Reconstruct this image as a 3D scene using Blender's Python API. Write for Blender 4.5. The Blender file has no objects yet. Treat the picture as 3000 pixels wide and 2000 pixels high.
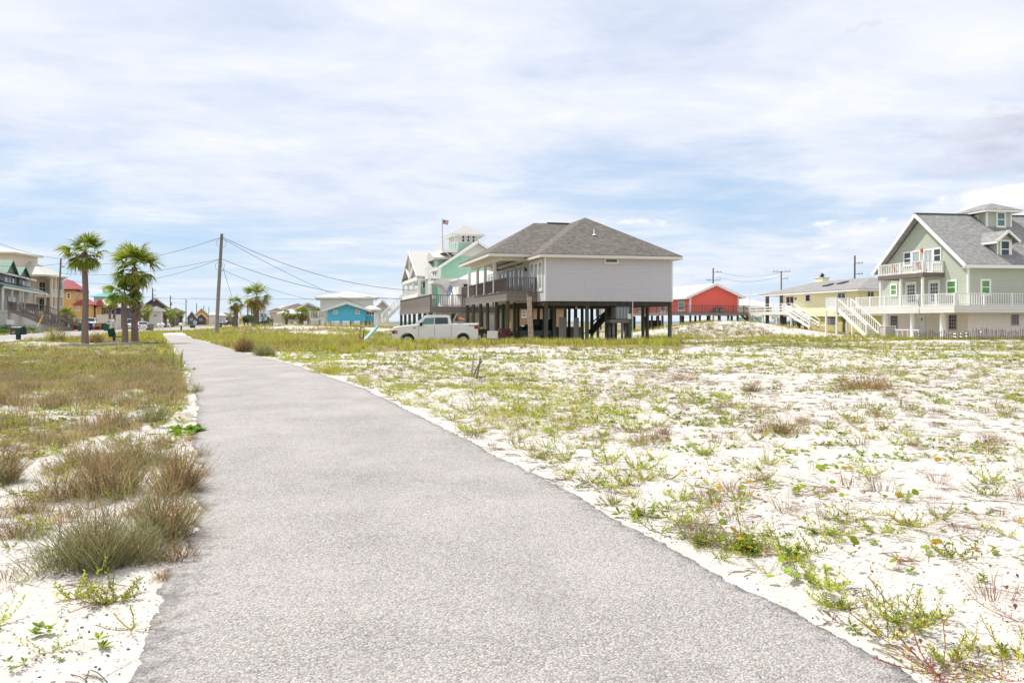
import bpy, math, random
import numpy as np
from mathutils import Vector
R = math.radians
# ---- camera model: focal length and horizon measured on the photograph (3000 px wide)
F, CX, HY, CH = 2400.0, 1500.0, 940.0, 1.6
random.seed(7)
rng = np.random.default_rng(7)
scene = bpy.context.scene
COL = scene.collection


class Fr:
    """A building's own axes: u along its front, v away from the street camera side."""
    def __init__(s, px, Y, deg):
        s.ox, s.oy, s.deg = (px - CX) / F * Y, Y, deg
        s.c, s.s = math.cos(R(deg)), math.sin(R(deg))
    def w(s, u, v):
        return s.ox + u * s.c - v * s.s, s.oy + u * s.s + v * s.c
    def u(s, px, v=0.0):
        k = (px - CX) / F
        x, y = s.ox - v * s.s, s.oy + v * s.c
        return (k * y - x) / (s.c - k * s.s)
    def v(s, px, u=0.0):
        k = (px - CX) / F
        x, y = s.ox + u * s.c, s.oy + u * s.s
        return (k * y - x) / (-s.s - k * s.c)
    def z(s, py, u=0.0, v=0.0):
        return CH + (HY - py) * s.w(u, v)[1] / F


def tag(o, label=None, cat=None, group=None, kind=None):
    if label: o['label'] = label
    if cat: o['category'] = cat
    if group: o['group'] = group
    if kind: o['kind'] = kind
    return o


def thing(name, label, cat, loc=(0, 0, 0), deg=0, group=None):
    o = bpy.data.objects.new(name, None)
    o.empty_display_size = .3
    COL.objects.link(o)
    o.location = loc
    o.rotation_euler = (0, 0, R(deg))
    return tag(o, label, cat, group)


def copy_tree(o, parent=None):
    c = o.copy()
    COL.objects.link(c)
    if parent is not None: c.parent = parent
    for ch in list(o.children): copy_tree(ch, c)
    return c


class MB:
    def __init__(s):
        s.V, s.Fc = [], []
    def add(s, vs, fs):
        n = len(s.V)
        s.V += [tuple(p) for p in vs]
        s.Fc += [tuple(i + n for i in f) for f in fs]
        return s
    def hexa(s, p):
        return s.add(p, [(3, 2, 1, 0), (4, 5, 6, 7), (0, 1, 5, 4), (1, 2, 6, 5), (2, 3, 7, 6), (3, 0, 4, 7)])
    def box(s, x0, x1, y0, y1, z0, z1):
        if x0 > x1: x0, x1 = x1, x0
        if y0 > y1: y0, y1 = y1, y0
        if z0 > z1: z0, z1 = z1, z0
        return s.hexa([(x0, y0, z0), (x1, y0, z0), (x1, y1, z0), (x0, y1, z0), (x0, y0, z1), (x1, y0, z1), (x1, y1, z1), (x0, y1, z1)])
    def poly(s, pts):
        return s.add(pts, [tuple(range(len(pts)))])
    def prism(s, pts, ax, a0, a1):
        """Extrude a polygon (two coordinates) along axis ax (0 x, 1 y, 2 z)."""
        n = len(pts)
        def m(p, a):
            return (a, p[0], p[1]) if ax == 0 else (p[0], a, p[1]) if ax == 1 else (p[0], p[1], a)
        vs = [m(p, a0) for p in pts] + [m(p, a1) for p in pts]
        fs = [tuple(range(n))[::-1], tuple(range(n, 2 * n))] + [(i, (i + 1) % n, n + (i + 1) % n, n + i) for i in range(n)]
        return s.add(vs, fs)
    def bar(s, p, q, w, h=None):
        h = w if h is None else h
        p, q = Vector(p), Vector(q)
        d = (q - p).normalized()
        up = Vector((0, 0, 1)) if abs(d.z) < .95 else Vector((0, 1, 0))
        a = d.cross(up).normalized() * (w / 2)
        b = a.normalized().cross(d).normalized() * (h / 2)
        return s.hexa([p - a - b, p + a - b, p + a + b, p - a + b, q - a - b, q + a - b, q + a + b, q - a + b])
    def tube(s, pts, r, n=6, cap=True):
        pts = [Vector(p) for p in pts]
        rs = r if isinstance(r, (list, tuple)) else [r] * len(pts)
        vs, fs = [], []
        for i, p in enumerate(pts):
            d = (pts[min(i + 1, len(pts) - 1)] - pts[max(i - 1, 0)]).normalized()
            up = Vector((0, 0, 1)) if abs(d.z) < .9 else Vector((0, 1, 0))
            a = d.cross(up).normalized(); b = a.cross(d).normalized()
            for k in range(n):
                t = 2 * math.pi * k / n
                vs.append(p + (a * math.cos(t) + b * math.sin(t)) * rs[i])
        for i in range(len(pts) - 1):
            for k in range(n):
                fs.append((i * n + k, i * n + (k + 1) % n, (i + 1) * n + (k + 1) % n, (i + 1) * n + k))
        if cap:
            fs.append(tuple(range(n)))
            fs.append(tuple(range((len(pts) - 1) * n, len(pts) * n))[::-1])
        return s.add(vs, fs)
    def cyl(s, x, y, z0, z1, r, r2=None, n=10):
        return s.tube([(x, y, z0), (x, y, z1)], [r, r if r2 is None else r2], n)
    def disc(s, c, ax, r, w, n=18):
        """A wheel-like cylinder centred at c along axis ax, half width w."""
        e = [0, 0, 0]; e[ax] = w
        c = Vector(c); e = Vector(e)
        return s.tube([c - e, c + e], r, n)
    def ellip(s, c, r, n=20, m=10, z0=-1.0):
        """An ellipsoid, cut off below z0 (-1 is the whole)."""
        vs, fs = [], []
        for j in range(m + 1):
            t = math.asin(z0) + (math.pi / 2 - math.asin(z0)) * j / m
            for k in range(n):
                a = 2 * math.pi * k / n
                vs.append((c[0] + r[0] * math.cos(t) * math.cos(a), c[1] + r[1] * math.cos(t) * math.sin(a), c[2] + r[2] * math.sin(t)))
        for j in range(m):
            for k in range(n):
                fs.append((j * n + k, j * n + (k + 1) % n, (j + 1) * n + (k + 1) % n, (j + 1) * n + k))
        fs.append(tuple(range(n))[::-1])
        return s.add(vs, fs)
    def obox(s, side, pl, a0, a1, o0, o1, z0, z1):
        """A box on a wall plane: a along the wall, o outwards."""
        if side == '-v': return s.box(a0, a1, pl - o1, pl - o0, z0, z1)
        if side == '+v': return s.box(a0, a1, pl + o0, pl + o1, z0, z1)
        if side == '-u': return s.box(pl - o1, pl - o0, a0, a1, z0, z1)
        return s.box(pl + o0, pl + o1, a0, a1, z0, z1)
    def rail(s, p, q, h=1.0, post=1.8, bal=.13, pw=.1, bw=.04, lo=.1, mids=None, rw=.1):
        p, q = Vector(p), Vector(q)
        d = q - p
        L = Vector((d.x, d.y, 0)).length
        H = Vector((0, 0, h)); Lo = Vector((0, 0, lo))
        s.bar(p + H, q + H, rw, .05)
        if mids is None:
            s.bar(p + Lo, q + Lo, .05, .06)
            nb = max(2, int(L / bal))
            for i in range(nb):
                b = p + d * ((i + .5) / nb)
                s.bar(b + Lo, b + H, bw)
        else:
            for m in mids:
                s.bar(p + Vector((0, 0, m)), q + Vector((0, 0, m)), .05, .14)
        npst = max(1, int(round(L / post)))
        for i in range(npst + 1):
            b = p + d * (i / npst)
            s.bar(b, b + H + Vector((0, 0, .06)), pw)
        return s
    def stairs(s, p, q, w, n, side=(0, 1, 0), th=.05, stringer=.25):
        """Open stairs from the foot p up to q, w wide along side."""
        p, q, sd = Vector(p), Vector(q), Vector(side).normalized()
        d = q - p
        for e in (0, 1):
            o = sd * (w * e)
            s.bar(p + o, q + o, .06, stringer)
        run = Vector((d.x, d.y, 0)) / n
        for i in range(n):
            c = p + d * ((i + .5) / n) + Vector((0, 0, .06))
            a = c - run * .5; b = c + run * .55; b.z = a.z
            t = Vector((0, 0, th))
            s.hexa([a, b, b + sd * w, a + sd * w, a + t, b + t, b + sd * w + t, a + sd * w + t])
        return s
    def gable(s, ax, a0, a1, b0, b1, ze, rise, th=.18):
        """A gable roof of two slabs: ridge along axis ax from a0 to a1, eaves at b0 and b1."""
        m = (b0 + b1) / 2
        pts = [(b0, ze), (m, ze + rise), (b1, ze), (b1, ze - th), (m, ze + rise - th * 1.25), (b0, ze - th)]
        return s.prism(pts, ax, a0, a1)
    def hip(s, u0, u1, v0, v1, ze, rise, ins=None, th=.16, lift=.02):
        """A closed hip roof over a rectangle, the ridge along its longer side."""
        du, dv = u1 - u0, v1 - v0
        z1 = ze + rise
        if du >= dv:
            i = min(dv, du) / 2 if ins is None else ins
            i = min(i, du / 2 - .01)
            r = [(u0 + i, (v0 + v1) / 2, z1), (u1 - i, (v0 + v1) / 2, z1)]
            top = [(4, 5, 9, 8), (5, 6, 9), (6, 7, 8, 9), (7, 4, 8)]
        else:
            i = du / 2 if ins is None else ins
            i = min(i, dv / 2 - .01)
            r = [((u0 + u1) / 2, v0 + i, z1), ((u0 + u1) / 2, v1 - i, z1)]
            top = [(4, 5, 8), (5, 6, 9, 8), (6, 7, 9), (7, 4, 8, 9)]
        b = [(u0, v0), (u1, v0), (u1, v1), (u0, v1)]
        vs = [(x, y, ze - .03) for x, y in b] + [(x, y, ze) for x, y in b] + r
        fs = [(3, 2, 1, 0), (0, 1, 5, 4), (1, 2, 6, 5), (2, 3, 7, 6), (3, 0, 4, 7)] + top
        return s.add(vs, fs)
    def build(s, name, mat, parent=None, smooth=False, loc=None):
        me = bpy.data.meshes.new(name)
        me.from_pydata([tuple(v) for v in s.V], [], s.Fc)
        me.materials.append(mat)
        if smooth:
            me.polygons.foreach_set('use_smooth', [True] * len(me.polygons))
        me.update()
        o = bpy.data.objects.new(name, me)
        COL.objects.link(o)
        if parent is not None: o.parent = parent
        if loc: o.location = loc
        return o


def eaves(u0, u1, v0, v1, z, h=.22, t=.04):
    """Fascia boards under a roof's edge with the soffit inside them."""
    m = MB()
    m.box(u0, u1, v0, v0 + t, z - h, z - .032).box(u0, u1, v1 - t, v1, z - h, z - .032)
    m.box(u0, u0 + t, v0 + t, v1 - t, z - h, z - .032).box(u1 - t, u1, v0 + t, v1 - t, z - h, z - .032)
    m.box(u0 + t, u1 - t, v0 + t, v1 - t, z - h + .03, z - h + .05)
    return m

# ------------------------------------------------------------------ noise
def _hash(ix, iy, seed):
    h = (ix.astype(np.int64) * 374761393 + iy.astype(np.int64) * 668265263 + seed * 974634777) & 0xFFFFFFFF
    h = ((h ^ (h >> 13)) * 1274126177) & 0xFFFFFFFF
    return ((h ^ (h >> 16)) & 0xFFFF) / 65535.0


def vnoise(x, y, seed=0):
    x = np.asarray(x, float); y = np.asarray(y, float)
    ix, iy = np.floor(x), np.floor(y)
    fx, fy = x - ix, y - iy
    fx = fx * fx * (3 - 2 * fx); fy = fy * fy * (3 - 2 * fy)
    a = _hash(ix, iy, seed); b = _hash(ix + 1, iy, seed); c = _hash(ix, iy + 1, seed); d = _hash(ix + 1, iy + 1, seed)
    return (a * (1 - fx) + b * fx) * (1 - fy) + (c * (1 - fx) + d * fx) * fy


def fbm(x, y, seed=0, o=3):
    t, a, s = 0, .5, 0
    for i in range(o):
        t = t + a * vnoise(np.asarray(x) * 2 ** i, np.asarray(y) * 2 ** i, seed + i * 17); s += a; a *= .5
    return t / s


def sstep(a, b, x):
    t = np.clip((np.asarray(x, float) - a) / (b - a), 0, 1)
    return t * t * (3 - 2 * t)


def GP(px, py, Y=None):
    """The ground point seen at a pixel of the photograph on level ground."""
    Y = F * CH / (py - HY) if Y is None else Y
    return (px - CX) / F * Y, Y

# path edges measured on the photograph, as x over y
_L = [(-30, -.9), (0, -1.45)] + [(GP(a, b)[1], GP(a, b)[0]) for a, b in [(388, 2000), (425, 1890), (528, 1645), (576, 1500), (596, 1380), (582, 1250), (568, 1148), (551, 1085), (512, 1020), (482, 990), (478, 978)]]
_Rr = [(-30, 2.5), (0, 2.0)] + [(GP(a, b)[1], GP(a, b)[0]) for a, b in [(2690, 2000), (2350, 1820), (1660, 1440), (1250, 1230), (1070, 1140), (850, 1065), (700, 1030), (620, 1008), (556, 990), (530, 978)]]
def path_l(y): return np.interp(y, [p[0] for p in _L], [p[1] for p in _L])
def path_r(y): return np.interp(y, [p[0] for p in _Rr], [p[1] for p in _Rr])
PATH_END = F * CH / 38


def path_dist(x, y):
    """Distance from the path's edge, positive to the right of it, negative to the left, 0 on it."""
    x = np.asarray(x, float); y = np.asarray(y, float)
    c = np.where(y > 10, .9, 1.0)
    r = (x - path_r(y)) * c; l = (x - path_l(y)) * c
    return np.where(r > 0, r, np.where(l < 0, l, 0.0))


def gauss(x, y, cx, cy, sx, sy):
    return np.exp(-((x - cx) / sx) ** 2 - ((y - cy) / sy) ** 2)


def H(x, y):
    """Height of the ground."""
    x = np.asarray(x, float); y = np.asarray(y, float)
    d = np.abs(path_dist(x, y)); d = np.where(y > PATH_END + 3, 3.0, d)
    off = sstep(.05, 1.6, d)
    near = 1 - sstep(60, 150, np.hypot(x, y))
    h = off * near * ((fbm(x * .22, y * .22, 3, 3) - .5) * .34 + (fbm(x * 1.6, y * 1.6, 9, 3) - .5) * .07)
    h = h + sstep(.05, .35, d) * (1 - sstep(14, 30, np.hypot(x, y))) * ((fbm(x * 7, y * 7, 21, 2) - .5) * .030)
    h = h + 1.22 * gauss(x, y, 21.5, 88, 6.5, 6.5) + .75 * gauss(x, y, 27.5, 87, 6, 6) + .25 * gauss(x, y, 14, 86, 6, 6)
    h = h + .85 * gauss(x, y, -30, 104, 9, 9) + .65 * gauss(x, y, -17, 104, 12, 9)
    h = h + .25 * gauss(x, y, -6, 47, 10, 4) * off + .2 * gauss(x, y, 8, 47, 9, 4) + .25 * gauss(x, y, 36, 60, 10, 3)
    return h


def Hs(x, y): return float(H(np.array([x]), np.array([y]))[0])
# ------------------------------------------------------------------ materials
class NT:
    def __init__(s, name):
        s.m = bpy.data.materials.new(name); s.m.use_nodes = True
        s.t = s.m.node_tree; s.n = s.t.nodes; s.n.clear()
        s.out = s.n.new('ShaderNodeOutputMaterial')
    def new(s, kind, **kw):
        o = s.n.new('ShaderNode' + kind)
        for k, v in kw.items(): setattr(o, k, v)
        return o
    def set(s, sock, v):
        if isinstance(v, bpy.types.NodeSocket): s.t.links.new(v, sock)
        else:
            if isinstance(v, (tuple, list)) and len(v) == 3 and sock.type == 'RGBA': v = (*v, 1)
            sock.default_value = v
    def math(s, op, a, b=0.0, c=None, clamp=False):
        o = s.new('Math', operation=op, use_clamp=clamp)
        s.set(o.inputs[0], a); s.set(o.inputs[1], b)
        if c is not None: s.set(o.inputs[2], c)
        return o.outputs[0]
    def mix(s, f, a, b, mode='MIX'):
        o = s.new('MixRGB', blend_type=mode)
        s.set(o.inputs[0], f); s.set(o.inputs[1], a); s.set(o.inputs[2], b)
        return o.outputs[0]
    def ramp(s, x, pts, interp='LINEAR'):
        o = s.new('ValToRGB'); r = o.color_ramp; r.interpolation = interp
        while len(r.elements) < len(pts): r.elements.new(.5)
        for e, (p, c) in zip(r.elements, pts):
            e.position = p
            e.color = (c, c, c, 1) if isinstance(c, (int, float)) else (*c, 1)
        s.set(o.inputs[0], x)
        return o.outputs[0]
    def noise(s, vec, scale, detail=3, rough=.55, out=0):
        o = s.new('TexNoise'); s.set(o.inputs['Vector'], vec)
        o.inputs['Scale'].default_value = scale; o.inputs['Detail'].default_value = detail; o.inputs['Roughness'].default_value = rough
        return o.outputs[out]
    def voro(s, vec, scale, feature='F1', out=0):
        o = s.new('TexVoronoi', feature=feature); s.set(o.inputs['Vector'], vec); o.inputs['Scale'].default_value = scale
        return o.outputs[out]
    def obj(s): return s.new('TexCoord').outputs['Object']
    def geo(s): return s.new('NewGeometry').outputs['Position']
    def scale(s, vec, sc):
        o = s.new('Mapping'); s.set(o.inputs['Vector'], vec); o.inputs['Scale'].default_value = sc
        return o.outputs[0]
    def sep(s, v):
        o = s.new('SeparateXYZ'); s.set(o.inputs[0], v); return o.outputs
    def comb(s, x, y, z):
        o = s.new('CombineXYZ'); s.set(o.inputs[0], x); s.set(o.inputs[1], y); s.set(o.inputs[2], z); return o.outputs[0]
    def bump(s, h, strength=.3, dist=.02):
        o = s.new('Bump'); s.set(o.inputs['Height'], h); o.inputs['Strength'].default_value = strength; o.inputs['Distance'].default_value = dist
        return o.outputs[0]
    def pbr(s, col, rough=.6, normal=None, metal=0.0, spec=.4, **kw):
        o = s.new('BsdfPrincipled')
        s.set(o.inputs['Base Color'], col); s.set(o.inputs['Roughness'], rough); s.set(o.inputs['Metallic'], metal)
        s.set(o.inputs['Specular IOR Level'], spec)
        if normal is not None: s.set(o.inputs['Normal'], normal)
        for k, v in kw.items(): s.set(o.inputs[k], v)
        s.t.links.new(o.outputs[0], s.out.inputs[0])
        return s.m


def lin(r, g, b):
    f = lambda c: (c / 255 / 12.92) if c <= 10 else ((c / 255 + .055) / 1.055) ** 2.4
    return (f(r), f(g), f(b))


def mul(c, k): return tuple(x * k for x in c)


def plain(name, col, rough=.55, var=.12, sc=2.0, bump=0.0, metal=0.0, spec=.35):
    t = NT(name); v = t.obj()
    n = t.noise(v, sc, 4)
    n2 = t.noise(v, sc * 9, 3)
    f = t.math('ADD', t.math('MULTIPLY', n, .7), t.math('MULTIPLY', n2, .3))
    c = t.mix(f, mul(col, 1 - var), tuple(min(.95, x * (1 + var)) for x in col))
    return t.pbr(c, rough, t.bump(n2, bump, .02) if bump else None, metal, spec)


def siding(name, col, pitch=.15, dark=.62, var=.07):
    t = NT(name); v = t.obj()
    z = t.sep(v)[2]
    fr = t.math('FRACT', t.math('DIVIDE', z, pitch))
    gap = t.math('LESS_THAN', fr, .13)  # line at each lap: shade under the board edge, painted into the colour
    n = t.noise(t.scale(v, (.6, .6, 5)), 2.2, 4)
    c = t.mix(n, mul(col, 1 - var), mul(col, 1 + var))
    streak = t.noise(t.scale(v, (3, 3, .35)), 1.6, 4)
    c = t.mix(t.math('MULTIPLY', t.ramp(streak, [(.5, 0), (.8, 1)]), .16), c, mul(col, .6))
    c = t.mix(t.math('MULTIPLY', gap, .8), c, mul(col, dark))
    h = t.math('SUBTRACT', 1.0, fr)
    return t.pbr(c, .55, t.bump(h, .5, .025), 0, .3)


def shingle(name, a, b, w=.32, h=.075):
    t = NT(name); v = t.obj(); x, y, z = t.sep(v)
    row = t.math('FLOOR', t.math('DIVIDE', z, h))
    off = t.math('MULTIPLY', t.math('MODULO', row, 2.0), .5)
    colm = t.math('FLOOR', t.math('ADD', t.math('DIVIDE', t.math('ADD', x, y), w), off))
    wn = t.new('TexWhiteNoise', noise_dimensions='2D'); t.set(wn.inputs['Vector'], t.comb(colm, row, 0))
    n = t.noise(v, 3.2, 5, .7)
    n3 = t.noise(t.scale(v, (1.2, 1.2, .5)), .7, 4)
    f = t.math('ADD', t.math('MULTIPLY', wn.outputs[0], .6), t.math('MULTIPLY', n, .4))
    c = t.mix(f, a, b)
    c = t.mix(t.math('MULTIPLY', t.ramp(n3, [(.5, 0), (.72, 1)]), .16), c, mul(a, .8))
    fr = t.math('FRACT', t.math('DIVIDE', z, h))
    c = t.mix(t.math('MULTIPLY', t.math('LESS_THAN', fr, .2), .35), c, mul(a, .5))
    return t.pbr(c, .9, t.bump(t.math('SUBTRACT', 1.0, fr), .5, .02), 0, .15)


def seam(name, col, ax=0, w=.42, rough=.4, stain=.2):
    t = NT(name); v = t.obj(); c3 = t.sep(v)[ax]
    fr = t.math('FRACT', t.math('DIVIDE', c3, w))
    rib = t.math('LESS_THAN', fr, .1)
    n = t.noise(v, .9, 4)
    st = t.noise(t.scale(v, (1.4, 1.4, .5)), .8, 5)
    c = t.mix(n, mul(col, .95), mul(col, 1.03))
    c = t.mix(t.math('MULTIPLY', t.ramp(st, [(.52, 0), (.75, 1)]), stain), c, mul(col, .55))
    c = t.mix(t.math('MULTIPLY', rib, .22), c, mul(col, .6))
    return t.pbr(c, rough, t.bump(rib, .6, .03), 0, .4)


def wood(name, col, ax=2, board=.14, var=.35, gap=.5):
    """Weathered boards; ax is the axis the boards are stacked along."""
    t = NT(name); v = t.obj(); c3 = t.sep(v)[ax]
    q = t.math('DIVIDE', c3, board)
    wn = t.new('TexWhiteNoise', noise_dimensions='1D'); t.set(wn.inputs['W'], t.math('FLOOR', q))
    sc = [2.0, 2.0, 2.0]
    n = t.noise(t.scale(v, (3, 3, 3)), 1.5, 5, .65)
    n2 = t.noise(t.scale(v, (9, 9, 9)), 2.5, 3)
    f = t.math('ADD', t.math('MULTIPLY', wn.outputs[0], .4), t.math('ADD', t.math('MULTIPLY', n, .4), t.math('MULTIPLY', n2, .2)))
    c = t.mix(f, mul(col, 1 - var), mul(col, 1 + var))
    g = t.math('LESS_THAN', t.math('FRACT', q), .09)
    c = t.mix(t.math('MULTIPLY', g, gap), c, mul(col, .35))
    return t.pbr(c, .85, t.bump(n2, .3, .02), 0, .2)


def glass(name='window_glass', col=(.035, .05, .06)):
    t = NT(name); v = t.obj()
    n = t.noise(v, 1.2, 2)
    c = t.mix(n, mul(col, .7), mul(col, 1.3))
    return t.pbr(c, .06, t.bump(t.noise(v, .8, 1), .06, .05), 0, .6)


def curtain(name, col):
    """A pane with a drawn pale blind close behind it."""
    t = NT(name); v = t.obj(); x, y, z = t.sep(v)
    n = t.noise(t.scale(v, (9, 9, .4)), 2, 2)
    c = t.mix(n, mul(col, .7), col)
    return t.pbr(c, .12, None, 0, .6)


def leafmat(name, trans=.35, rough=.6):
    """Leaves coloured by the mesh's own colour attribute, lit from both sides."""
    t = NT(name)
    a = t.new('Attribute', attribute_name='Col')
    d = t.new('BsdfPrincipled'); t.set(d.inputs['Base Color'], a.outputs[0]); d.inputs['Roughness'].default_value = rough
    d.inputs['Specular IOR Level'].default_value = .25
    tr = t.new('BsdfTranslucent')
    t.set(tr.inputs[0], t.mix(1.0, a.outputs[0], (1.25, 1.2, .75), 'MULTIPLY'))
    mx = t.new('MixShader'); mx.inputs[0].default_value = trans
    t.t.links.new(d.outputs[0], mx.inputs[1]); t.t.links.new(tr.outputs[0], mx.inputs[2]); t.t.links.new(mx.outputs[0], t.out.inputs[0])
    return t.m


def sand_mat():
    t = NT('sand'); v = t.geo()
    a = t.new('Attribute', attribute_name='veg').outputs['Fac']
    n1 = t.noise(v, .35, 5, .6)
    n2 = t.noise(v, 6, 5, .65)
    n3 = t.noise(v, 60, 3, .6)
    c = t.mix(n1, (.52, .485, .435), (.61, .58, .54))
    c = t.mix(t.math('MULTIPLY', t.ramp(n2, [(.48, 0), (.72, 1)]), .45), c, (.36, .31, .265))
    # grains of dark grit, crumbs of asphalt and dry litter
    vd = t.voro(v, 34); vc = t.voro(v, 34, out=1)
    sel = t.math('GREATER_THAN', t.sep(vc)[0], .70)
    sp = t.math('MULTIPLY', sel, t.math('LESS_THAN', vd, .26))
    c = t.mix(t.math('MULTIPLY', sp, .75), c, (.10, .075, .06))
    vd2 = t.voro(t.scale(v, (1, 1, 1)), 11); vc2 = t.voro(v, 11, out=1)
    sp2 = t.math('MULTIPLY', t.math('GREATER_THAN', t.sep(vc2)[1], .86), t.math('LESS_THAN', vd2, .13))
    c = t.mix(t.math('MULTIPLY', sp2, .8), c, t.mix(t.sep(vc2)[2], (.08, .07, .065), (.25, .15, .09)))
    lit = t.math('MULTIPLY', t.ramp(t.noise(t.scale(v, (5, 9, 5)), 2.0, 6, .72), [(.55, 0), (.66, 1)]), .40)
    c = t.mix(lit, c, (.34, .27, .21))
    # thatch of dead stems and low leaves where the vegetation is thick
    th = t.mix(t.noise(v, 2.2, 5, .7), (.17, .15, .06), (.30, .26, .11))
    th = t.mix(t.ramp(t.noise(v, .8, 4), [(.4, 0), (.65, 1)]), th, (.24, .18, .12))
    m = t.math('ADD', a, t.math('MULTIPLY', t.math('SUBTRACT', t.noise(v, 1.1, 5, .7), .5), 1.6))
    c = t.mix(t.math('MULTIPLY', t.ramp(m, [(.42, 0), (.62, 1)]), t.ramp(a, [(.02, 0), (.25, 1)])), c, th)
    h = t.math('ADD', t.math('MULTIPLY', n2, .6), t.math('MULTIPLY', n3, .25))
    return t.pbr(c, .95, t.bump(h, .55, .03), 0, .1)


def path_mat():
    t = NT('worn_asphalt'); v = t.geo()
    d1 = t.voro(v, 88); c1 = t.voro(v, 88, out=1)
    d2 = t.voro(v, 210); c2 = t.voro(v, 210, out=1)
    r, g, b = t.sep(c1)
    stone = t.ramp(r, [(0, (.13, .122, .115)), (.3, (.33, .312, .298)), (.7, (.50, .475, .455)), (1, (.68, .65, .62))])
    stone = t.mix(t.math('GREATER_THAN', g, .985), stone, (.50, .22, .09))
    stone = t.mix(t.math('MULTIPLY', t.math('GREATER_THAN', b, .97), .5), stone, (.45, .33, .2))
    fine = t.ramp(t.sep(c2)[0], [(0, (.22, .21, .20)), (1, (.60, .57, .545))])
    c = t.mix(.25, stone, fine)
    gap = t.ramp(d1, [(.42, 0), (.75, 1)])
    c = t.mix(t.math('MULTIPLY', gap, .55), c, (.13, .12, .115))
    pits = t.ramp(t.noise(v, 38, 4, .7), [(.56, 0), (.68, 1)])
    c = t.mix(t.math('MULTIPLY', pits, .7), c, (.12, .11, .105))
    big = t.noise(v, .55, 5, .6)
    c = t.mix(t.ramp(big, [(.3, 0), (.7, .4)]), c, (.62, .58, .55))
    stain = t.noise(v, 1.7, 5, .7)
    c = t.mix(t.math('MULTIPLY', t.ramp(stain, [(.56, 0), (.75, 1)]), .30), c, (.20, .19, .18))
    # hairline cracks and a few worn, wetter looking patches
    wv = t.new('MixRGB', blend_type='ADD'); wv.inputs[0].default_value = .35; t.set(wv.inputs[1], v); t.set(wv.inputs[2], t.noise(v, 1.6, 4, .6, 1))
    ck = t.voro(wv.outputs[0], .42, 'DISTANCE_TO_EDGE')
    ckm = t.math('MULTIPLY', t.math('LESS_THAN', ck, .0035), t.ramp(t.noise(v, .5, 2), [(.52, 0), (.60, 1)]))
    c = t.mix(t.math('MULTIPLY', ckm, .28), c, (.10, .095, .09))
    c = t.mix(t.math('MULTIPLY', t.ramp(t.noise(t.scale(v, (1, .35, 1)), .9, 5, .65), [(.48, 0), (.68, 1)]), .30), c, (.22, .21, .20))
    drift = t.ramp(t.noise(v, 2.6, 6, .75), [(.60, 0), (.72, 1)])
    # older bare binder along the broken edges
    e = t.new('Attribute', attribute_name='edge').outputs['Fac']
    em = t.math('ADD', t.math('MULTIPLY', e, .8), t.math('MULTIPLY', t.math('SUBTRACT', t.noise(v, 9, 6, .75), .5), 1.7))
    c = t.mix(t.math('MULTIPLY', t.math('MULTIPLY', t.ramp(em, [(.40, 0), (.70, 1)]), t.ramp(e, [(.02, 0), (.25, 1)])), .6), c, (.12, .112, .108))
    h = t.math('ADD', t.math('SUBTRACT', 1.0, d1), t.math('MULTIPLY', t.noise(v, 38, 3), .8))
    c = t.mix(t.math('MULTIPLY', t.math('MULTIPLY', drift, t.ramp(e, [(.05, .12), (.5, 1)])), .6), c, (.52, .48, .44))
    c = t.mix(1.0, c, (.93, .925, .925), 'MULTIPLY')
    return t.pbr(c, .85, t.bump(h, .7, .012), 0, .25)


def road_mat():
    t = NT('road_asphalt'); v = t.geo()
    n = t.noise(v, .6, 5); n2 = t.noise(v, 14, 3)
    c = t.mix(t.math('ADD', t.math('MULTIPLY', n, .7), t.math('MULTIPLY', n2, .3)), (.27, .27, .27), (.40, .39, .38))
    return t.pbr(c, .9, t.bump(n2, .3, .01), 0, .2)


def sea_mat():
    t = NT('sea_water'); v = t.geo()
    c = t.mix(t.noise(v, .01, 3), (.03, .13, .22), (.06, .22, .30))
    return t.pbr(c, .3, t.bump(t.noise(v, .25, 4), .5, .4), 0, .5)


def bark_mat(name, a, b, rings=.09):
    t = NT(name); v = t.obj(); z = t.sep(v)[2]
    w = t.math('ADD', t.math('DIVIDE', z, rings), t.math('MULTIPLY', t.noise(v, 3, 3), 1.6))
    fr = t.math('FRACT', w)
    n = t.noise(t.scale(v, (6, 6, 1.5)), 2, 5, .7)
    c = t.mix(t.math('ADD', t.math('MULTIPLY', n, .75), t.math('MULTIPLY', fr, .25)), a, b)
    return t.pbr(c, .95, t.bump(t.math('ADD', fr, n), .7, .03), 0, .1)


def pile_mat():
    t = NT('treated_piling'); v = t.obj()
    n = t.noise(t.scale(v, (5, 5, .8)), 2, 5, .7)
    g = t.noise(v, .55, 3)
    c = t.mix(n, (.045, .050, .036), (.17, .17, .13))
    c = t.mix(t.math('MULTIPLY', t.ramp(g, [(.5, 0), (.68, 1)]), .5), c, (.07, .13, .05))
    return t.pbr(c, .9, t.bump(n, .5, .02), 0, .15)


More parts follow.
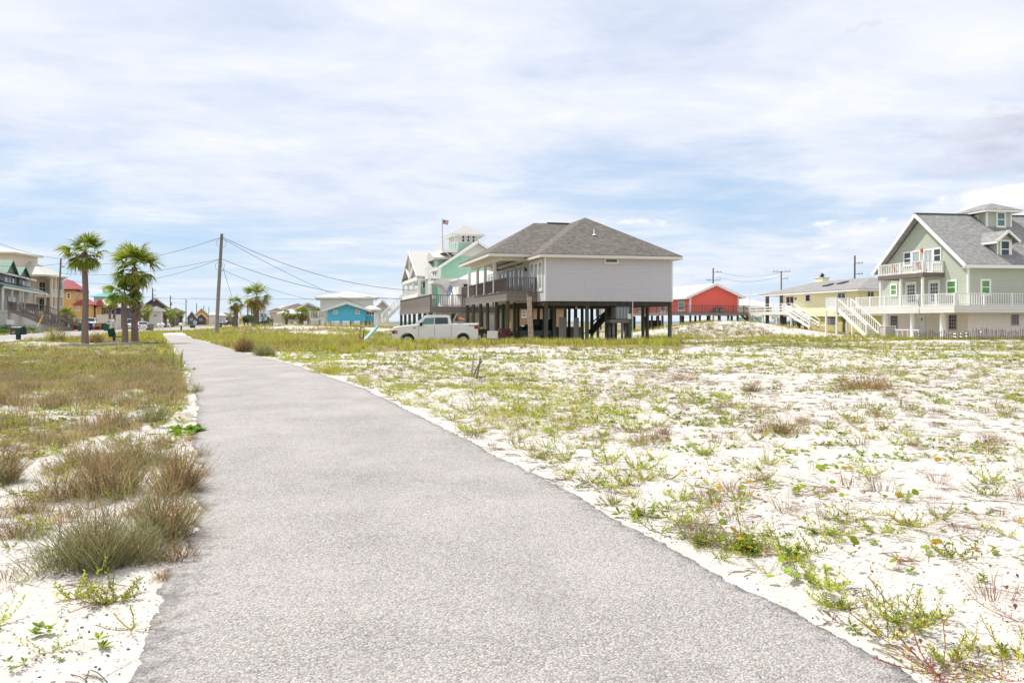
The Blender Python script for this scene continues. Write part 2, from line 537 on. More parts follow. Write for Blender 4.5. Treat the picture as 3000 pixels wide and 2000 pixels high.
M = dict(
    white=plain('white_paint', (.85, .84, .81), .45, .05),
    cream=plain('cream_trim', (.70, .66, .58), .5, .06),
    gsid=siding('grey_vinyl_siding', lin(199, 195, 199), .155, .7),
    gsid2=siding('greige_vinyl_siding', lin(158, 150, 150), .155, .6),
    roofg=shingle('grey_brown_shingles', (.085, .076, .066), (.235, .213, .188), .2, .07),
    roofl=shingle('pale_grey_shingles', (.19, .185, .175), (.40, .39, .375), .22, .09),
    deck=wood('grey_deck_boards', (.20, .175, .16), 0, .14),
    rail=wood('grey_deck_rails', (.19, .155, .14), 2, .9),
    beam=wood('weathered_beam', (.22, .19, .17), 2, .3, .5),
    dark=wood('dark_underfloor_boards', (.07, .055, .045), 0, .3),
    pale=wood('bleached_boards', (.42, .39, .36), 0, .12),
    pile=pile_mat(),
    glass=glass(),
    glassg=glass('green_tinted_glass', (.10, .22, .19)),
    glassv=glass('green_lit_glass', (.10, .30, .06)),
    blind=curtain('pane_with_blind', (.42, .50, .48)),
    black=plain('black_paint', (.012, .012, .013), .35, .1),
    dgrey=plain('dark_grey_metal', (.06, .06, .065), .45, .15),
    grey=plain('grey_metal', (.32, .32, .33), .4, .1),
    steel=plain('galvanised_steel', (.46, .47, .48), .35, .12, metal=.6),
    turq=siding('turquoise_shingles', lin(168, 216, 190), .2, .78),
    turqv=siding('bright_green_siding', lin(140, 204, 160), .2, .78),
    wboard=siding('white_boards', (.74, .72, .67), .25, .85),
    stucco=plain('white_stucco', (.80, .78, .72), .75, .04, 1.2, .1),
    wmetal=seam('white_metal_roof', (.78, .77, .74), 0, .45, .35, .06),
    wmetalv=seam('white_metal_roof_panels', (.78, .77, .74), 1, .45, .35, .06),
    cmetal=seam('cream_metal_roof', (.56, .53, .47), 1, .6, .7, .28),
    smetal=seam('pale_grey_metal_roof', (.52, .505, .475), 0, .42, .65, .12),
    redm=seam('red_metal_roof', (.36, .05, .06), 1, .55, .7, .2),
    grnm=seam('green_metal_roof', (.045, .17, .10), 1, .55, .65, .2),
    grnd=seam('dark_green_metal_awning', (.012, .075, .055), 1, .4, .35, .25),
    teal=seam('teal_metal_roof', (.04, .36, .40), 1, .5, .7, .1),
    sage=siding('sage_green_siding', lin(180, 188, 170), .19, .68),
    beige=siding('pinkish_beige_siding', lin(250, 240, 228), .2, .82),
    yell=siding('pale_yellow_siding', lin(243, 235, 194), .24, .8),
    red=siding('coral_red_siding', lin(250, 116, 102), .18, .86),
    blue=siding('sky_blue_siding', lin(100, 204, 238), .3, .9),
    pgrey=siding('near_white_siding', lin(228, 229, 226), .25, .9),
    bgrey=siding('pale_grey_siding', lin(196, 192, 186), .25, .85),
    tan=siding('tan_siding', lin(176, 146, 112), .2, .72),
    ochre=plain('ochre_stucco', lin(232, 190, 120), .8, .1, .9),
    creamw=plain('cream_stucco', lin(214, 202, 182), .8, .07, .7),
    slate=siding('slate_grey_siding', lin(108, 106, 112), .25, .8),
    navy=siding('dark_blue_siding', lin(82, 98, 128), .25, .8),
    brownr=shingle('brown_shingles', (.12, .09, .075), (.25, .19, .16), .5, .15),
    ply=plain('bare_plywood', lin(212, 160, 106), .8, .12, .6),
    maroon=plain('maroon_paint', (.12, .022, .028), .5, .2),
    green=plain('green_plastic', (.01, .11, .045), .45, .1),
    dkgreen=plain('dark_green_plastic', (.006, .035, .028), .4, .1),
    bluep=plain('blue_plastic', (.02, .06, .35), .45, .1),
    aqua=plain('pale_aqua_plastic', (.42, .68, .66), .35, .06),
    orange=plain('faded_orange_board', (.65, .26, .13), .6, .15),
    redp=plain('red_plastic', (.45, .02, .02), .3, .08),
    amber=plain('amber_plastic', (.75, .14, .03), .3, .08),
    yellow=plain('yellow_plastic', (.75, .50, .04), .45, .1),
    carw=plain('white_car_paint', (.80, .79, .77), .22, .04, 1, 0, 0, .5),
    cars=plain('silver_car_paint', (.20, .21, .22), .25, .06, 1, 0, .4, .5),
    card=plain('dark_car_paint', (.03, .035, .04), .25, .06, 1, 0, .2, .5),
    rubber=plain('tyre_rubber', (.018, .018, .018), .85, .2),
    pole=bark_mat('grey_pole_wood', (.17, .145, .125), (.40, .36, .32), .8),
    poled=bark_mat('dark_pole_wood', (.085, .075, .065), (.20, .18, .16), .8),
    bark=bark_mat('palm_bark', (.08, .058, .048), (.34, .265, .225), .13),
    boot=bark_mat('palm_boots', (.10, .08, .07), (.38, .32, .27), .25),
    drift=bark_mat('peeling_trunk', (.20, .14, .10), (.74, .60, .46), .35),
    stone=plain('pale_stone_blocks', (.40, .37, .33), .9, .3, 6, .4),
    kerb=plain('pale_concrete', (.52, .49, .45), .85, .12, 1.5, .1),
    wire=plain('black_cable', (.03, .03, .035), .5, .1),
    leaf=leafmat('leaves', .42),
    straw=leafmat('dry_stems', .25, .8),
    sand=sand_mat(), path=path_mat(), road=road_mat(), sea=sea_mat(),
)


def window(parent, side, pl, a0, a1, z0, z1, cols=1, rows=2, fw=.09, frame='white', pane='glass', name='window', mw=.035, sill=True):
    a0, a1 = min(a0, a1), max(a0, a1)
    z0, z1 = min(z0, z1), max(z0, z1)
    m = MB()
    m.obox(side, pl, a0, a0 + fw, .002, .06, z0, z1).obox(side, pl, a1 - fw, a1, .002, .06, z0, z1)
    m.obox(side, pl, a0 + fw, a1 - fw, .002, .06, z1 - fw, z1).obox(side, pl, a0 + fw, a1 - fw, .002, .06, z0, z0 + fw)
    if sill: m.obox(side, pl, a0 - .05, a1 + .05, .003, .10, z0 - .05, z0)
    for i in range(1, cols):
        x = a0 + fw + (a1 - a0 - 2 * fw) * i / cols
        m.obox(side, pl, x - mw, x + mw, .004, .045, z0 + fw, z1 - fw)
    for j in range(1, rows):
        y = z0 + fw + (z1 - z0 - 2 * fw) * j / rows
        m.obox(side, pl, a0 + fw, a1 - fw, .004, .042, y - mw, y + mw)
    w = m.build(name, M[frame], parent)
    g = MB().obox(side, pl, a0 + fw * .9, a1 - fw * .9, .003, .02, z0 + fw * .9, z1 - fw * .9)
    g.build('pane', M[pane], w)
    return w


def door(parent, side, pl, a0, a1, z0, z1, leaf='white', glassy=True, frame='white', rows=5, cols=3):
    a0, a1 = min(a0, a1), max(a0, a1)
    m = MB().obox(side, pl, a0, a0 + .12, .002, .06, z0, z1).obox(side, pl, a1 - .12, a1, .002, .06, z0, z1).obox(side, pl, a0 + .12, a1 - .12, .002, .06, z1 - .12, z1)
    m.obox(side, pl, a0 + .12, a1 - .12, .002, .03, z0, z1 - .12)
    d = m.build('door', M[frame], parent)
    if glassy:
        g = MB().obox(side, pl, a0 + .27, a1 - .27, .031, .038, z0 + .45, z1 - .3)
        g.build('pane', M['glass'], d)
        b = MB()
        for i in range(1, cols):
            x = a0 + .27 + (a1 - a0 - .54) * i / cols; b.obox(side, pl, x - .02, x + .02, .038, .046, z0 + .45, z1 - .3)
        for i in range(1, rows):
            y = z0 + .45 + (z1 - z0 - .75) * i / rows; b.obox(side, pl, a0 + .27, a1 - .27, .038, .045, y - .02, y + .02)
        b.build('glazing_bar', M[frame], d)
    MB().obox(side, pl, a1 - .22, a1 - .17, .031, .09, z0 + 1.0, z0 + 1.06).build('handle', M['dgrey'], d)
    return d


def piling(parent, x, y, z1, r=.14, mat='pile', z0=-.4):
    m = MB()
    lean = (random.uniform(-.03, .03), random.uniform(-.03, .03))
    m.tube([(x + lean[0], y + lean[1], z0), (x + lean[0] * .4, y, (z0 + z1) / 2), (x, y, z1)], [r * 1.04, r, r * .97], 10)
    return m.build('piling', M[mat], parent, True)
# ------------------------------------------------------------------ plant cover
def cover(x, y):
    """How thickly the ground is grown over, 0 bare sand to 1 closed grass."""
    x = np.asarray(x, float); y = np.asarray(y, float)
    d = path_dist(x, y); ad = np.abs(d)
    n = fbm(x * .33, y * .33, 31); n2 = fbm(x * .10, y * .16, 55)
    pxx = CX + F * x / np.maximum(y, 1)
    right = (d > 0) | (y > PATH_END + 2)
    band = sstep(41, 47, y + (n2 - .5) * 9) * (1 - sstep(56, 64, y))
    band = band * np.where(pxx > 2000, .50, 1.0) * np.where(pxx < 850, 1.0, .92)
    strip = sstep(9, 15, y) * (1 - sstep(5, 11, d)) * sstep(.0, .5, ad) * .16
    low = sstep(26, 38, y) * .22 * sstep(.42, .62, n)
    far = sstep(56, 66, y) * (.28 + .6 * sstep(.36, .58, n2))
    bare = (1 - .93 * gauss(x, y, 22, 84, 8, 8)) * (1 - .9 * gauss(x, y, 29, 83, 9, 6)) * (1 - .6 * gauss(x, y, -9, 76, 12, 6))
    rr = np.clip(band + strip + low * (1 - band) + far * bare, 0, 1)
    rr = np.clip(rr - .45 * sstep(.55, .75, n) * (y < 40), 0, 1)
    # left of the path
    thick = sstep(12.0, 19.5, y + (n - .5) * 16) * (1 - sstep(22, 31, y + (n2 - .5) * 14)) * sstep(.8, 3.6, ad + (n - .5) * 4) * (.22 + .70 * sstep(.38, .55, n))
    mid = sstep(27, 32, y) * (.10 + .45 * sstep(.45, .62, n2))
    tall = sstep(58, 64, y) * .45
    nearl = sstep(9.0, 11, y) * .22
    edge = sstep(14, 20, y) * .30 * (1 - sstep(1.2, 3.2, ad))
    ll = np.clip(thick + mid + tall + nearl + edge, 0, 1)
    c = np.where(right, rr, ll)
    c = c * sstep(.0, .22, np.where(y > PATH_END + 2, 1.0, ad))
    c = c * (1 - road_mask(x, y))
    return c


_road = [(GP(-200, 1004)[0], GP(-200, 1004)[1]), GP(0, 994), GP(110, 987), GP(250, 974.5), GP(375, 969.5), GP(470, 966), GP(545, 962.2), GP(590, 958)]
_road = [(-38, 40), (-41.5, 56)] + [tuple(p) for p in _road[1:]] + [(-95, 330), (-150, 520)]
def road_c(y): return np.interp(y, [p[1] for p in _road], [p[0] for p in _road])
def road_mask(x, y):
    return (np.abs(x - road_c(y)) < 5.2) * (np.asarray(y) > 38)


def sheet(name, verts, quads, mat, kind=None, attrs=None, smooth=True):
    me = bpy.data.meshes.new(name)
    V = np.asarray(verts, np.float32); Q = np.asarray(quads, np.int32)
    me.vertices.add(len(V)); me.vertices.foreach_set('co', V.ravel())
    me.loops.add(Q.size); me.loops.foreach_set('vertex_index', Q.ravel())
    me.polygons.add(len(Q)); me.polygons.foreach_set('loop_start', np.arange(0, Q.size, 4, dtype=np.int32))
    if smooth: me.polygons.foreach_set('use_smooth', np.ones(len(Q), bool))
    for k, a in (attrs or {}).items():
        a = np.asarray(a, np.float32)
        if a.ndim == 1:
            at = me.attributes.new(k, 'FLOAT', 'POINT'); at.data.foreach_set('value', a)
        else:
            at = me.attributes.new(k, 'FLOAT_COLOR', 'POINT')
            at.data.foreach_set('color', np.concatenate([a, np.ones((len(a), 1), np.float32)], 1).ravel())
    me.materials.append(mat); me.update(calc_edges=True); me.validate()
    o = bpy.data.objects.new(name, me); COL.objects.link(o)
    if kind: o['kind'] = kind
    return o


def grid_quads(nr, nc, wrap=False):
    i = np.arange(nr - 1)[:, None]; j = np.arange(nc - (0 if wrap else 1))[None, :]
    j2 = (j + 1) % nc
    return np.stack([i * nc + j, i * nc + j2, (i + 1) * nc + j2, (i + 1) * nc + j], -1).reshape(-1, 4)

# ground: one sheet round the camera out to the horizon
_r = np.concatenate([[.05], np.geomspace(.6, 9000, 620)])
_a = np.concatenate([np.linspace(-46, 46, 420), np.linspace(46, 314, 90)[1:-1]]) * math.pi / 180
rr, aa = np.meshgrid(_r, _a, indexing='ij')
gx, gy = (rr * np.sin(aa)).ravel(), (rr * np.cos(aa)).ravel()
gz = H(gx, gy)
pd = path_dist(gx, gy)
onp = (pd == 0) & (gy < PATH_END) & (gy > -29)
gz = gz - .03 * onp * sstep(0, .3, np.minimum(gx - path_l(gy), path_r(gy) - gx))
_veg = cover(gx, gy)
_veg = np.where(gy > 130, np.clip(_veg + .1, 0, 1), _veg)
_q = grid_quads(len(_r), len(_a), True)[:, ::-1]
ground = sheet('ground', np.stack([gx, gy, gz], 1), _q, M['sand'], 'structure', {'veg': _veg})
tag(ground, 'white quartz sand lot with dry litter and thatch', 'ground')

# the path: a strip with crumbling edges
_y = np.concatenate([np.linspace(-12, 2.5, 30), np.linspace(2.5, 12, 500)[1:], np.geomspace(12, PATH_END, 420)[1:]])
_t = np.concatenate([[0, .006, .02, .05, .1], np.linspace(.15, .85, 15), [.9, .95, .98, .994, 1]])
l0 = path_l(_y); r0 = path_r(_y)
for k in (1,):
    ks = np.ones(9) / 9
    l0 = np.convolve(np.pad(l0, 4, 'edge'), ks, 'valid'); r0 = np.convolve(np.pad(r0, 4, 'edge'), ks, 'valid')
amp = np.clip(.3 + _y * .02, .3, 1)
l0 = l0 + (fbm(_y * .8, _y * 0, 5, 3) - .5) * .34 + (fbm(_y * 4.3, _y * 0 + 9, 15, 4) - .5) * .13 + (fbm(_y * 17, _y * 0, 6, 3) - .5) * .06
r0 = r0 + (fbm(_y * .9, _y * 0 + 3, 8, 4) - .5) * .12 + (fbm(_y * 13, _y * 0 + 5, 16, 4) - .5) * .07
px_ = l0[:, None] * (1 - _t) + r0[:, None] * _t
py_ = np.repeat(_y[:, None], len(_t), 1)
pz_ = H(px_, py_) * 0 + .018 + .02 * (1 - np.abs(_t * 2 - 1) ** 2) + (fbm(px_ * .8, py_ * .8, 41) - .5) * .012
pz_[:, 0] = -.03; pz_[:, -1] = -.03
_e = np.maximum((np.abs(_t * 2 - 1) ** 6)[None] * .8, (np.clip(1 - _t, 0, 1) ** 7)[None] * (1 - sstep(5, 9, _y))[:, None] * .8)
path = sheet('path', np.stack([px_, py_, pz_], -1).reshape(-1, 3), grid_quads(len(_y), len(_t)), M['path'], 'structure', {'edge': _e.ravel()})
tag(path, 'worn grey asphalt footpath curving away through the sand', 'path')

# the road with its pale concrete gutter on either side
_y = np.concatenate([np.linspace(40, 330, 260)])
c0 = road_c(_y)
c0 = np.convolve(np.pad(c0, 12, 'edge'), np.ones(25) / 25, 'valid')
def strip(name, o0, o1, z, mat, label):
    V = np.stack([np.stack([c0 + o0, _y, H(c0 + o0, _y) + z], 1), np.stack([c0 + o1, _y, H(c0 + o1, _y) + z], 1)], 1).reshape(-1, 3)
    o = sheet(name, V, grid_quads(len(_y), 2), M[mat], 'structure')
    return tag(o, label, 'road')
strip('road', -4.2, 4.2, .035, 'road', 'grey asphalt beach road running away beside the houses')
strip('road_gutter', 4.2, 5.0, .04, 'kerb', 'pale concrete gutter along the near side of the road')
strip('road_gutter', -5.0, -4.2, .04, 'kerb', 'pale concrete gutter along the house side of the road')

# the gulf beyond the houses
V = np.array([(-900, 640, .12), (9000, 520, .12), (9000, 8800, .12), (-900, 8800, .12)])
sea = sheet('sea', V, [[0, 1, 2, 3]], M['sea'], 'structure')
tag(sea, 'blue sea on the horizon behind the stilt houses', 'sea')

# ------------------------------------------------------------------ sky, sun, camera
SUN_EL = 56.0
SUN_AZ = math.degrees(math.atan2(-.77, .64))
w = bpy.data.worlds.new('World'); scene.world = w; w.use_nodes = True
class WT(NT):
    def __init__(s, tree):
        s.t = tree; s.n = tree.nodes; s.n.clear()
t = WT(w.node_tree)
sky = t.new('TexSky', sky_type='NISHITA')
sky.sun_disc = False; sky.sun_elevation = R(SUN_EL); sky.sun_rotation = R(SUN_AZ)
sky.air_density = 1.0; sky.dust_density = .0; sky.ozone_density = 1.6
dv = t.new('TexCoord').outputs['Generated']
x, y, z = t.sep(dv)
zc = t.math('MAXIMUM', z, .0)
den = t.math('ADD', zc, .10)
p = t.comb(t.math('DIVIDE', x, den), t.math('DIVIDE', y, den), 0.0)
warp = t.noise(t.scale(p, (.5, .5, .5)), 1.0, 3, .5, 1)
wa = t.new('MixRGB', blend_type='ADD'); wa.inputs[0].default_value = 1
t.set(wa.inputs[1], p); t.set(wa.inputs[2], t.mix(1.0, warp, (1.1, .7, .0), 'MULTIPLY'))
pw = wa.outputs[0]
rot = t.new('Mapping'); t.set(rot.inputs['Vector'], pw); rot.inputs['Rotation'].default_value = (0, 0, R(14)); rot.inputs['Scale'].default_value = (.95, 1.0, 1)
rot.inputs['Location'].default_value = (3.7, 1.3, 0)
n1 = t.noise(rot.outputs[0], .62, 9, .56)
rot2 = t.new('Mapping'); t.set(rot2.inputs['Vector'], pw); rot2.inputs['Rotation'].default_value = (0, 0, R(-16)); rot2.inputs['Scale'].default_value = (.9, 1.1, 1)
n2 = t.noise(rot2.outputs[0], 1.5, 10, .62)
n3 = t.noise(t.scale(pw, (.75, 1.1, 1)), 3.2, 9, .68)
f = t.math('ADD', t.math('MULTIPLY', n1, .60), t.math('ADD', t.math('MULTIPLY', n2, .25), t.math('MULTIPLY', n3, .15)))
f = t.math('ADD', f, t.ramp(t.math('ADD', t.math('MULTIPLY', x, .5), .5), [(.26, -.0), (.36, .0), (.46, .035), (.62, .03)]))
f = t.math('SUBTRACT', f, .032)
# thicker veil high up, thinner towards the horizon
bias = t.ramp(zc, [(0, .06), (.05, .03), (.10, .05), (.18, .10), (.30, .17), (1, .20)])
f = t.math('ADD', f, bias)
thin = t.ramp(f, [(.41, .06), (.50, .38), (.575, .78), (.66, .96), (.85, 1)])
skyc = t.mix(t.ramp(zc, [(.0, .92), (.22, .80), (.5, .2)]), sky.outputs[0], t.mix(1.0, t.ramp(zc, [(0, (.62, .78, .92)), (.10, (.44, .63, .86)), (.35, (.42, .56, .82))]), (7.2, 7.2, 7.2), 'MULTIPLY'))
cl = t.mix(t.ramp(n2, [(.35, 0), (.65, 1)]), (5.4, 5.75, 6.7), (6.75, 6.85, 7.2))
c = t.mix(thin, skyc, cl)
# heaped clouds low over the sea, away to the right: a grey shelf above, lit white heads below it
cv = t.comb(t.math('MULTIPLY', x, 6.0), t.math('MULTIPLY', z, 13.0), 2.0)
wz = t.noise(cv, 1.1, 3, .5, 1)
cw = t.new('MixRGB', blend_type='ADD'); cw.inputs[0].default_value = .35; t.set(cw.inputs[1], cv); t.set(cw.inputs[2], wz)
cn = t.noise(cw.outputs[0], 1.5, 9, .60)
up = t.new('VectorMath', operation='ADD'); t.set(up.inputs[0], cw.outputs[0]); up.inputs[1].default_value = (-.10, .22, 0)
cn2 = t.noise(up.outputs[0], 1.5, 5, .55)
wx = t.ramp(x, [(.36, 0), (.455, 1), (.62, 1), (.75, .3)])
shelf = t.math('MULTIPLY', t.ramp(z, [(.115, 0), (.155, 1), (.20, .95), (.26, 0)]), wx)
sm = t.ramp(t.math('ADD', cn, t.math('MULTIPLY', t.math('SUBTRACT', shelf, 1.0), .30)), [(.38, 0), (.50, .65), (.68, 1)])
c = t.mix(t.math('MULTIPLY', sm, 1.0), c, t.mix(t.ramp(cn2, [(.35, 0), (.65, 1)]), (5.3, 5.35, 6.1), (3.7, 3.85, 4.8)))
head = t.math('MULTIPLY', t.ramp(z, [(0, .35), (.05, .5), (.085, .55), (.115, 1), (.135, 1), (.165, 0)]), t.ramp(x, [(.22, .4), (.42, .62), (.475, 1), (.7, 1)]))
hm = t.ramp(t.math('ADD', cn, t.math('MULTIPLY', t.math('SUBTRACT', head, 1.0), .42)), [(.40, 0), (.455, .9), (.55, 1)])
hl = t.ramp(t.math('ADD', t.math('SUBTRACT', cn, cn2), .5), [(.38, 0), (.56, 1)])
c = t.mix(hm, c, t.mix(hl, (5.2, 5.4, 6.3), (7.2, 7.15, 7.25)))
bg = t.new('Background'); t.set(bg.inputs[0], c); bg.inputs[1].default_value = .1
wo = t.new('OutputWorld'); t.t.links.new(bg.outputs[0], wo.inputs[0])

ld = bpy.data.lights.new('sun', 'SUN'); ld.energy = 3.4; ld.angle = R(.6); ld.color = (1, .955, .89)
sun = bpy.data.objects.new('sun', ld); COL.objects.link(sun)
sd = Vector((math.sin(R(SUN_AZ)) * math.cos(R(SUN_EL)), math.cos(R(SUN_AZ)) * math.cos(R(SUN_EL)), math.sin(R(SUN_EL))))
sun.rotation_euler = sd.to_track_quat('Z', 'Y').to_euler()
sun.location = sd * 40

cd = bpy.data.cameras.new('camera'); cam = bpy.data.objects.new('camera', cd); COL.objects.link(cam)
cam.location = (0, 0, CH); cam.rotation_euler = (R(90), 0, 0)
cd.sensor_width = 36; cd.lens = F / 3000 * 36; cd.shift_y = (HY - 1000) / 3000
cd.clip_start = .05; cd.clip_end = 20000
scene.camera = cam
scene.view_settings.view_transform = 'Standard'; scene.view_settings.look = 'None'
scene.view_settings.exposure = 0.55; scene.view_settings.gamma = 1.0; scene.view_settings.use_curve_mapping = False
scene.cycles.max_bounces = 6; scene.cycles.transparent_max_bounces = 4
scene.cycles.use_denoising = True
# ------------------------------------------------------------------ plants
def _quadset(parts):
    V = np.concatenate([p[0] for p in parts]); C = np.concatenate([p[2] for p in parts])
    o, Q = 0, []
    for p in parts:
        Q.append(p[1] + o); o += len(p[0])
    return V, np.concatenate(Q), C


def t_blades(g, n, h, spread, w, cols, lean=.45, base=.03, tipw=.15):
    """A tuft of curved grass blades."""
    P = []
    for i in range(n):
        a = g.uniform(0, 2 * math.pi); r = base * math.sqrt(g.uniform()); hh = h * g.uniform(.55, 1.1)
        l = spread * hh * g.uniform(.1, 1) ** 1.0
        b = np.array([math.cos(a) * r, math.sin(a) * r, -.02])
        d = np.array([math.cos(a + g.uniform(-.6, .6)), math.sin(a + g.uniform(-.6, .6)), 0])
        s = np.array([math.cos(a + 1.57 + g.uniform(-1, 1)), math.sin(a + 1.57 + g.uniform(-1, 1)), 0]) * w * g.uniform(.7, 1.2) / 2
        m = b + d * l * .35 + np.array([0, 0, hh * .6]); q = b + d * l * (1 + lean * g.uniform(0, .6)) + np.array([0, 0, hh * g.uniform(.8, 1.05) * (1 - .3 * lean)])
        V = np.array([b - s, b + s, m - s * .8, m + s * .8, q - s * tipw, q + s * tipw])
        c = np.array(cols[g.integers(len(cols))]) * g.uniform(.75, 1.2)
        P.append((V, np.array([[0, 1, 3, 2], [2, 3, 5, 4]]), np.repeat(c[None], 6, 0)))
    return _quadset(P)


def _leaf(b, d, up, L, W, c, cup=.15):
    s = np.cross(d, up); s = s / (np.linalg.norm(s) + 1e-6) * W / 2
    m = b + d * L * .55 - up * L * cup * .2
    return (np.array([b, m + s, b + d * L - up * L * cup, m - s]), np.array([[0, 1, 2, 3]]), np.repeat(np.array(c)[None], 4, 0))


def _strip(pts, w, c):
    P = []
    pts = [np.array(p, float) for p in pts]
    d = pts[-1] - pts[0]; s = np.cross(d, [0, 0, 1.0]); s = s / (np.linalg.norm(s) + 1e-6) * w / 2 + np.array([0, 0, w * .35])
    V = np.concatenate([[p - s, p + s] for p in pts])
    Q = np.array([[2 * i, 2 * i + 1, 2 * i + 3, 2 * i + 2] for i in range(len(pts) - 1)])
    return (V, Q, np.repeat(np.array(c)[None], len(V), 0))


def t_sprig(g, nst, L, leafL, leafW, cols, stemc, nl=12, rise=.5):
    """Low stems that creep outwards, turn up and carry short fleshy leaves."""
    P = []
    a0 = g.uniform(0, 6.28)
    for i in range(nst):
        a = a0 + 6.28 * i / nst + g.uniform(-.5, .5); l = L * g.uniform(.45, 1.15); up = rise * g.uniform(.5, 1.2)
        bend = g.uniform(-.5, .5)
        def at(t):
            aa = a + bend * t
            return np.array([math.cos(aa) * l * t, math.sin(aa) * l * t, .004 + l * up * t ** 2.0])
        P.append(_strip([at(t) for t in (0, .35, .7, 1)], .0045, np.array(stemc) * g.uniform(.8, 1.2)))
        k = int(nl * g.uniform(.7, 1.2)); tint = g.uniform(.8, 1.2)
        for j in range(k):
            t = .18 + .82 * (j + .5) / k
            b = at(t); tang = at(min(1, t + .05)) - at(t - .05); tang /= np.linalg.norm(tang) + 1e-6
            ph = j * 2.4 + a
            o = np.array([math.cos(ph), math.sin(ph), .45]); o = o - tang * o.dot(tang) * .4 + tang * .7; o /= np.linalg.norm(o)
            c = np.array(cols[g.integers(len(cols))]) * tint * g.uniform(.8, 1.25)
            P.append(_leaf(b, o, np.array([0, 0, 1.0]), leafL * g.uniform(.6, 1.1), leafW * g.uniform(.8, 1.1), c))
    return _quadset(P)


def t_rosette(g, n, leafL, leafW, cols, stems=3, R0=.05):
    P = []
    for s in range(stems):
        o = np.array([g.normal() * R0, g.normal() * R0, g.uniform(0, .04)])
        for i in range(n):
            a = 6.28 * i / n * 1.6 + g.uniform(-.3, .3); e = g.uniform(.15, 1.15)
            d = np.array([math.cos(a) * math.cos(e), math.sin(a) * math.cos(e), math.sin(e)])
            c = np.array(cols[g.integers(len(cols))]) * g.uniform(.75, 1.25)
            P.append(_leaf(o, d, np.array([0, 0, 1.0]), leafL * g.uniform(.6, 1.15), leafW, c, .25))
    return _quadset(P)


def t_penny(g, n, r, cols, R0=.25):
    """Round leaves on short stalks along a runner."""
    P = []
    for i in range(n):
        o = np.array([g.normal() * R0, g.normal() * R0 * .5, 0]); h = g.uniform(.02, .07)
        t = np.array([g.normal() * .03, g.normal() * .03, h])
        P.append(_strip([o, o + t], .004, (.22, .20, .06)))
        nrm = np.array([g.normal() * .45, g.normal() * .45 - .25, 1.0]); nrm /= np.linalg.norm(nrm)
        u = np.cross(nrm, [1, 0, 0]); u /= np.linalg.norm(u); v = np.cross(nrm, u)
        rr = r * g.uniform(.6, 1.2)
        V = np.array([o + t + (u * math.cos(k * .785) + v * math.sin(k * .785)) * rr * (1 if k else .7) for k in range(8)])
        c = np.array(cols[g.integers(len(cols))]) * g.uniform(.8, 1.2)
        P.append((V, np.array([[0, 1, 2, 3], [0, 3, 4, 7], [4, 5, 6, 7]]), np.repeat(c[None], 8, 0)))
    return _quadset(P)


def t_twigs(g, n, L, w, cols, flat=.06):
    P = []
    a0 = g.uniform(0, 3.14)
    for i in range(n):
        a = a0 + g.normal() * .6; o = np.array([g.normal() * L * .3, g.normal() * L * .3, .004]); l = L * g.uniform(.3, 1)
        d = np.array([math.cos(a), math.sin(a), g.uniform(0, flat)])
        k = np.array([g.normal() * .06 * l, g.normal() * .06 * l, g.uniform(0, flat) * l])
        P.append(_strip([o, o + d * l * .5 + k, o + d * l], w, np.array(cols[g.integers(len(cols))]) * g.uniform(.7, 1.2)))
    return _quadset(P)


def scatter(name, temps, X, Y, S, mat, tints=None, label=None, cat=None, pick=None, dz=0.0, kind='stuff', parent=None):
    """Many copies of a few plants merged into one sheet of ground cover."""
    X = np.asarray(X); Y = np.asarray(Y); n = len(X)
    S = np.broadcast_to(S, (n,)); Z = H(X, Y) + dz
    th = rng.uniform(0, 6.283, n); k = rng.integers(len(temps), size=n) if pick is None else pick
    tints = np.ones((n, 3)) if tints is None else tints
    VV, QQ, CC, off = [], [], [], 0
    for i, (V, Q, C) in enumerate(temps):
        ix = np.nonzero(k == i)[0]
        if not len(ix): continue
        c, s = np.cos(th[ix])[:, None], np.sin(th[ix])[:, None]; sc = S[ix][:, None]
        x = (V[None, :, 0] * c - V[None, :, 1] * s) * sc + X[ix][:, None]
        y = (V[None, :, 0] * s + V[None, :, 1] * c) * sc + Y[ix][:, None]
        z = V[None, :, 2] * sc + Z[ix][:, None]
        VV.append(np.stack([x, y, z], -1).reshape(-1, 3))
        QQ.append((Q[None] + (np.arange(len(ix)) * len(V))[:, None, None]).reshape(-1, 4) + off)
        CC.append((C[None] * tints[ix][:, None]).reshape(-1, 3)); off += len(ix) * len(V)
    if not VV: return None
    o = sheet(name, np.concatenate(VV), np.concatenate(QQ), mat, kind, {'Col': np.clip(np.concatenate(CC), 0, .9)}, False)
    if label: o['label'] = label
    if cat: o['category'] = cat
    if parent is not None: o.parent = parent
    return o


def pmesh(name, tmpl, mat, parent=None, smooth=False):
    V, Q, C = tmpl
    o = sheet(name, V, Q, mat, None, {'Col': np.clip(C, 0, .9)}, smooth)
    if parent is not None: o.parent = parent
    return o


def fan(n, y0, y1, half=.72, px0=None, px1=None):
    """Random ground points in the field of view, evenly spread by area."""
    y = np.sqrt(rng.uniform(y0 ** 2, y1 ** 2, n))
    k0 = -half if px0 is None else (px0 - CX) / F
    k1 = half if px1 is None else (px1 - CX) / F
    return rng.uniform(k0, k1, n) * y, y

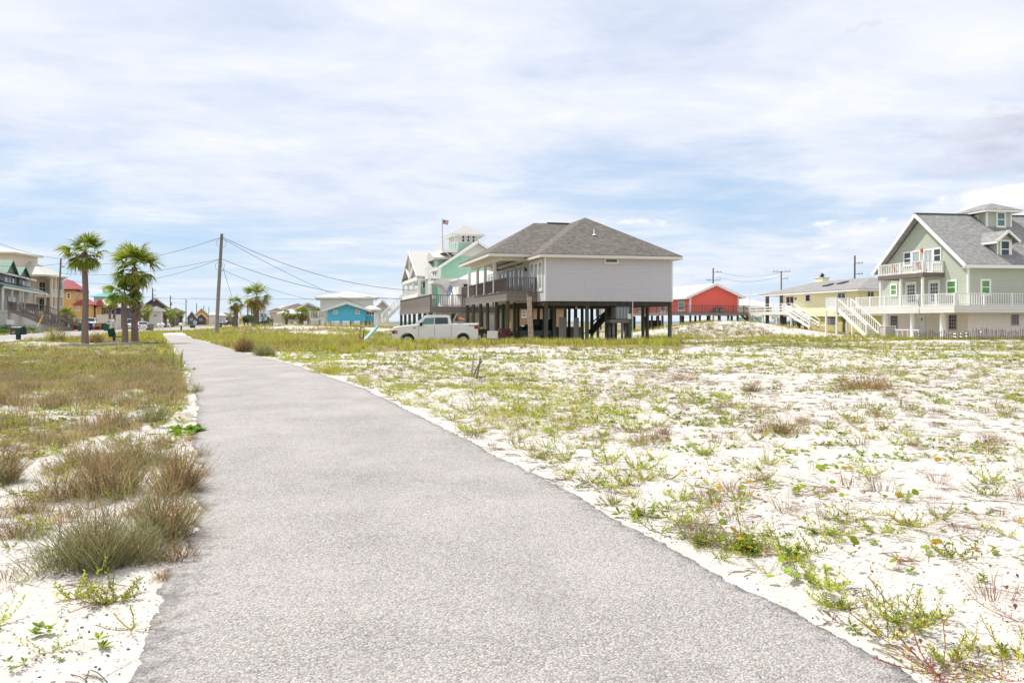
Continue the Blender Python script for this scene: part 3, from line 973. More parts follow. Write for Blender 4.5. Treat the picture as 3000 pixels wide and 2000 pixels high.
OL = [(.40, .37, .075), (.33, .33, .06), (.46, .40, .12), (.26, .27, .06), (.52, .45, .18)]
YG = [(.42, .43, .05), (.34, .39, .05), (.52, .48, .09), (.27, .33, .05)]
BR = [(.28, .18, .10), (.24, .155, .09), (.33, .24, .14), (.25, .21, .12), (.36, .30, .17)]
GG = [(.27, .28, .17), (.22, .24, .14), (.30, .27, .15), (.20, .20, .11)]
LF = [(.20, .30, .03), (.27, .37, .035), (.14, .23, .03), (.35, .41, .045)]
YL = [(.46, .47, .04), (.38, .43, .04), (.52, .47, .06), (.31, .38, .04)]
RD = [(.22, .08, .05), (.26, .14, .06), (.20, .17, .05), (.30, .10, .07)]
TW = [(.16, .11, .08), (.22, .15, .11), (.11, .085, .07), (.28, .20, .14)]
g = np.random.default_rng(11)
T_tall = [t_blades(g, 16, .55, .55, .022, OL, base=.14) for _ in range(5)]
T_tall2 = [t_blades(g, 17, .30, 1.1, .020, BR + GG[:2] + OL[:2], base=.2, lean=.7) for _ in range(4)]
T_grass = [t_blades(g, 20, .24, 1.3, .011, YG, base=.13, lean=.8) for _ in range(5)]
T_brown = [t_blades(g, 40, .33, 1.15, .0080, BR + BR[2:] + GG, base=.16, lean=.7) for _ in range(5)]
T_low = [t_rosette(g, 7, .10, .045, LF, 5, .14) for _ in range(5)]
T_sprig = [t_sprig(g, int(g.integers(5, 12)), .30, .050, .020, YL + LF[:2], (.22, .14, .06), 22, .75) for _ in range(10)]
T_sprigr = [t_sprig(g, int(g.integers(4, 9)), .26, .030, .010, YL[:2] + RD, (.28, .09, .07), 12) for _ in range(5)]
T_ros = [t_rosette(g, 8, .075, .020, LF, int(g.integers(1, 4)), .045) for _ in range(8)]
T_penny = [t_penny(g, int(g.integers(3, 8)), .030, [(.28, .36, .03), (.22, .31, .03), (.36, .38, .03), (.26, .35, .03), (.30, .38, .03), (.22, .32, .03), (.50, .30, .02)]) for _ in range(6)]
T_twig = [t_twigs(g, int(g.integers(6, 16)), .32, .0045, TW) for _ in range(8)]
T_tiny = [t_sprig(g, 2, .10, .028, .009, YL + LF, (.2, .14, .06), 7, .9) for _ in range(5)]
T_leaf = [t_rosette(g, 2, .03, .016, [(.24, .10, .04), (.20, .09, .05), (.30, .15, .05)], 1, .02) for _ in range(3)]
T_dryt = [t_blades(g, 40, .22, 1.7, .005, BR[:3] + [(.30, .17, .12)], base=.10, lean=.9) for _ in range(5)]


def keep(x, y, p): return rng.uniform(size=len(x)) < p
def clear(x, y, d0=.05): return np.abs(path_dist(x, y)) > d0
def tint(n, lo=.8, hi=1.2): return rng.uniform(lo, hi, (n, 1)) * (1 + rng.uniform(-.08, .08, (n, 3)))

# --- tall olive grass: the far band in front of the houses, the bank by the pole and beyond
x, y = fan(52000, 33, 112)
cv = cover(x, y)
k = keep(x, y, np.clip(cv * 1.1, 0, 1) * (.35 + .65 * sstep(.36, .52, fbm(x * .7, y * .7, 72))) * (1 - .45 * sstep(56, 112, y))) & clear(x, y, .1)
pxx = CX + F * x / y
k &= ~((pxx > 1990) & (y < 62) & (rng.uniform(size=len(x)) < .80))
k &= ~((path_dist(x, y) < 0) & (y < 58) & (rng.uniform(size=len(x)) < .94))
bed = (pxx > 165) & (pxx < 470) & (y > 44) & (y < 56)
k &= ~bed
inh = (np.abs(x - 6.5) < 5.2) & (y > 59.5) & (y < 74)
k &= ~inh
x, y = x[k], y[k]
S = rng.uniform(.55, 1.15, len(x)) * (.62 + .75 * fbm(x * .5, y * .5, 71)) * np.where(y > 56, .85, 1) * np.where(cover(x, y) > .6, 1, .7)
hue = fbm(x * .16, y * .16, 77)[:, None]
ti = tint(len(x)) * (np.array([[.98, 1.10, .9]]) * (1 - sstep(.46, .62, hue)) + np.array([[.92, .92, 1.15]]) * sstep(.46, .62, hue))
scatter('grass', T_tall, x, y, S, M['leaf'], ti, 'tall olive beach grass in a band before the stilt houses', 'grass')

x, y = fan(1700, 78, 96, px0=1960, px1=2330)
k = keep(x, y, .65 * sstep(.40, .55, fbm(x * .3, y * .3, 19)) + .05)
x, y = x[k], y[k]
scatter('dune_grass', T_tall2, x, y, rng.uniform(.7, 1.3, len(x)), M['leaf'], tint(len(x)), 'sparse brown grass over the white sand dune before the red house', 'grass')

# --- brown and olive grass: the thick patch left of the path and tufts elsewhere
x, y = fan(17000, 9, 36, px0=-700, px1=560)
k = keep(x, y, np.clip((cover(x, y) - .15) * 1.3, 0, 1)) & (path_dist(x, y) < -.25)
k &= ~(keep(x, y, .75) & (y < 14.5))
x1, y1 = x[k], y[k]
x, y = fan(8000, 34, 75, px0=-700, px1=560)
k = keep(x, y, .40 * cover(x, y)) & (path_dist(x, y) < -.3) & ~((CX + F * x / y > 170) & (CX + F * x / y < 465) & (y > 46) & (y < 54.5))
x2, y2 = x[k], y[k]
x, y = np.concatenate([x1, x2]), np.concatenate([y1, y2])
hue = fbm(x * .35, y * .35, 99)[:, None]
ti = tint(len(x)) * (np.array([[1.0, 1.08, .85]]) * (1 - sstep(.36, .54, hue)) + np.array([[1.02, .97, 1.05]]) * sstep(.36, .54, hue))
pick = np.where(y < 24, rng.integers(len(T_brown), size=len(x)), len(T_brown) + rng.integers(len(T_tall2), size=len(x)))
scatter('dry_grass', T_brown + T_tall2, x, y, rng.uniform(.45, 1.15, len(x)) * (.75 + .5 * fbm(x * .8, y * .8, 66)), M['leaf'], ti, 'brown and olive dry grass thick over the sand left of the path', 'grass', pick)

# --- short yellow green grass beside the path
x, y = fan(30000, 7.5, 42, px0=-300, px1=1900)
d = path_dist(x, y)
pr = np.where(d > 0, sstep(9, 15, y) * (1 - sstep(1.5, 7, d)) * .55 + .05 * sstep(10, 16, y), (1 - sstep(2.0, 4.5, -d)) * .5 * sstep(13, 20, y) + .14 * sstep(24, 32, y))
pr = pr * sstep(.42, .62, fbm(x * .75, y * .75, 61)) * 1.2
k = keep(x, y, pr * (.35 + .65 * sstep(34, 18, y) * 1.0)) & clear(x, y, .12)
x, y = x[k], y[k]
scatter('short_grass', T_grass, x, y, rng.uniform(.28, .65, len(x)), M['leaf'], tint(len(x)), 'short yellow green grass along the path edge', 'grass')

# --- creeping beach plants on the open sand
x, y = fan(34000, 3.4, 40)
d = path_dist(x, y)
n = fbm(x * .55, y * .55, 13)
pr = np.where(d > 0, .08 + .42 * sstep(.36, .58, n) + .50 * (1 - sstep(.3, 2.2, d)) * sstep(.05, .3, d), .40 * sstep(.33, .55, n) * sstep(6, 8.5, y) + .24)
pr = pr * np.where(y < 9, .72, .62)
k = keep(x, y, pr) & clear(x, y, .14) & (y > 3.2)
x, y = x[k], y[k]
pool = T_sprig + T_sprigr + T_ros + T_tiny
wts = np.array([.048] * 10 + [.020] * 5 + [.036] * 8 + [.030] * 5); wts /= wts.sum()
scatter('creeping_plants', pool, x, y, rng.uniform(.32, .80, len(x)) ** 1.0, M['leaf'], tint(len(x), .6, 1.2), 'low creeping beach plants with fleshy green leaves over the sand', 'ground cover', rng.choice(len(pool), len(x), p=wts))

# --- low leafy clumps, denser to the right and further off
x, y = fan(34000, 9, 62)
d = path_dist(x, y)
n = fbm(x * .30, y * .42, 83)
pr = np.where(d > 0, (.12 + .70 * sstep(.36, .58, n)) * sstep(.8, 3, d) * (.42 + .20 * sstep(22, 38, y)) * (1 - .5 * sstep(.46, .6, fbm(x * .15, y * .35, 29))), .48 * sstep(8.5, 11, y) * (1 - .6 * sstep(15, 20, y)))
k = keep(x, y, pr) & clear(x, y, .3) & ~((x < 10) & (y > 44) & (d > 0))
x, y = x[k], y[k]
hue = rng.uniform(size=(len(x), 1))
ti = tint(len(x), .5, 1.1) * np.where(hue < .35, np.array([[1.35, 1.15, 1.0]]), np.where(hue < .5, np.array([[1.3, .85, 1.6]]), np.array([[1.0, 1.0, 1.0]])))
scatter('leafy_ground_cover', T_low, x, y, rng.uniform(.35, 1.0, len(x)) * (.75 + .35 * sstep(15, 40, y)), M['leaf'], ti, 'scattered low green leaf clumps across the white sand lot', 'ground cover')

# --- round pennywort leaves
x, y = fan(330, 4.0, 16, px0=1500, px1=3300)
k = (path_dist(x, y) > .35) & keep(x, y, .10 + .85 * sstep(.46, .6, fbm(x * .4, y * .4, 5)))
x, y = x[k], y[k]
scatter('pennywort', T_penny, x, y, rng.uniform(.6, 1.15, len(x)), M['leaf'], tint(len(x)), 'round pennywort leaves standing on the sand', 'ground cover')

# --- dry stems, tangles and fallen leaves
x, y = fan(8500, 3.4, 30)
k = clear(x, y, .12) & keep(x, y, .12 + .65 * sstep(.42, .62, fbm(x * .45, y * .45, 47)))
x, y = x[k], y[k]
pick = np.where(rng.uniform(size=len(x)) < .22, len(T_twig) + rng.integers(len(T_dryt), size=len(x)), rng.integers(len(T_twig), size=len(x)))
scatter('dry_stems', T_twig + T_dryt, x, y, rng.uniform(.4, 1.0, len(x)), M['straw'], tint(len(x)), 'dry brown stems and twigs lying on the sand', 'litter', pick)
x, y = fan(700, 3.5, 9, px0=1700, px1=3100)
k = (path_dist(x, y) > .15) & (path_dist(x, y) < 2.5) & keep(x, y, .5)
x, y = x[k], y[k]
scatter('fallen_leaves', T_leaf, x, y, rng.uniform(.7, 1.5, len(x)), M['straw'], None, 'small rusty fallen leaves on the sand beside the path', 'litter')
x, y = fan(5000, 3.3, 22)
k = clear(x, y, .08) & keep(x, y, .25 + .5 * sstep(.4, .6, fbm(x * .6, y * .6, 53)))
x, y = x[k], y[k]
T_bits = [t_twigs(g, int(g.integers(3, 8)), .16, .006, [(.20, .15, .12), (.26, .20, .16), (.13, .10, .09), (.30, .22, .16)], .05) for _ in range(8)]
scatter('dead_litter', T_bits, x, y, rng.uniform(.3, 1.0, len(x)), M['straw'], tint(len(x)), 'small dead bits and stem scraps scattered over the sand', 'litter')
# crumbs broken off the path's edges
def t_crumb(g):
    a = np.array([[-1, -1, -.3], [1, -1, -.3], [1, 1, -.3], [-1, 1, -.3], [-.6, -.6, .7], [.7, -.5, .6], [.5, .7, .7], [-.7, .5, .5]]) * .008 * g.uniform(.5, 1.3, (8, 3))
    q = np.array([[4, 5, 6, 7], [0, 1, 5, 4], [1, 2, 6, 5], [2, 3, 7, 6], [3, 0, 4, 7]])
    return a, q, np.repeat(np.array([[.13, .12, .115]]) * g.uniform(.6, 1.5), 8, 0)
T_cr = [t_crumb(g) for _ in range(6)]
yy = np.sqrt(rng.uniform(3.2 ** 2, 9 ** 2, 420)); xx = path_l(yy) - np.abs(rng.normal(0, .32, 420)) - .02
yy2 = np.sqrt(rng.uniform(3.2 ** 2, 9 ** 2, 160)); xx2 = path_r(yy2) + np.abs(rng.normal(0, .25, 160)) + .05
scatter('asphalt_crumbs', T_cr, np.concatenate([xx, xx2]), np.concatenate([yy, yy2]), rng.uniform(.2, .9, 580) ** 1.3, M['straw'], None, 'dark crumbs of asphalt along the broken path edge', 'gravel', dz=.004)

# --- single plants: each a thing of its own
def plant(name, label, cat, x, y, tm, mat='leaf', s=1.0, group=None, rz=None):
    o = pmesh(name, tm, M[mat])
    o.location = (x, y, Hs(x, y)); o.scale = (s, s, s); o.rotation_euler = (0, 0, random.uniform(0, 6.28) if rz is None else rz)
    return tag(o, label, cat, group)

def t_bush(g, n, h, rad, w, cols, spread=.7):
    """A fuzzy domed clump: wiry stems from all over a lumpy disc, with short twigs filling the dome between them."""
    m = int(n * 1.3); N = n + m
    q = np.sqrt(g.uniform(size=N)) * g.uniform(.7, 1.05, N); a = g.uniform(0, 6.283, N)
    ph = g.uniform(0, 6.283, 3)
    lump = .82 + .22 * np.sin(a * 2 + ph[0]) + .18 * np.sin(a * 5 + ph[1]) + .10 * np.sin(a * 9 + ph[2])
    r = rad * q * lump
    bx, by = r * np.cos(a), r * np.sin(a)
    top = h * (1 - .62 * q ** 2.2) * (.55 + .75 * vnoise(bx / rad * 2.3 + ph[0] * 9, by / rad * 2.3, 3))
    long_ = np.arange(N) < n
    L = np.where(long_, top * g.uniform(.55, 1.12, N), h * g.uniform(.12, .38, N))
    z0 = np.where(long_, -.015, top * g.uniform(0, .85, N) ** 1.2)
    az = np.where(g.uniform(size=N) < .5, a + g.normal(0, .7, N), g.uniform(0, 6.283, N))
    el = np.clip(np.where(long_, 1.42 - np.abs(g.normal(0, .34, N)) - .38 * spread * q, g.uniform(.1, 1.35, N)), .08, 1.5)
    d = np.stack([np.cos(az) * np.cos(el), np.sin(az) * np.cos(el), np.sin(el)], 1)
    hz = np.stack([np.cos(az + g.normal(0, 1.2, N)), np.sin(az), 0 * az], 1)
    b = np.stack([bx, by, z0], 1)
    bend = (g.uniform(-.05, .28, N) * L)[:, None]
    dn = np.array([0, 0, 1.0])
    p1 = b + d * (L * .4)[:, None] + hz * bend * .15
    p2 = b + d * (L * .75)[:, None] + hz * bend * .5 - dn * bend * .06
    p3 = b + d * L[:, None] + hz * bend - dn * np.abs(bend) * .25
    brk = (g.uniform(size=N) < .06)[:, None]
    p3 = np.where(brk, p2 + hz * (L * .3)[:, None] - dn * (L * .12)[:, None], p3)
    for p in (p1, p2, p3): p[:, 2] = np.maximum(p[:, 2], .01)
    sa = g.uniform(0, 6.283, N); sv = np.stack([np.cos(sa), np.sin(sa), 0 * sa], 1) * (w * g.uniform(.5, 1.2, N) / 2)[:, None]
    V = np.stack([b - sv, b + sv, p1 - sv, p1 + sv, p2 - sv * .75, p2 + sv * .75, p3 - sv * .15, p3 + sv * .15], 1)
    Q = np.array([[0, 1, 3, 2], [2, 3, 5, 4], [4, 5, 7, 6]])
    Q = (Q[None] + (np.arange(N) * 8)[:, None, None]).reshape(-1, 4)
    patch = np.clip((vnoise(bx / rad * 1.7 + 5, by / rad * 1.7, 8) * len(cols) + g.normal(0, 1.1, N)).astype(int), 0, len(cols) - 1)
    C = np.array(cols)[patch] * g.uniform(.6, 1.35, (N, 1))
    C = np.repeat(C[:, None], 8, 1)
    return V.reshape(-1, 3), Q, C.reshape(-1, 3)

def bush(px, py, wpx, hpx, label, cols, n=420, w=.006, spread=.75, name='grass_clump'):
    x, y = GP(px, py); sc = y / F
    plant(name, label, 'grass clump', x, y, t_bush(g, int(n * 1.05), hpx * sc * 1.02, wpx * sc * .41, w * .75, cols, spread))
bush(300, 1650, 420, 215, 'biggest grey green and brown grass clump standing on bare sand by the path', BR + GG + GG, 1100, .0062)
bush(480, 1575, 260, 190, 'bushy brown grass clump leaning over the broken path edge', BR + GG, 620, .006)
bush(330, 1440, 330, 170, 'upright reddish brown grass clump behind the biggest clump', BR + GG[:1], 620, .007)
bush(520, 1440, 190, 170, 'rust brown grass clump touching the path, behind the bushy clump', BR, 520, .007)
bush(180, 1450, 200, 120, 'thin brown grass clump in open sand left of the reddish clump', BR, 300, .006, .9)
bush(0, 1400, 170, 165, 'brown grass clump cut off by the left edge of the view', BR + GG[:1], 420, .008)
bush(90, 1560, 190, 90, 'sparse grey grass clump on sand beneath the clump cut off by the edge', GG + BR[:2], 220, .005, 1.1)
bush(400, 1360, 300, 110, 'low brown grass mass behind the reddish and rust brown clumps', BR + GG, 700, .007, .9)
bush(240, 1350, 200, 80, 'faded brown grass clump at the back of the brown grass mass', BR + GG, 380, .007, 1.0)
bush(560, 1150, 110, 34, 'brownish grass tuft hugging the left path edge beyond the leafy plant', BR[2:] + GG, 220, .010, .9)
bush(450, 1235, 130, 60, 'small grey green grass clump near the path beyond the rust brown clump', GG, 300, .009)
bush(716, 1031, 80, 48, 'dark brown shrub on the far right edge of the path', [(.13, .09, .06), (.17, .12, .08)] + BR[:2], 420, .02)
bush(775, 1042, 90, 46, 'grey green shrub beside the dark brown shrub at the path edge', GG, 420, .02)
bush(282, 1004, 55, 34, 'round brown grass clump behind the tallest palm', BR[:3], 300, .03)
bush(165, 1003, 80, 50, 'green grass clump standing left of the palm bed', GG + OL, 260, .03)
bush(2535, 1145, 300, 50, 'wide wine brown grass clump far out on the right of the sand', BR[:3] + RD[1:2], 400, .012, 1.1)
bush(1990, 1110, 160, 32, 'low rust brown tuft on white sand before the grass band', BR[:3] + RD[1:2], 140, .012, 1.1)
bush(2205, 1138, 70, 40, 'small brown tuft right of the low rust brown tuft', BR, 160, .012, .9)
bush(2280, 1268, 190, 70, 'brown dry grass clump in the middle of the sand lot', BR[:4] + RD[1:2], 230, .007, 1.3)
bush(1900, 1320, 230, 60, 'sprawling reddish dry grass clump nearer the path', BR[:4] + RD[1:3], 200, .006, 1.5)
bush(1945, 1275, 60, 28, 'little brown tuft behind the sprawling reddish clump', BR, 120, .008, 1.0)
bush(2060, 1590, 150, 85, 'wispy tan grass tuft beside the near right path edge', BR[2:] + GG, 150, .005, .8)
bush(480, 1695, 100, 38, 'small straw coloured tuft at the edge of the broken asphalt', BR[2:4] + [(.34, .22, .12)], 150, .004, .9)
bush(965, 1092, 170, 36, 'olive grass tuft at the right path edge before the shrubs', YG + OL, 300, .014, .8)
# loose little clumps between the big ones
LC = []
for i in range(3): LC.append(t_bush(g, 110, .20, .17, .0048, [BR, BR + GG, BR[:2] + RD[1:2]][i], 1.2))
LO = []
for i, (pxp, pyp) in enumerate([(95, 1330), (150, 1375), (270, 1370), (210, 1505), (120, 1490), (395, 1505), (590, 1400), (570, 1500), (60, 1490), (245, 1600), (585, 1340), (470, 1310), (180, 1300), (350, 1300), (30, 1560), (560, 1290), (420, 1640), (525, 1640)]):
    x, y = GP(pxp, pyp)
    if i < 3:
        plant('grass_clump', 'small loose wiry brown grass clump between the larger clumps left of the path', 'grass clump', x, y, LC[i], 'leaf', 1.0, 'small loose grass clumps left of the path'); LO.append(bpy.data.objects[[o.name for o in COL.objects][-1]])
    else:
        o = LO[i % 3].copy(); COL.objects.link(o); o.location = (x, y, Hs(x, y)); k_ = random.uniform(.7, 1.25); o.scale = (k_, k_, k_); o.rotation_euler = (0, 0, random.uniform(0, 6.28))
x, y = GP(523, 1086)
P = [t_blades(g, 9, 1.02, .10, .034, [(.20, .26, .07), (.26, .30, .10)], base=.16), t_rosette(g, 14, .16, .05, LF + YL, 16, .20)]
plant('stalk_plant', 'leafy green plant with tall bare flower stalks beside the path', 'plant', x, y, _quadset(P))
x, y = GP(552, 1268)
plant('leafy_plant', 'bright green broad leaved plant growing at the left path edge', 'plant', x, y, t_rosette(g, 12, .14, .085, [(.15, .30, .02), (.20, .36, .02), (.11, .24, .02)], 9, .11))
x, y = GP(2745, 1975)
P = [t_sprig(g, 7, .30, .026, .010, RD, (.30, .07, .06), 16, .35) for _ in range(2)] + [t_sprig(g, 6, .36, .042, .011, YL, (.25, .14, .06), 14, .6)]
plant('creeping_plant', 'red stemmed creeping plant at the bottom right beside the path', 'plant', x, y, _quadset(P))
for pxp, pyp, lab, tm in [
    (2170, 1612, 'thick bright green weed on the right verge of the path', _quadset([t_rosette(g, 10, .11, .04, LF, 10, .10), t_sprig(g, 7, .3, .045, .013, YL, (.2, .14, .06), 13, .8)])),
    (1862, 1510, 'green weed cushion left of the wispy tan tuft', _quadset([t_rosette(g, 9, .09, .03, LF, 8, .09), t_sprig(g, 4, .2, .04, .011, YL, (.2, .14, .06), 11, .8)])),
    (1935, 1562, 'sprawling green weed just behind the sand strip of the path', t_sprig(g, 6, .26, .05, .016, LF, (.16, .12, .05), 12, .6)),
    (2640, 1830, 'spreading green weed right on the corner of the near sand', t_sprig(g, 8, .36, .05, .014, YL + LF, (.25, .15, .07), 16, .55)),
    (1520, 1190, 'round olive bush of weeds at the right edge of the path', t_sprig(g, 12, .42, .05, .02, LF + OL[:2], (.2, .15, .07), 18, .8)),
    (1375, 1210, 'low rounded weed bush near the first bend of the right edge', t_sprig(g, 12, .5, .05, .02, LF + OL[:2], (.2, .15, .07), 18, .8)),
    (128, 1860, 'small dark green weed with broad leaves on bare sand', t_rosette(g, 7, .06, .03, LF, 3, .03)),
    (300, 1895, 'small weed with pointed upright leaves beside the asphalt crumbs', t_rosette(g, 8, .07, .022, LF, 2, .03)),
    (385, 1845, 'yellow green creeping weed against the crumbled asphalt', t_sprig(g, 5, .16, .03, .01, YL, (.25, .15, .07), 12, .5)),
    (310, 1735, 'flat yellow green weed below the biggest grass clump', t_sprig(g, 5, .16, .026, .008, YL, (.25, .15, .07), 12, .4)),
]:
    x, y = GP(pxp, pyp)
    plant('beach_weed', lab, 'weed', x, y, tm)
# ------------------------------------------------------------------ the grey stilt house in the middle
fa = Fr(1596, 57, 13.5)
house = thing('stilt_house', 'grey vinyl sided house on dark pilings with a brown hip roof and wooden deck', 'house', (*fa.w(0, 0), 0), fa.deg)
W = fa.u(1971, 0); ZF = 2.99; ZE = 6.24; DV = 16.0
MB().box(0, W, 0, DV, ZF, ZE - .21).build('wall', M['gsid'], house)
for p in ([(-.016, .09), (-.016, -.016), (.09, -.016), (.09, -.002), (-.002, -.002), (-.002, .09)], [(W - .09, -.016), (W + .016, -.016), (W + .016, .09), (W + .002, .09), (W + .002, -.002), (W - .09, -.002)]):
    MB().prism([(q[0], q[1]) for q in (sorted(p, key=lambda q: 0) )], 2, ZF, ZE - .22).build('corner_trim', M['white'], house)
# roofs: the near hip, and the wing that reaches over the porch
r = MB()
x0, x1, y0, y1 = -.5, W + .55, -.55, DV + .5
xm = (x0 + x1) / 2; za = 9.62
b = [(x0, y0), (x1, y0), (x1, y1), (x0, y1)]
r.add([(x, y, ZE - .03) for x, y in b] + [(x, y, ZE) for x, y in b] + [(xm, 5.6, za), (xm, 11, za)],
      [(3, 2, 1, 0), (0, 1, 5, 4), (1, 2, 6, 5), (2, 3, 7, 6), (3, 0, 4, 7), (4, 5, 8), (5, 6, 9, 8), (6, 7, 9), (7, 4, 8, 9)])
roof = r.build('roof', M['roofg'], house)
eaves(x0 + .02, x1 - .02, y0 + .02, y1 - .02, ZE, .24).build('fascia', M['cream'], house)
r = MB(); ze2 = 6.52; u0, u1, v0, v1 = -3.4, xm + .5, 2.9, 15.6; rv = 9.6; zr = 9.58
b = [(u0, v0), (u1, v0), (u1, v1), (u0, v1)]
r.add([(x, y, ze2 - .03) for x, y in b] + [(x, y, ze2) for x, y in b] + [(1.8, rv, zr), (u1, rv, zr)],
      [(3, 2, 1, 0), (0, 1, 5, 4), (2, 3, 7, 6), (3, 0, 4, 7), (4, 5, 9, 8), (7, 4, 8), (6, 7, 8, 9), (1, 2, 6, 9, 5)])
r.build('porch_roof', M['roofg'], house)
e = MB(); e.box(u0 + .02, .6, v0 + .02, v0 + .06, ze2 - .26, ze2 - .034).box(u0 + .02, u0 + .06, v0 + .06, v1 - .02, ze2 - .26, ze2 - .034)
e.box(u0 + .06, .4, v0 + .06, v1 - .02, ze2 - .22, ze2 - .2)
e.build('porch_fascia', M['cream'], house)
MB().box(-2.35, -2.1, 3.6, 15.3, ze2 - .5, ze2 - .222).box(-2.1, -.01, 3.6, 3.75, ze2 - .5, ze2 - .222).build('porch_beam', M['cream'], house)
MB().box(2.9, 5.1, rv - .12, rv + .12, zr - .02, zr + .07).build('ridge_vent', M['dgrey'], roof)
uu = fa.u(1740, 2.6); zz = ZE + (2.6 + .55) * (za - ZE) / 6.15
MB().cyl(uu, 2.6, zz - .1, zz + .42, .05, n=8).tube([(uu, 2.55, zz - .1), (uu, 2.58, zz + .03)], [.24, .07], 10).build('vent_pipe', M['white'], roof)
# front window under the eave
window(house, '-v', 0, fa.u(1769), fa.u(1812.5), fa.z(773.6, 4.3), fa.z(753.5, 4.3), 1, 1, .15, 'cream', sill=False)
# the left wall: french doors, tall windows with transoms, far door
def french(v0, v1, z0, z1, n, trans=True):
    v0, v1 = min(v0, v1), max(v0, v1)
    m = MB()
    m.obox('-u', 0, v0, v0 + .12, .002, .07, z0, z1).obox('-u', 0, v1 - .12, v1, .002, .07, z0, z1).obox('-u', 0, v0 + .12, v1 - .12, .002, .07, z1 - .14, z1)
    zt = z0 + 2.05
    if trans: m.obox('-u', 0, v0 + .12, v1 - .12, .003, .065, zt, zt + .16)
    w = m.build('window', M['cream'], house)
    b = MB(); s = (v1 - v0 - .24) / n
    top = zt if trans else z1 - .14
    for i in range(n):
        a0 = v0 + .12 + i * s; a1 = a0 + s
        b.obox('-u', 0, a0, a0 + s * .16, .004, .05, z0, top).obox('-u', 0, a1 - s * .16, a1, .004, .05, z0, top)
        b.obox('-u', 0, a0 + s * .16, a1 - s * .16, .004, .05, top - .14, top).obox('-u', 0, a0 + s * .16, a1 - s * .16, .004, .05, z0, z0 + .2)
        MB().obox('-u', 0, a0 + s * .15, a1 - s * .15, .004, .02, z0 + .18, top - .12).build('pane', M['blind'], w)
    b.build('sash', M['white'] if not trans else M['grey'], w)
    if trans: MB().obox('-u', 0, v0 + .1, v1 - .1, .004, .02, zt + .15, z1 - .13).build('transom', M['glassg'], w)
ZD = 3.70
french(fa.v(1591), fa.v(1552.5), ZD, 6.0, 3, False)
for a, b_ in ((1536, 1514), (1511, 1489.5), (1487.5, 1465)):
    french(fa.v(a), fa.v(b_), ZD, ZD + 2.62, 2)
french(fa.v(1447), fa.v(1430), ZD, ZD + 2.2, 2, False)
v = fa.v(1543)
MB().box(-.16, -.002, v - .1, v + .1, 5.35, 5.6).build('wall_lamp', M['dgrey'], house)
v = fa.v(1437)
MB().cyl(-1.4, 9, 5.72, 6.3, .03, n=6).cyl(-1.4, 9, 5.6, 5.74, .16, n=10).box(-2.1, -.7, 8.93, 9.07, 5.66, 5.68).box(-1.47, -1.33, 8.3, 9.7, 5.685, 5.70).build('ceiling_fan', M['dgrey'], house)
# the deck
du = -2.25; dv0, dv1 = 2.0, 20.6
deck = MB().box(du, -.02, dv0, dv1, ZD - .08, ZD)
deck.build('deck', M['deck'], house)
MB().box(du - .03, du, dv0 - .04, dv1, ZD - .66, ZD + .02).box(du, -.02, dv0 - .04, dv0, ZD - .66, ZD + .02).box(du + .2, du + .3, dv0, dv1, ZD - .5, ZD - .09).build('deck_beam', M['beam'], house)
rl = MB(); rl.rail((du + .05, dv0 + .06, ZD), (-.06, dv0 + .06, ZD), 1.0, 2.2, .16, .1, .05)
rl.build('front_railing', M['rail'], house)
rl = MB(); rl.rail((du + .05, dv0 + .2, ZD), (du + .05, dv1, ZD), 1.0, 2.4, .16, .1, .06)
rl.rail((du + .2, dv1 - .05, ZD), (-.06, dv1 - .05, ZD), 1.0, 2.2, .16, .1, .06)
rl.build('side_railing', M['rail'], house)
for px in (1449, 1421.5, 1399.5, 1375):
    v = fa.v(px, du + .1)
    MB().box(du - .02, du + .22, v - .12, v + .12, ZD + .001, ze2 - .45).build('porch_post', M['white'], house)
# underside
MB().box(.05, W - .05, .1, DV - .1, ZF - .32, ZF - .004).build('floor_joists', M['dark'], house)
us = [.16, 3.14, 6.35, W - .16]
for j, v in enumerate((.16, 4.3, 8.4, 12.4, 15.7)):
    for i, u in enumerate(us):
        piling(house, u + (.5 if j % 2 and 0 < i < 3 else 0), v, ZF - .33 if v > .2 else ZF - .005, .145)
for u, v in ((1.35, 2.2), (5.2, 1.8), (8.3, 2.4), (4.2, 6), (1.7, 6.2), (2.4, 10.4), (5.0, 10.2), (7.4, 6.4), (1.2, 13.8), (8.6, 10.6), (4.6, 14.2)): piling(house, u, v, ZF - .33, .13)
for v in (2.15, 5.9, 9.2, 12, 15.2, 18.2):
    piling(house, du + .1, v, ZD - .67, .145)
for v in (2.3, 7.5, 11.5): piling(house, -.35, v, ZD - .67, .13)
for u in (2.6, 6.0):
    MB().cyl(u, .9, ZF - .4, ZF - .325, .05, n=8).ellip((u, .9, ZF - .46), (.09, .09, .1), 8, 5).build('floodlight', M['cream'], house)
u = fa.u(1853.5, -.05)
MB().cyl(u, -.05, -.1, ZF + .1, .028, n=8).box(u - .35, u - .13, -.02, .06, 1.75, 2.1).build('conduit', M['white'], house)
# inside stairs up under the house
ua, ub = fa.u(1733, 8), fa.u(1800, 8)
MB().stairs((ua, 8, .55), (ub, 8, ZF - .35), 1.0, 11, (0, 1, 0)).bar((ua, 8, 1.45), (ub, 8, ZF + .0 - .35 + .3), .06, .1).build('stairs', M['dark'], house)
for px0, px1, py0, nm in ((1637.5, 1658.5, 929, 'screen_panel'), (1681, 1696, 930, 'screen_panel')):
    MB().box(fa.u(px0, 2.6), fa.u(px1, 2.6), 2.6, 2.66, .0, fa.z(py0, 2, 2.6)).build(nm, M['pale'], house)
MB().box(4.1, 6.1, 10.2, 11.6, -.1, 1.1).build('storage_bin', M['pale'], house)
MB().box(2.6, 4.0, 10.8, 13.0, -.1, 1.75).build('storage_enclosure', M['dark'], house)

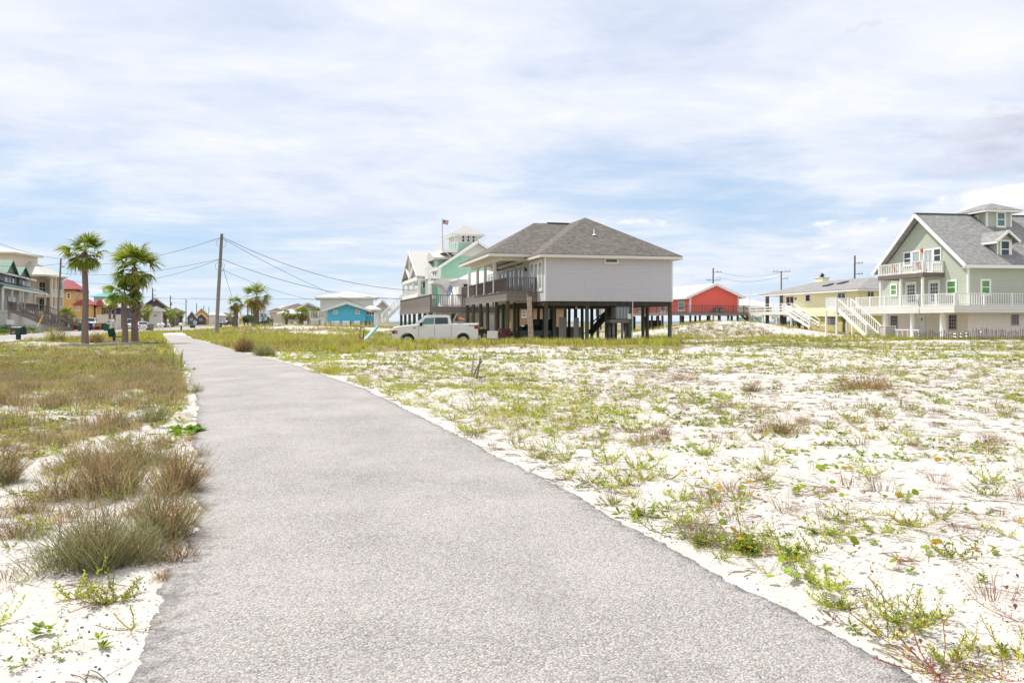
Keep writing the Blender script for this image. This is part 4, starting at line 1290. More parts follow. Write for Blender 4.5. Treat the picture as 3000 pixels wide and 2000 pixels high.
# AC unit on its own timber stand
ac_u0, ac_u1 = fa.u(1803, .2), fa.u(1841, .2)
st = thing('platform', 'small timber stand carrying the air conditioner under the grey house', 'stand', (*fa.w((ac_u0 + ac_u1) / 2, .55), 0), fa.deg)
hw = (ac_u1 - ac_u0) / 2 + .22; zt = fa.z(936, 5, 0)
MB().box(-hw - .2, hw + .1, -.5, .55, zt - .24, zt).build('top', M['beam'], st)
for x, y in ((-hw + .05, -.4), (hw - .15, -.4), (-hw + .05, .4), (hw - .15, .4), (.0, -.4)):
    MB().box(x - .07, x + .07, y - .07, y + .07, -.1, zt - .24).build('leg', M['beam'], st)
def ac_unit(label, x, y, z, deg, s, hgt, group=None):
    t = thing('air_conditioner', label, 'air conditioner', (x, y, z), deg, group)
    MB().box(-s / 2, s / 2, -s / 2, s / 2, .0, hgt - .04).build('casing', M['dgrey'], t)
    m = MB()
    for i in range(9):
        a = -s / 2 + .05 + (s - .1) * i / 8
        m.box(a - .022, a + .022, -s / 2 - .018, -s / 2 - .001, .06, hgt - .1)
        m.box(-s / 2 - .018, -s / 2 - .001, a - .022, a + .022, .06, hgt - .1)
    m.build('grille', M['steel'], t)
    MB().box(-s / 2 - .02, s / 2 + .02, -s / 2 - .02, s / 2 + .02, hgt - .039, hgt).cyl(0, 0, hgt, hgt + .03, s * .38, n=18).build('top_cover', M['dgrey'], t)
    return t
ac_unit('big grey air conditioner on a timber stand under the grey house', *fa.w((ac_u0 + ac_u1) / 2, .52), zt + .002, fa.deg, ac_u1 - ac_u0, .98)

# odds and ends under and before the house
def base(px, Y): return ((px - CX) / F * Y, Y)
x, y = base(1553, 55.6)
t = MB(); n = 9
pts = [((1550 + 8 * (1 - i / (n - 1)) ** 1.3 - CX) / F * y - x, 0, -.3 + (CH + (HY - 846) / F * y + .3) * i / (n - 1)) for i in range(n)]
t.tube(pts, [.19, .185, .18, .17, .165, .16, .16, .17, .13], 10)
tag(t.build('tree_stump', M['drift'], None, True, (x, y, Hs(x, y))), 'tall dead trunk with peeling bark leaning before the wooden deck', 'dead trunk')
cap = MB().tube([(pts[-2][0], 0, pts[-1][2] - .5), (pts[-2][0] - .01, 0, pts[-1][2] - .25), (pts[-1][0], 0, pts[-1][2] + .05)], [.185, .195, .10], 10)
cap.build('crown_stub', M['poled'], bpy.data.objects['tree_stump'], True)

x, y = base(1478, 58.5)
t = thing('slatted_rack', 'dark red slatted wooden rack leaning under the deck', 'rack', (x, y, 0), 8)
m = MB(); m.box(-.42, -.36, -.2, .2, 0, 1.05).box(.36, .42, -.2, .2, 0, 1.05)
for i in range(7): m.box(-.36, .36, -.2, .2, .05 + i * .15, .16 + i * .15)
m.build('slats', M['maroon'], t)

x, y = base(1414, 55.5)
t = thing('grill', 'black barbecue grill with yellow inside behind the pickup', 'grill', (x, y, .75), 5)
MB().box(-.30, .30, -.2, .2, .0, .28).bar((-.32, -.22, .3), (.32, -.22, .3), .04).build('body', M['black'], t)
MB().box(-.25, .25, -.15, .15, .28, .33).box(-.12, .0, -.1, .1, .33, .42).build('burner', M['yellow'], t)
for a in (-.26, .26):
    for b_ in (-.16, .16): MB().bar((a, b_, -.75), (a, b_, 0), .04).build('leg', M['black'], t)
x, y = base(1441, 58.5)
t = thing('cooler', 'white cooler box under the deck behind the pickup', 'cooler', (x, y, 0), 5)
MB().box(-.4, .4, -.25, .25, .35, .78).build('box', M['white'], t)
MB().box(-.42, .42, -.27, .27, .78, .88).build('lid', M['white'], t)
MB().box(-.4, .4, -.25, .25, -.05, .35).build('base', M['dgrey'], t)

# the neighbour's tan ground floor seen through the pilings
fb = Fr(1661, 82, 13.5)
t = thing('house', 'low tan sided house seen between the pilings under the grey house', 'house', (*fb.w(0, 0), 0), fb.deg)
ul = fb.u(1497)
zt = fb.z(905)
MB().box(ul, 0, 0, 9, -.2, zt).build('wall', M['tan'], t)
MB().box(ul - .5, .4, -.5, 9.4, zt + .002, zt + .3).build('eave', M['beam'], t)
MB().hip(ul - .5, .4, -.5, 9.4, zt + .32, .9).build('roof', M['brownr'], t)
window(t, '-v', 0, fb.u(1608), fb.u(1620.5), fb.z(930), fb.z(908), 2, 4, .08, 'navy')
window(t, '-v', 0, fb.u(1528), fb.u(1542), fb.z(930), fb.z(908), 2, 2, .1, 'white')
# ------------------------------------------------------------------ vehicles
def loft(m, secs):
    """Skin between cross sections (lists of points of one length), closing both ends."""
    n = len(secs[0]); vs = [p for s in secs for p in s]; fs = []
    for i in range(len(secs) - 1):
        for k in range(n):
            fs.append((i * n + k, i * n + (k + 1) % n, (i + 1) * n + (k + 1) % n, (i + 1) * n + k))
    fs += [tuple(range(n))[::-1], tuple(range((len(secs) - 1) * n, len(secs) * n))]
    return m.add(vs, fs)


def wheel(parent, x, y, r, w=.13, rimr=.62, name='wheel'):
    t = MB().disc((x, y, r), 1, r, w, 20).build(name, M['rubber'], parent)
    s = -1 if y < 0 else 1
    m = MB().disc((x, y + s * (w + .004), r), 1, r * rimr, .012, 18)
    for i in range(6):
        a = i * math.pi / 3
        m.bar((x + .06 * math.cos(a), y + s * (w + .02), r + .06 * math.sin(a)), (x + r * rimr * .9 * math.cos(a), y + s * (w + .02), r + r * rimr * .9 * math.sin(a)), .05, .02)
    m.build('rim', M['steel'], t)
    return t


def side_body(m, prof, hw, arches, nose_in=.06, roundz=.06):
    """A body side profile (upper edge list of x,z; lower edge straight) with wheel arches, extruded and rounded."""
    lower = []
    z0 = prof['z0']
    x0, x1 = prof['top'][0][0], prof['top'][-1][0]
    pts = [(x1, z0)]
    for (ax, ar, az) in sorted(arches, key=lambda a: -a[0]):
        for i in range(9):
            a = math.pi * i / 8
            zz = az + ar * math.sin(a)
            pts.append((ax + ar * math.cos(a), max(z0, zz)))
    pts.append((x0, z0))
    poly = prof['top'] + pts
    n = len(poly)
    rings = []
    cx = (x0 + x1) / 2
    for y, k in ((-hw, .0), (-hw + roundz, 1.0), (hw - roundz, 1.0), (hw, .0)):
        rings.append([(x - (1 - k) * .03 * (1 if x > cx else -1), y, z - (1 - k) * (roundz * .7 if z > z0 + .45 else 0)) for x, z in poly])
    vs = [p for r_ in rings for p in r_]; fs = []
    for i in range(3):
        for k in range(n):
            fs.append((i * n + k, (i + 1) * n + k, (i + 1) * n + (k + 1) % n, i * n + (k + 1) % n))
    fs += [tuple(range(n)), tuple(range(3 * n, 4 * n))[::-1]]
    m.add(vs, fs)
    return m


# white crew cab pickup, nose to the left; local x runs along it, z=0 at the tyres
px0, px1, YT = 1152, 1400, 53.4
LT = (px1 - px0) / F * YT; k = LT / 5.9
tx = ((px0 + px1) / 2 - CX) / F * YT
truck = thing('pickup_truck', 'white crew cab pickup parked in tall grass before the stilt houses', 'pickup', (tx, YT, Hs(tx, YT) - .02), 4)
def tz(py): return CH + (HY - py) / F * (YT - .95) - truck.location.z
def tX(px): return (px - CX) / F * (YT - .95) - tx
belt = tz(951)
fz, rz = tX(1190.5), tX(1354)
m = MB()
side_body(m, {'z0': .46, 'top': [(-LT / 2 + .03, .50), (-LT / 2, .62), (-LT / 2 + .02, 1.02), (-LT / 2 + .10, tz(958.5)), (-LT / 2 + .3, tz(956)), (tX(1182), tz(953)), (tX(1208), belt + .02), (tX(1214), belt + .03), (tX(1319), belt + .05), (tX(1321), tz(947)), (tX(1400), tz(946.5)), (LT / 2 - .05, tz(947.5)), (LT / 2, .74), (LT / 2 - .03, .56)]}, .96, [(fz, .47, .42), (rz, .47, .42)])
m.build('body', M['carw'], truck)
roofz = tz(922.5)
c = MB(); hw = .9
sec = lambda y, dz: [(tX(1209), y, belt), (tX(1240), y * .86, roofz - .06 - dz), (tX(1250), y * .84, roofz - dz * .3), (tX(1308), y * .84, roofz - .01 - dz * .3), (tX(1315), y * .86, roofz - .08 - dz), (tX(1321), y, belt)]
loft(c, [sec(-hw, .05), sec(-hw * .55, 0), sec(hw * .55, 0), sec(hw, .05)])
c.build('cab', M['carw'], truck)
def side_glass(a, b, name='side_window', mt='glass'):
    for s in (-1, 1):
        g_ = MB()
        q = []
        for (px, py) in (a + b):
            z = tz(py); x = tX(px)
            f = (z - belt) / (roofz - belt)
            q.append((x, s * (hw * (1 - .145 * f) + .012), z))
        g_.poly(q if s < 0 else q[::-1])
        o = g_.build(name, M[mt], truck)
        md = o.modifiers.new('s', 'SOLIDIFY'); md.thickness = .012; md.offset = 0
side_glass([(1229, 951), (1243, 932)], [(1268.5, 930), (1268, 950)], mt='glassg')
side_glass([(1271, 950), (1271.5, 930)], [(1308, 930), (1310, 948)])
g_ = MB(); g_.poly([(tX(1213), -.80, belt + .05), (tX(1238), -.70, roofz - .10), (tX(1238), .70, roofz - .10), (tX(1213), .80, belt + .05)])
o = g_.build('windscreen', M['glass'], truck); md = o.modifiers.new('s', 'SOLIDIFY'); md.thickness = .03; md.offset = 0
for s in (-1, 1):
    tr = MB(); y = s * .962
    for px in (1224, 1270.5, 1319): tr.box(tX(px) - .008, tX(px) + .008, y - .004, y + .004, .58, belt - .02)
    tr.build('door_seam', M['dgrey'], truck)
    for px in (1265, 1306):
        MB().box(tX(px) - .1, tX(px) + .1, y - .03, y + .02, belt - .22, belt - .17).build('door_handle', M['carw'], truck)
    MB().ellip((tX(1231), s * 1.08, belt + .04), (.10, .13, .13), 12, 8).bar((tX(1231), s * .9, belt + .0), (tX(1231), s * 1.05, belt + .02), .06).build('mirror', M['black'], truck, True)
    ar = MB()
    for ax in (fz, rz):
        pts = [(ax + .50 * math.cos(math.pi * i / 12), y, .42 + .50 * math.sin(math.pi * i / 12)) for i in range(13)]
        ar.tube(pts, .045, 6)
    ar.build('wheel_arch_trim', M['carw'], truck, True)
    MB().box(-LT / 2 + .02, -LT / 2 + .34, s * .80, s * .968, .82, 1.03).build('headlight', M['glass'], truck)
    MB().box(-LT / 2 + .20, -LT / 2 + .37, s * .93, s * .975, .82, 1.0).build('indicator', M['amber'], truck)
    MB().box(LT / 2 - .26, LT / 2 + .012, s * .82, s * .972, tz(963), tz(953)).build('taillight', M['redp'], truck)
    MB().box(tX(1208), tX(1216), s * .955, s * .967, belt - .22, belt - .17).build('badge', M['dgrey'], truck)
    # the small grey letters behind the rear wheel arch, too fine to read
    d = MB()
    for i, (a, b_) in enumerate(((0, .07), (.10, .17), (.20, .22), (.25, .33), (.36, .43), (.46, .48))):
        d.box(tX(1370) + a, tX(1370) + b_, s * .955, s * .967, tz(955), tz(952.3))
    d.build('lettering', M['dgrey'], truck)
wheel(truck, fz, -.84, .40); wheel(truck, rz, -.84, .40); wheel(truck, fz, .84, .40); wheel(truck, rz, .84, .40)
MB().box(-LT / 2 - .06, -LT / 2 + .25, -.92, .92, .48, .66).build('front_bumper', M['steel'], truck)
m = MB()
for i in range(4): m.box(-LT / 2 - .02, -LT / 2 + .03, -.62, .62, .72 + i * .08, .77 + i * .08)
m.build('grille', M['steel'], truck)
MB().box(LT / 2 - .02, LT / 2 + .16, -.9, .9, .52, .68).build('rear_bumper', M['steel'], truck)
MB().box(tX(1323), LT / 2 - .04, -.80, .80, tz(947) + .012, tz(947) + .03).build('bed_rim', M['black'], truck)
tb = MB().box(tX(1323), tX(1355), -.72, .72, tz(946), tz(940.5)).build('toolbox', M['pale'], truck)
MB().bar((tX(1324.5), -.3, tz(940)), (tX(1336.5), -.3, tz(917)), .85, .10).build('lid', M['pale'], tb)
MB().bar((tX(1341), -.55, tz(941)), (tX(1332), -.55, tz(929)), .03).build('lid_strut', M['dgrey'], tb)
tag(MB().ellip((0, 0, .12), (.28, .2, .13), 10, 6).ellip((.25, .05, .08), (.15, .14, .1), 8, 5).build('tool_bag', M['orange'], None, True, (tx + tX(1343), YT + .0, truck.location.z + tz(941))), 'rust orange bag in the open toolbox of the pickup', 'bag')


def car(name, label, cat, x, y, deg, paint, L=4.6, Wd=1.78, Hh=1.45, kind='sedan', z=None, group=None):
    t = thing(name, label, cat, (x, y, Hs(x, y) if z is None else z), deg, group)
    hw = Wd / 2; r = .33
    if kind == 'sedan':
        top = [(-L / 2, .45), (-L / 2 + .05, .68), (-L / 2 + .9, .86), (-L * .2, .93), (L * .3, .95), (L / 2 - .1, .92), (L / 2, .60), (L / 2 - .04, .42)]
        cabx = (-L * .22, -L * .04, L * .20, L * .36)
    else:
        top = [(-L / 2, .5), (-L / 2 + .05, .85), (-L / 2 + .95, 1.02), (-L * .22, 1.06), (L * .3, 1.08), (L / 2 - .05, 1.08), (L / 2, .65), (L / 2 - .04, .48)]
        cabx = (-L * .24, -L * .10, L * .40, L * .48)
    fx, rx = -L * .31, L * .29
    side_body(MB(), {'z0': .28, 'top': top}, hw, [(fx, r + .05, r), (rx, r + .05, r)]).build('body', M[paint], t)
    b = .92 if kind == 'sedan' else 1.04
    sec = lambda y_, k: [(cabx[0], y_, b), (cabx[1], y_ * .82, Hh - .05 * k), (cabx[2], y_ * .82, Hh - .05 * k), (cabx[3], y_, b)]
    loft(MB(), [sec(-hw * .95, 1), sec(-hw * .5, 0), sec(hw * .5, 0), sec(hw * .95, 1)]).build('roof', M[paint], t)
    def pt(x_, z_, s):
        f_ = (z_ - b) / (Hh - b); return (x_, s * (hw * .95 * (1 - .18 * f_) + .012), z_)
    zl, zh = b + .05, Hh - .12
    def xa(f_): return cabx[0] + (cabx[1] - cabx[0]) * f_
    def xb(f_): return cabx[3] + (cabx[2] - cabx[3]) * f_
    mid = (cabx[1] + cabx[2]) / 2
    for s in (-1, 1):
        for q in ([(xa(.25) + .06, zl), (xa(.8) + .1, zh), (mid - .04, zh), (mid - .04, zl)], [(mid + .04, zl), (mid + .04, zh), (xb(.8) - .1, zh), (xb(.25) - .06, zl)]):
            o = MB().poly([pt(a, z_, s) for a, z_ in q]).build('side_window', M['glass'], t)
            md = o.modifiers.new('s', 'SOLIDIFY'); md.thickness = .012; md.offset = 0
    for nm, fa_, s in (('windscreen', xa, -1), ('rear_window', xb, 1)):
        o = MB().poly([(fa_(.12) + s * .02, -hw * .78, b + .06), (fa_(.88) + s * .02, -hw * .68, Hh - .09), (fa_(.88) + s * .02, hw * .68, Hh - .09), (fa_(.12) + s * .02, hw * .78, b + .06)]).build(nm, M['glass'], t)
        md = o.modifiers.new('s', 'SOLIDIFY'); md.thickness = .03; md.offset = 0
    for x_ in (fx, rx):
        for s in (-1, 1): wheel(t, x_, s * (hw - .14), r, .10)
    for s in (-1, 1):
        MB().box(L / 2 - .12, L / 2 + .012, s * hw * .55, s * hw * .96, .66, .82).build('taillight', M['redp'], t)
        MB().box(-L / 2 - .005, -L / 2 + .2, s * hw * .55, s * hw * .96, .58, .70).build('headlight', M['glass'], t)
    MB().box(L / 2 - .02, L / 2 + .06, -hw * .9, hw * .9, .38, .56).build('bumper', M[paint], t)
    MB().box(L / 2 + .012, L / 2 + .025, -.25, .25, .62, .76).build('number_plate', M['cream'], t)
    return t
x, y = base(1545, 66.5)
car('sedan', 'dark grey sedan parked in the shade under the stilt house', 'car', x, y, 12, 'cars', 4.6, 1.8, 1.42, 'sedan', -.08)
x, y = base(418, 141)
car('sedan', 'white sedan seen from behind driving away along the beach road', 'car', x, y, 118 + 180, 'carw', 4.9, 1.85, 1.48, 'sedan', .04)
x, y = base(384, 160)
car('parked_van', 'white van half hidden behind the two close palms', 'van', x, y, 120, 'carw', 5.2, 1.95, 2.0, 'van', .04)
x, y = base(266, 150)
car('parked_van', 'white sport utility car behind the maroon fence', 'car', x, y, 112, 'carw', 4.8, 1.9, 1.8, 'van', .4)
x, y = base(770, 190)
car('sedan', 'dark green car half sunk behind the grassy bank by the far palms', 'car', x, y, 10, 'card', 4.6, 1.8, 1.5, 'sedan', .2)
x, y = base(662, 260)
car('sedan', 'dark car far down the road right of the tall pole', 'car', x, y, 70, 'card', 4.6, 1.8, 1.5, 'sedan', .2)
# ------------------------------------------------------------------ the sage green house on the right
fg = Fr(2836, 68, 9)
gh = thing('beach_house', 'sage green gabled beach house with white railings, dormer and rooftop lookout', 'house', (*fg.w(0, 0), 0), fg.deg)
DV, UL = 12.0, 16.0
ZD = 2.86; ZE = 6.42; RISE = 4.62; OV = .62
ZW = ZE - .12
# main storey and gable in one wall; the ground floor stands below the deck
m = MB().prism([(0, ZD - .5), (DV, ZD - .5), (DV, ZW), (DV / 2, ZW + RISE * .975), (0, ZW)], 0, 0, UL)
m.build('wall', M['sage'], gh)
MB().box(.05, UL, .05, DV - .05, -.3, ZD - .5).build('ground_floor_wall', M['beige'], gh)
k = RISE / (DV / 2)
ev = .5
r = MB().gable(0, -OV, UL, -ev, DV + ev, ZE - ev * k + .25, RISE + ev * k, .16)
roof = r.build('roof', M['roofl'], gh)
ZR = ZE + .25 + RISE
MB().box(-OV, UL, DV / 2 - .14, DV / 2 + .14, ZR - .05, ZR + .035).build('ridge_cap', M['dgrey'], roof)
# white rakes, fascia, corners
m = MB()
for s in (-1, 1):
    a = (-OV - .03, DV / 2 + s * (DV / 2 + ev), ZE - ev * k + .09); b = (-OV - .03, DV / 2, ZR - .17)
    m.bar(a, b, .06, .30)
m.box(-OV, UL, -ev - .05, -ev, ZE - ev * k - .06, ZE - ev * k + .2)
m.box(-OV, UL, -ev, -.002, ZE - ev * k - .05, ZE - ev * k - .01)
m.build('rake_board', M['white'], gh)
MB().prism([(-.03, .12), (-.03, -.03), (.12, -.03), (.12, -.002), (-.002, -.002), (-.002, .12)], 2, ZD, ZW - .2).build('corner_board', M['white'], gh)
MB().box(-.03, -.002, DV - .14, DV, ZD, ZW - .1).build('corner_board', M['white'], gh)
# windows, gable wall
def zz(py, u, v): return fg.z(py, u, v)
def gwin(p0, p1, py0, py1, **kw):
    v0, v1 = fg.v(p0), fg.v(p1); vm = (v0 + v1) / 2
    return window(gh, '-u', 0, v0, v1, zz(py1, 0, vm), zz(py0, 0, vm), **kw)
ZB = 5.80
for p0, p1, c_, pn in ((2648, 2671.5, 1, 'glass'), (2672.5, 2697.5, 1, 'blind'), (2707, 2734, 2, 'blind'), (2735, 2759, 1, 'glass')):
    v0, v1 = fg.v(p0), fg.v(p1)
    window(gh, '-u', 0, v0, v1, ZB + (.9 if c_ == 1 and pn == 'glass' else .12), ZB + 2.2, c_, 2 if pn == 'glass' else 1, .13, 'white', pn)
gwin(2609, 2629.5, 831, 867, cols=1, rows=2, fw=.16, pane='glassv')
gwin(2773, 2804, 819, 864, cols=1, rows=2, fw=.17, pane='glassv')
for p0, p1 in ((2654, 2686), (2721, 2754)):
    v0, v1 = fg.v(p0), fg.v(p1)
    door(gh, '-u', 0, v0, v1, ZD + .02, ZD + 2.35)
v = fg.v(2704)
MB().box(-.16, -.002, v - .16, v + .16, ZD + 1.9, ZD + 2.05).build('wall_lamp', M['dgrey'], gh)
v = fg.v(2702)
MB().box(-.16, -.002, v - .09, v + .09, ZB + 2.0, ZB + 2.3).build('porch_lamp', M['amber'], gh)
window(gh, '-v', 0, fg.u(2871.5), fg.u(2902.5), zz(865, 1.5, 0), zz(817, 1.5, 0), 1, 2, .16, 'white', 'glassv')
# ground floor openings
for p0, p1, py0, py1, pn in ((2608.5, 2629, 924, 965, 'glass'), (2779, 2802, 922, 965, 'glass')):
    v0, v1 = fg.v(p0), fg.v(p1)
    window(gh, '-u', .05, v0, v1, zz(py1, 0, (v0 + v1) / 2), zz(py0, 0, (v0 + v1) / 2), 3, 4, .05, 'bgrey', pn, mw=.018)
v0, v1 = fg.v(2689), fg.v(2711)
d = door(gh, '-u', .05, v0, v1, .0, 2.15, glassy=False)
MB().obox('-u', .05, min(v0, v1) + .45, max(v0, v1) - .45, .031, .04, 1.62, 1.88).build('fan_light', M['dgrey'], d)
window(gh, '-v', .05, fg.u(2963), fg.u(2985.5), zz(951, 4, 0), zz(921, 4, 0), 3, 4, .05, 'bgrey', mw=.018)
# the deck round two sides
du, dv = -2.05, -1.05; dfar = 13.0
MB().box(du, -.002, dv, dfar, ZD - .12, ZD).box(-.002, UL, dv, -.002, ZD - .12, ZD).build('deck', M['white'], gh)
MB().box(du - .04, du, dv - .04, dfar, ZD - .58, ZD + .03).box(du, UL, dv - .04, dv, ZD - .58, ZD + .03).build('deck_fascia', M['wboard'], gh)
MB().rail((du + .06, dv + .06, ZD), (du + .06, dfar, ZD), 1.0, 2.3, .25, .11, .045).build('side_railing', M['white'], gh)
MB().rail((du + .2, dv + .06, ZD), (UL, dv + .06, ZD), 1.0, 2.45, .22, .11, .05).build('front_railing', M['white'], gh)
for px in (2596, 2675.5, 2762.5):
    v = fg.v(px, du + .25)
    piling(gh, du + .28, v, ZD - .125, .26, 'white')
for u in (2.3,): pass
# upper balcony
b0, b1 = 2.9, 9.3; bu = -2.05
MB().box(bu, -.002, b0, b1, ZB - .10, ZB).build('balcony_floor', M['white'], gh)
MB().box(bu - .05, bu, b0 - .05, b1, ZB - .42, ZB - .02).box(bu, -.003, b0 - .05, b0, ZB - .42, ZB - .02).box(bu, -.003, b1 - .05, b1, ZB - .42, ZB - .101).box(bu + 1, bu + 1.1, b0, b1 - .06, ZB - .40, ZB - .101).build('balcony_beam', M['beam'], gh)
m = MB().rail((bu + .06, b0 + .06, ZB), (bu + .06, b1, ZB), .97, 3.1, .26, .11, .045)
m.rail((bu + .2, b0 + .06, ZB), (-.08, b0 + .06, ZB), .97, 2.0, .17, .1, .055).rail((bu + .2, b1 - .06, ZB), (-.08, b1 - .06, ZB), .97, 2.0, .17, .1, .055)
m.build('balcony_railing', M['white'], gh)
for v in (b0 + .2, 6.1, b1 - .2):
    MB().box(bu + .03, bu + .21, v - .09, v + .09, ZD + .001, ZB - .42).build('balcony_post', M['white'], gh)
# roof lookout
t0, t1, w0, w1 = 5.25, 7.75, 4.35, 7.7
zt = 11.28
def roofz(v): return ZE + .25 + k * min(v, DV - v)
tw = MB().box(t0, t1, w0, w1, roofz(w0) - .1, zt).build('lookout', M['sage'], gh)
eaves(t0 - .62, t1 + .62, w0 - .62, w1 + .62, zt + .2, .2).build('fascia', M['white'], tw)
MB().hip(t0 - .65, t1 + .65, w0 - .65, w1 + .65, zt + .2, .78, 1.6).build('roof', M['roofl'], tw)
MB().prism([(t0 - .02, w0 + .12), (t0 - .02, w0 - .02), (t0 + .12, w0 - .02), (t0 + .12, w0 - .002), (t0 - .002, w0 - .002), (t0 - .002, w0 + .12)], 2, roofz(w0), zt).build('corner_board', M['white'], tw)
m = MB().box(t1 - .12, t1 + .02, w0 - .02, w0 - .002, roofz(w0), zt)
m.build('corner_board', M['white'], tw)
window(tw, '-v', w0, fg.u(2918, w0), fg.u(2946, w0), zz(666, 6.5, w0), zz(620, 6.5, w0), 1, 2, .14, 'white', 'glassg')
window(tw, '-u', t0, w0 + 1.0, w0 + 2.9, zt - .62, zt - .12, 1, 1, .12, 'white', 'glassg')
# gabled dormer
d0, d1, dvf = fg.u(2921, .75), fg.u(2963.5, .75), .75
zb, zd = roofz(dvf) - .05, zz(700, 4, .75); dm = (d0 + d1) / 2; rise = .55
dback = (zd - (ZE + .25)) / k + .1
dr = MB()
dr.prism([(d0, zb), (d1, zb), (d1, zd), (dm, zd + rise * .95), (d0, zd)], 1, dvf, dback + .9)
dr = dr.build('dormer', M['sage'], gh)
MB().gable(1, dvf - .5, dback + 1.6, d0 - .42, d1 + .42, zd - .2, rise + .36, .1).build('roof', M['roofl'], dr)
m = MB()
for s, u in ((-1, d0 - .42), (1, d1 + .42)):
    m.bar((u, dvf - .52, zd - .27), (dm, dvf - .52, zd + rise + .07), .05, .2)
    m.box(u - .03, u + .03, dvf - .5, dback - .2, zd - .42, zd - .24)
m.box(d0 - .02, d0 + .1, dvf - .02, dvf - .002, zb, zd).box(d1 - .1, d1 + .02, dvf - .02, dvf - .002, zb, zd)
m.build('trim', M['white'], dr)
window(dr, '-v', dvf, fg.u(2929, dvf), fg.u(2959, dvf), zz(757, 4, dvf), zz(703, 4, dvf), 1, 2, .13, 'white')
# landing and stairs down to the sand
sv0, sv1, su0, su1 = 12.2, 14.3, -4.6, du - .05
MB().box(su0, su1, sv0, sv1, ZD - .25, ZD - .01).build('landing', M['white'], gh)
m = MB().rail((su0 + .06, sv0 + .06, ZD), (su0 + .06, sv1 - .06, ZD), 1.0, 2.0, .17, .1, .055).rail((su0 + .06, sv1 - .06, ZD), (su1, sv1 - .06, ZD), 1.0, 2.2, .24, .1, .045)
m.build('landing_railing', M['white'], gh)
for u, v in ((su0 + .1, sv0 + .1), (su0 + .1, sv1 - .1), (su0 + 1.2, sv0 + .1), (su1 - .1, sv1 - .1)):
    MB().box(u - .07, u + .07, v - .07, v + .07, -.3, ZD - .25).build('landing_post', M['white'], gh)
f0 = 7.4; sa, sb = su0 + .15, su0 + 1.55
MB().stairs((sa, f0, .15), (sa, sv0, ZD - .2), sb - sa, 14, (1, 0, 0), .05, .3).build('stairs', M['white'], gh)
m = MB()
for u in (sa, sb):
    m.rail((u, f0, .2), (u, sv0, ZD - .1), 1.0, 6, .3, .11, .05, .12, None, .12)
m.build('stair_railing', M['white'], gh)
for u in (sa, sb): MB().box(u - .07, u + .07, 9.6, 9.74, -.3, 1.2).build('stair_post', M['white'], gh)
MB().bar((su0, sv0 + .2, .15), (su0 + .2, f0 + 1.2, -.05), .1, .1).build('ground_rail', M['white'], gh)

# small things around it
x, y = fg.w(-2.9, 6.6)
t = thing('lattice_bin', 'white lattice enclosure at the foot of the white stairs', 'enclosure', (x, y, 0), fg.deg)
m = MB().box(-.55, .45, -.45, .45, 0, .04)
for a in (-.55, .45):
    for b_ in (-.45, .45): m.box(a - .04, a + .04, b_ - .04, b_ + .04, -.1, 1.12)
m.box(-.59, .49, -.49, .49, 1.121, 1.18)
m.build('frame', M['white'], t)
MB().box(-.5, .4, -.44, -.42, .08, 1.08).box(-.54, -.52, -.4, .4, .08, 1.08).build('lattice', M['bgrey'], t)
x, y = fg.w(-2.6, 4.2)
t = thing('porch_barrier', 'low white railing before the ground floor door of the sage house', 'railing', (x, y, 0), fg.deg)
m = MB(); va, vb = 3.6, -1.6
m.bar((0, va, .82), (0, vb, .82), .1, .1)
for i in range(8):
    v = va + (vb - va) * (i + .05) / 7.1; m.bar((0, v, .1), (.0, v + .06, .8), .08)
m.bar((0, va, .15), (0, vb, .15), .08, .08)
tag(m.build('rail', M['white'], t))
x, y = fg.w(-2.05 + .1, 3.3)
t = MB().tube([(0, 0, 0), (.05, .0, .5), (-.05, .05, .95), (.1, 0, 1.35)], [.03, .03, .025, .02], 6).bar((-.02, .05, .95), (-.32, .2, 1.15), .04).bar((.05, 0, .6), (.25, .1, .75), .03)
t = t.build('driftwood', M['poled'], None, False, (x - .16, y, ZD - .55))
tag(t, 'twisted driftwood branch hung on the white deck railing', 'driftwood')
x, y = fg.w(-.95, 5.0)
def deck_chair(x, y, z, label, deg):
    t = thing('deck_chair', label, 'chair', (x, y, z), deg, 'chairs on the upper balcony')
    MB().box(-.28, .28, -.25, .25, .32, .38).build('seat', M['redp'], t)
    m = MB()
    for i in range(4): m.bar((-.22 + i * .147, .25, .36), (-.22 + i * .147, .48, .98), .09, .03)
    m.build('backrest', M['redp'], t)
    for a in (-.25, .25):
        for b_ in (-.22, .22): MB().bar((a, b_, 0), (a, b_, .32), .05).build('leg', M['redp'], t)
deck_chair(*fg.w(-1.1, 4.3), ZB + .002, 'red slatted chair at the near end of the upper balcony', 100)
deck_chair(*fg.w(-1.1, 7.7), ZB + .002, 'red slatted chair at the far end of the upper balcony', 80)

# sand fence
fs = thing('sand_fence', 'low weathered picket sand fence half buried before the sage house', 'fence', (*base(2840, 62), 0), 0)
m = MB(); wm = MB(); n = 64
ps = []
for i in range(n):
    px = 2682 + 340 * i / (n - 1); Y = 62 + 1.2 * math.sin(i * .13) - i * .03
    x = (px - CX) / F * Y - fs.location.x; yv = Y - fs.location.y
    h = .52 + .10 * math.sin(i * .21) + random.uniform(-.1, .12) + .35 * i / n
    z = Hs(x + fs.location.x, Y); ln = random.uniform(-.07, .07)
    m.bar((x, yv, z - .2), (x + ln, yv, z + h), .045, .015)
    ps.append((x, yv - .02, z + h * .45))
m.build('pickets', M['rail'], fs)
MB().tube(ps, .012, 4).tube([(a, b_ + .04, c + .22) for a, b_, c in ps], .012, 4).build('wire', M['steel'], fs)
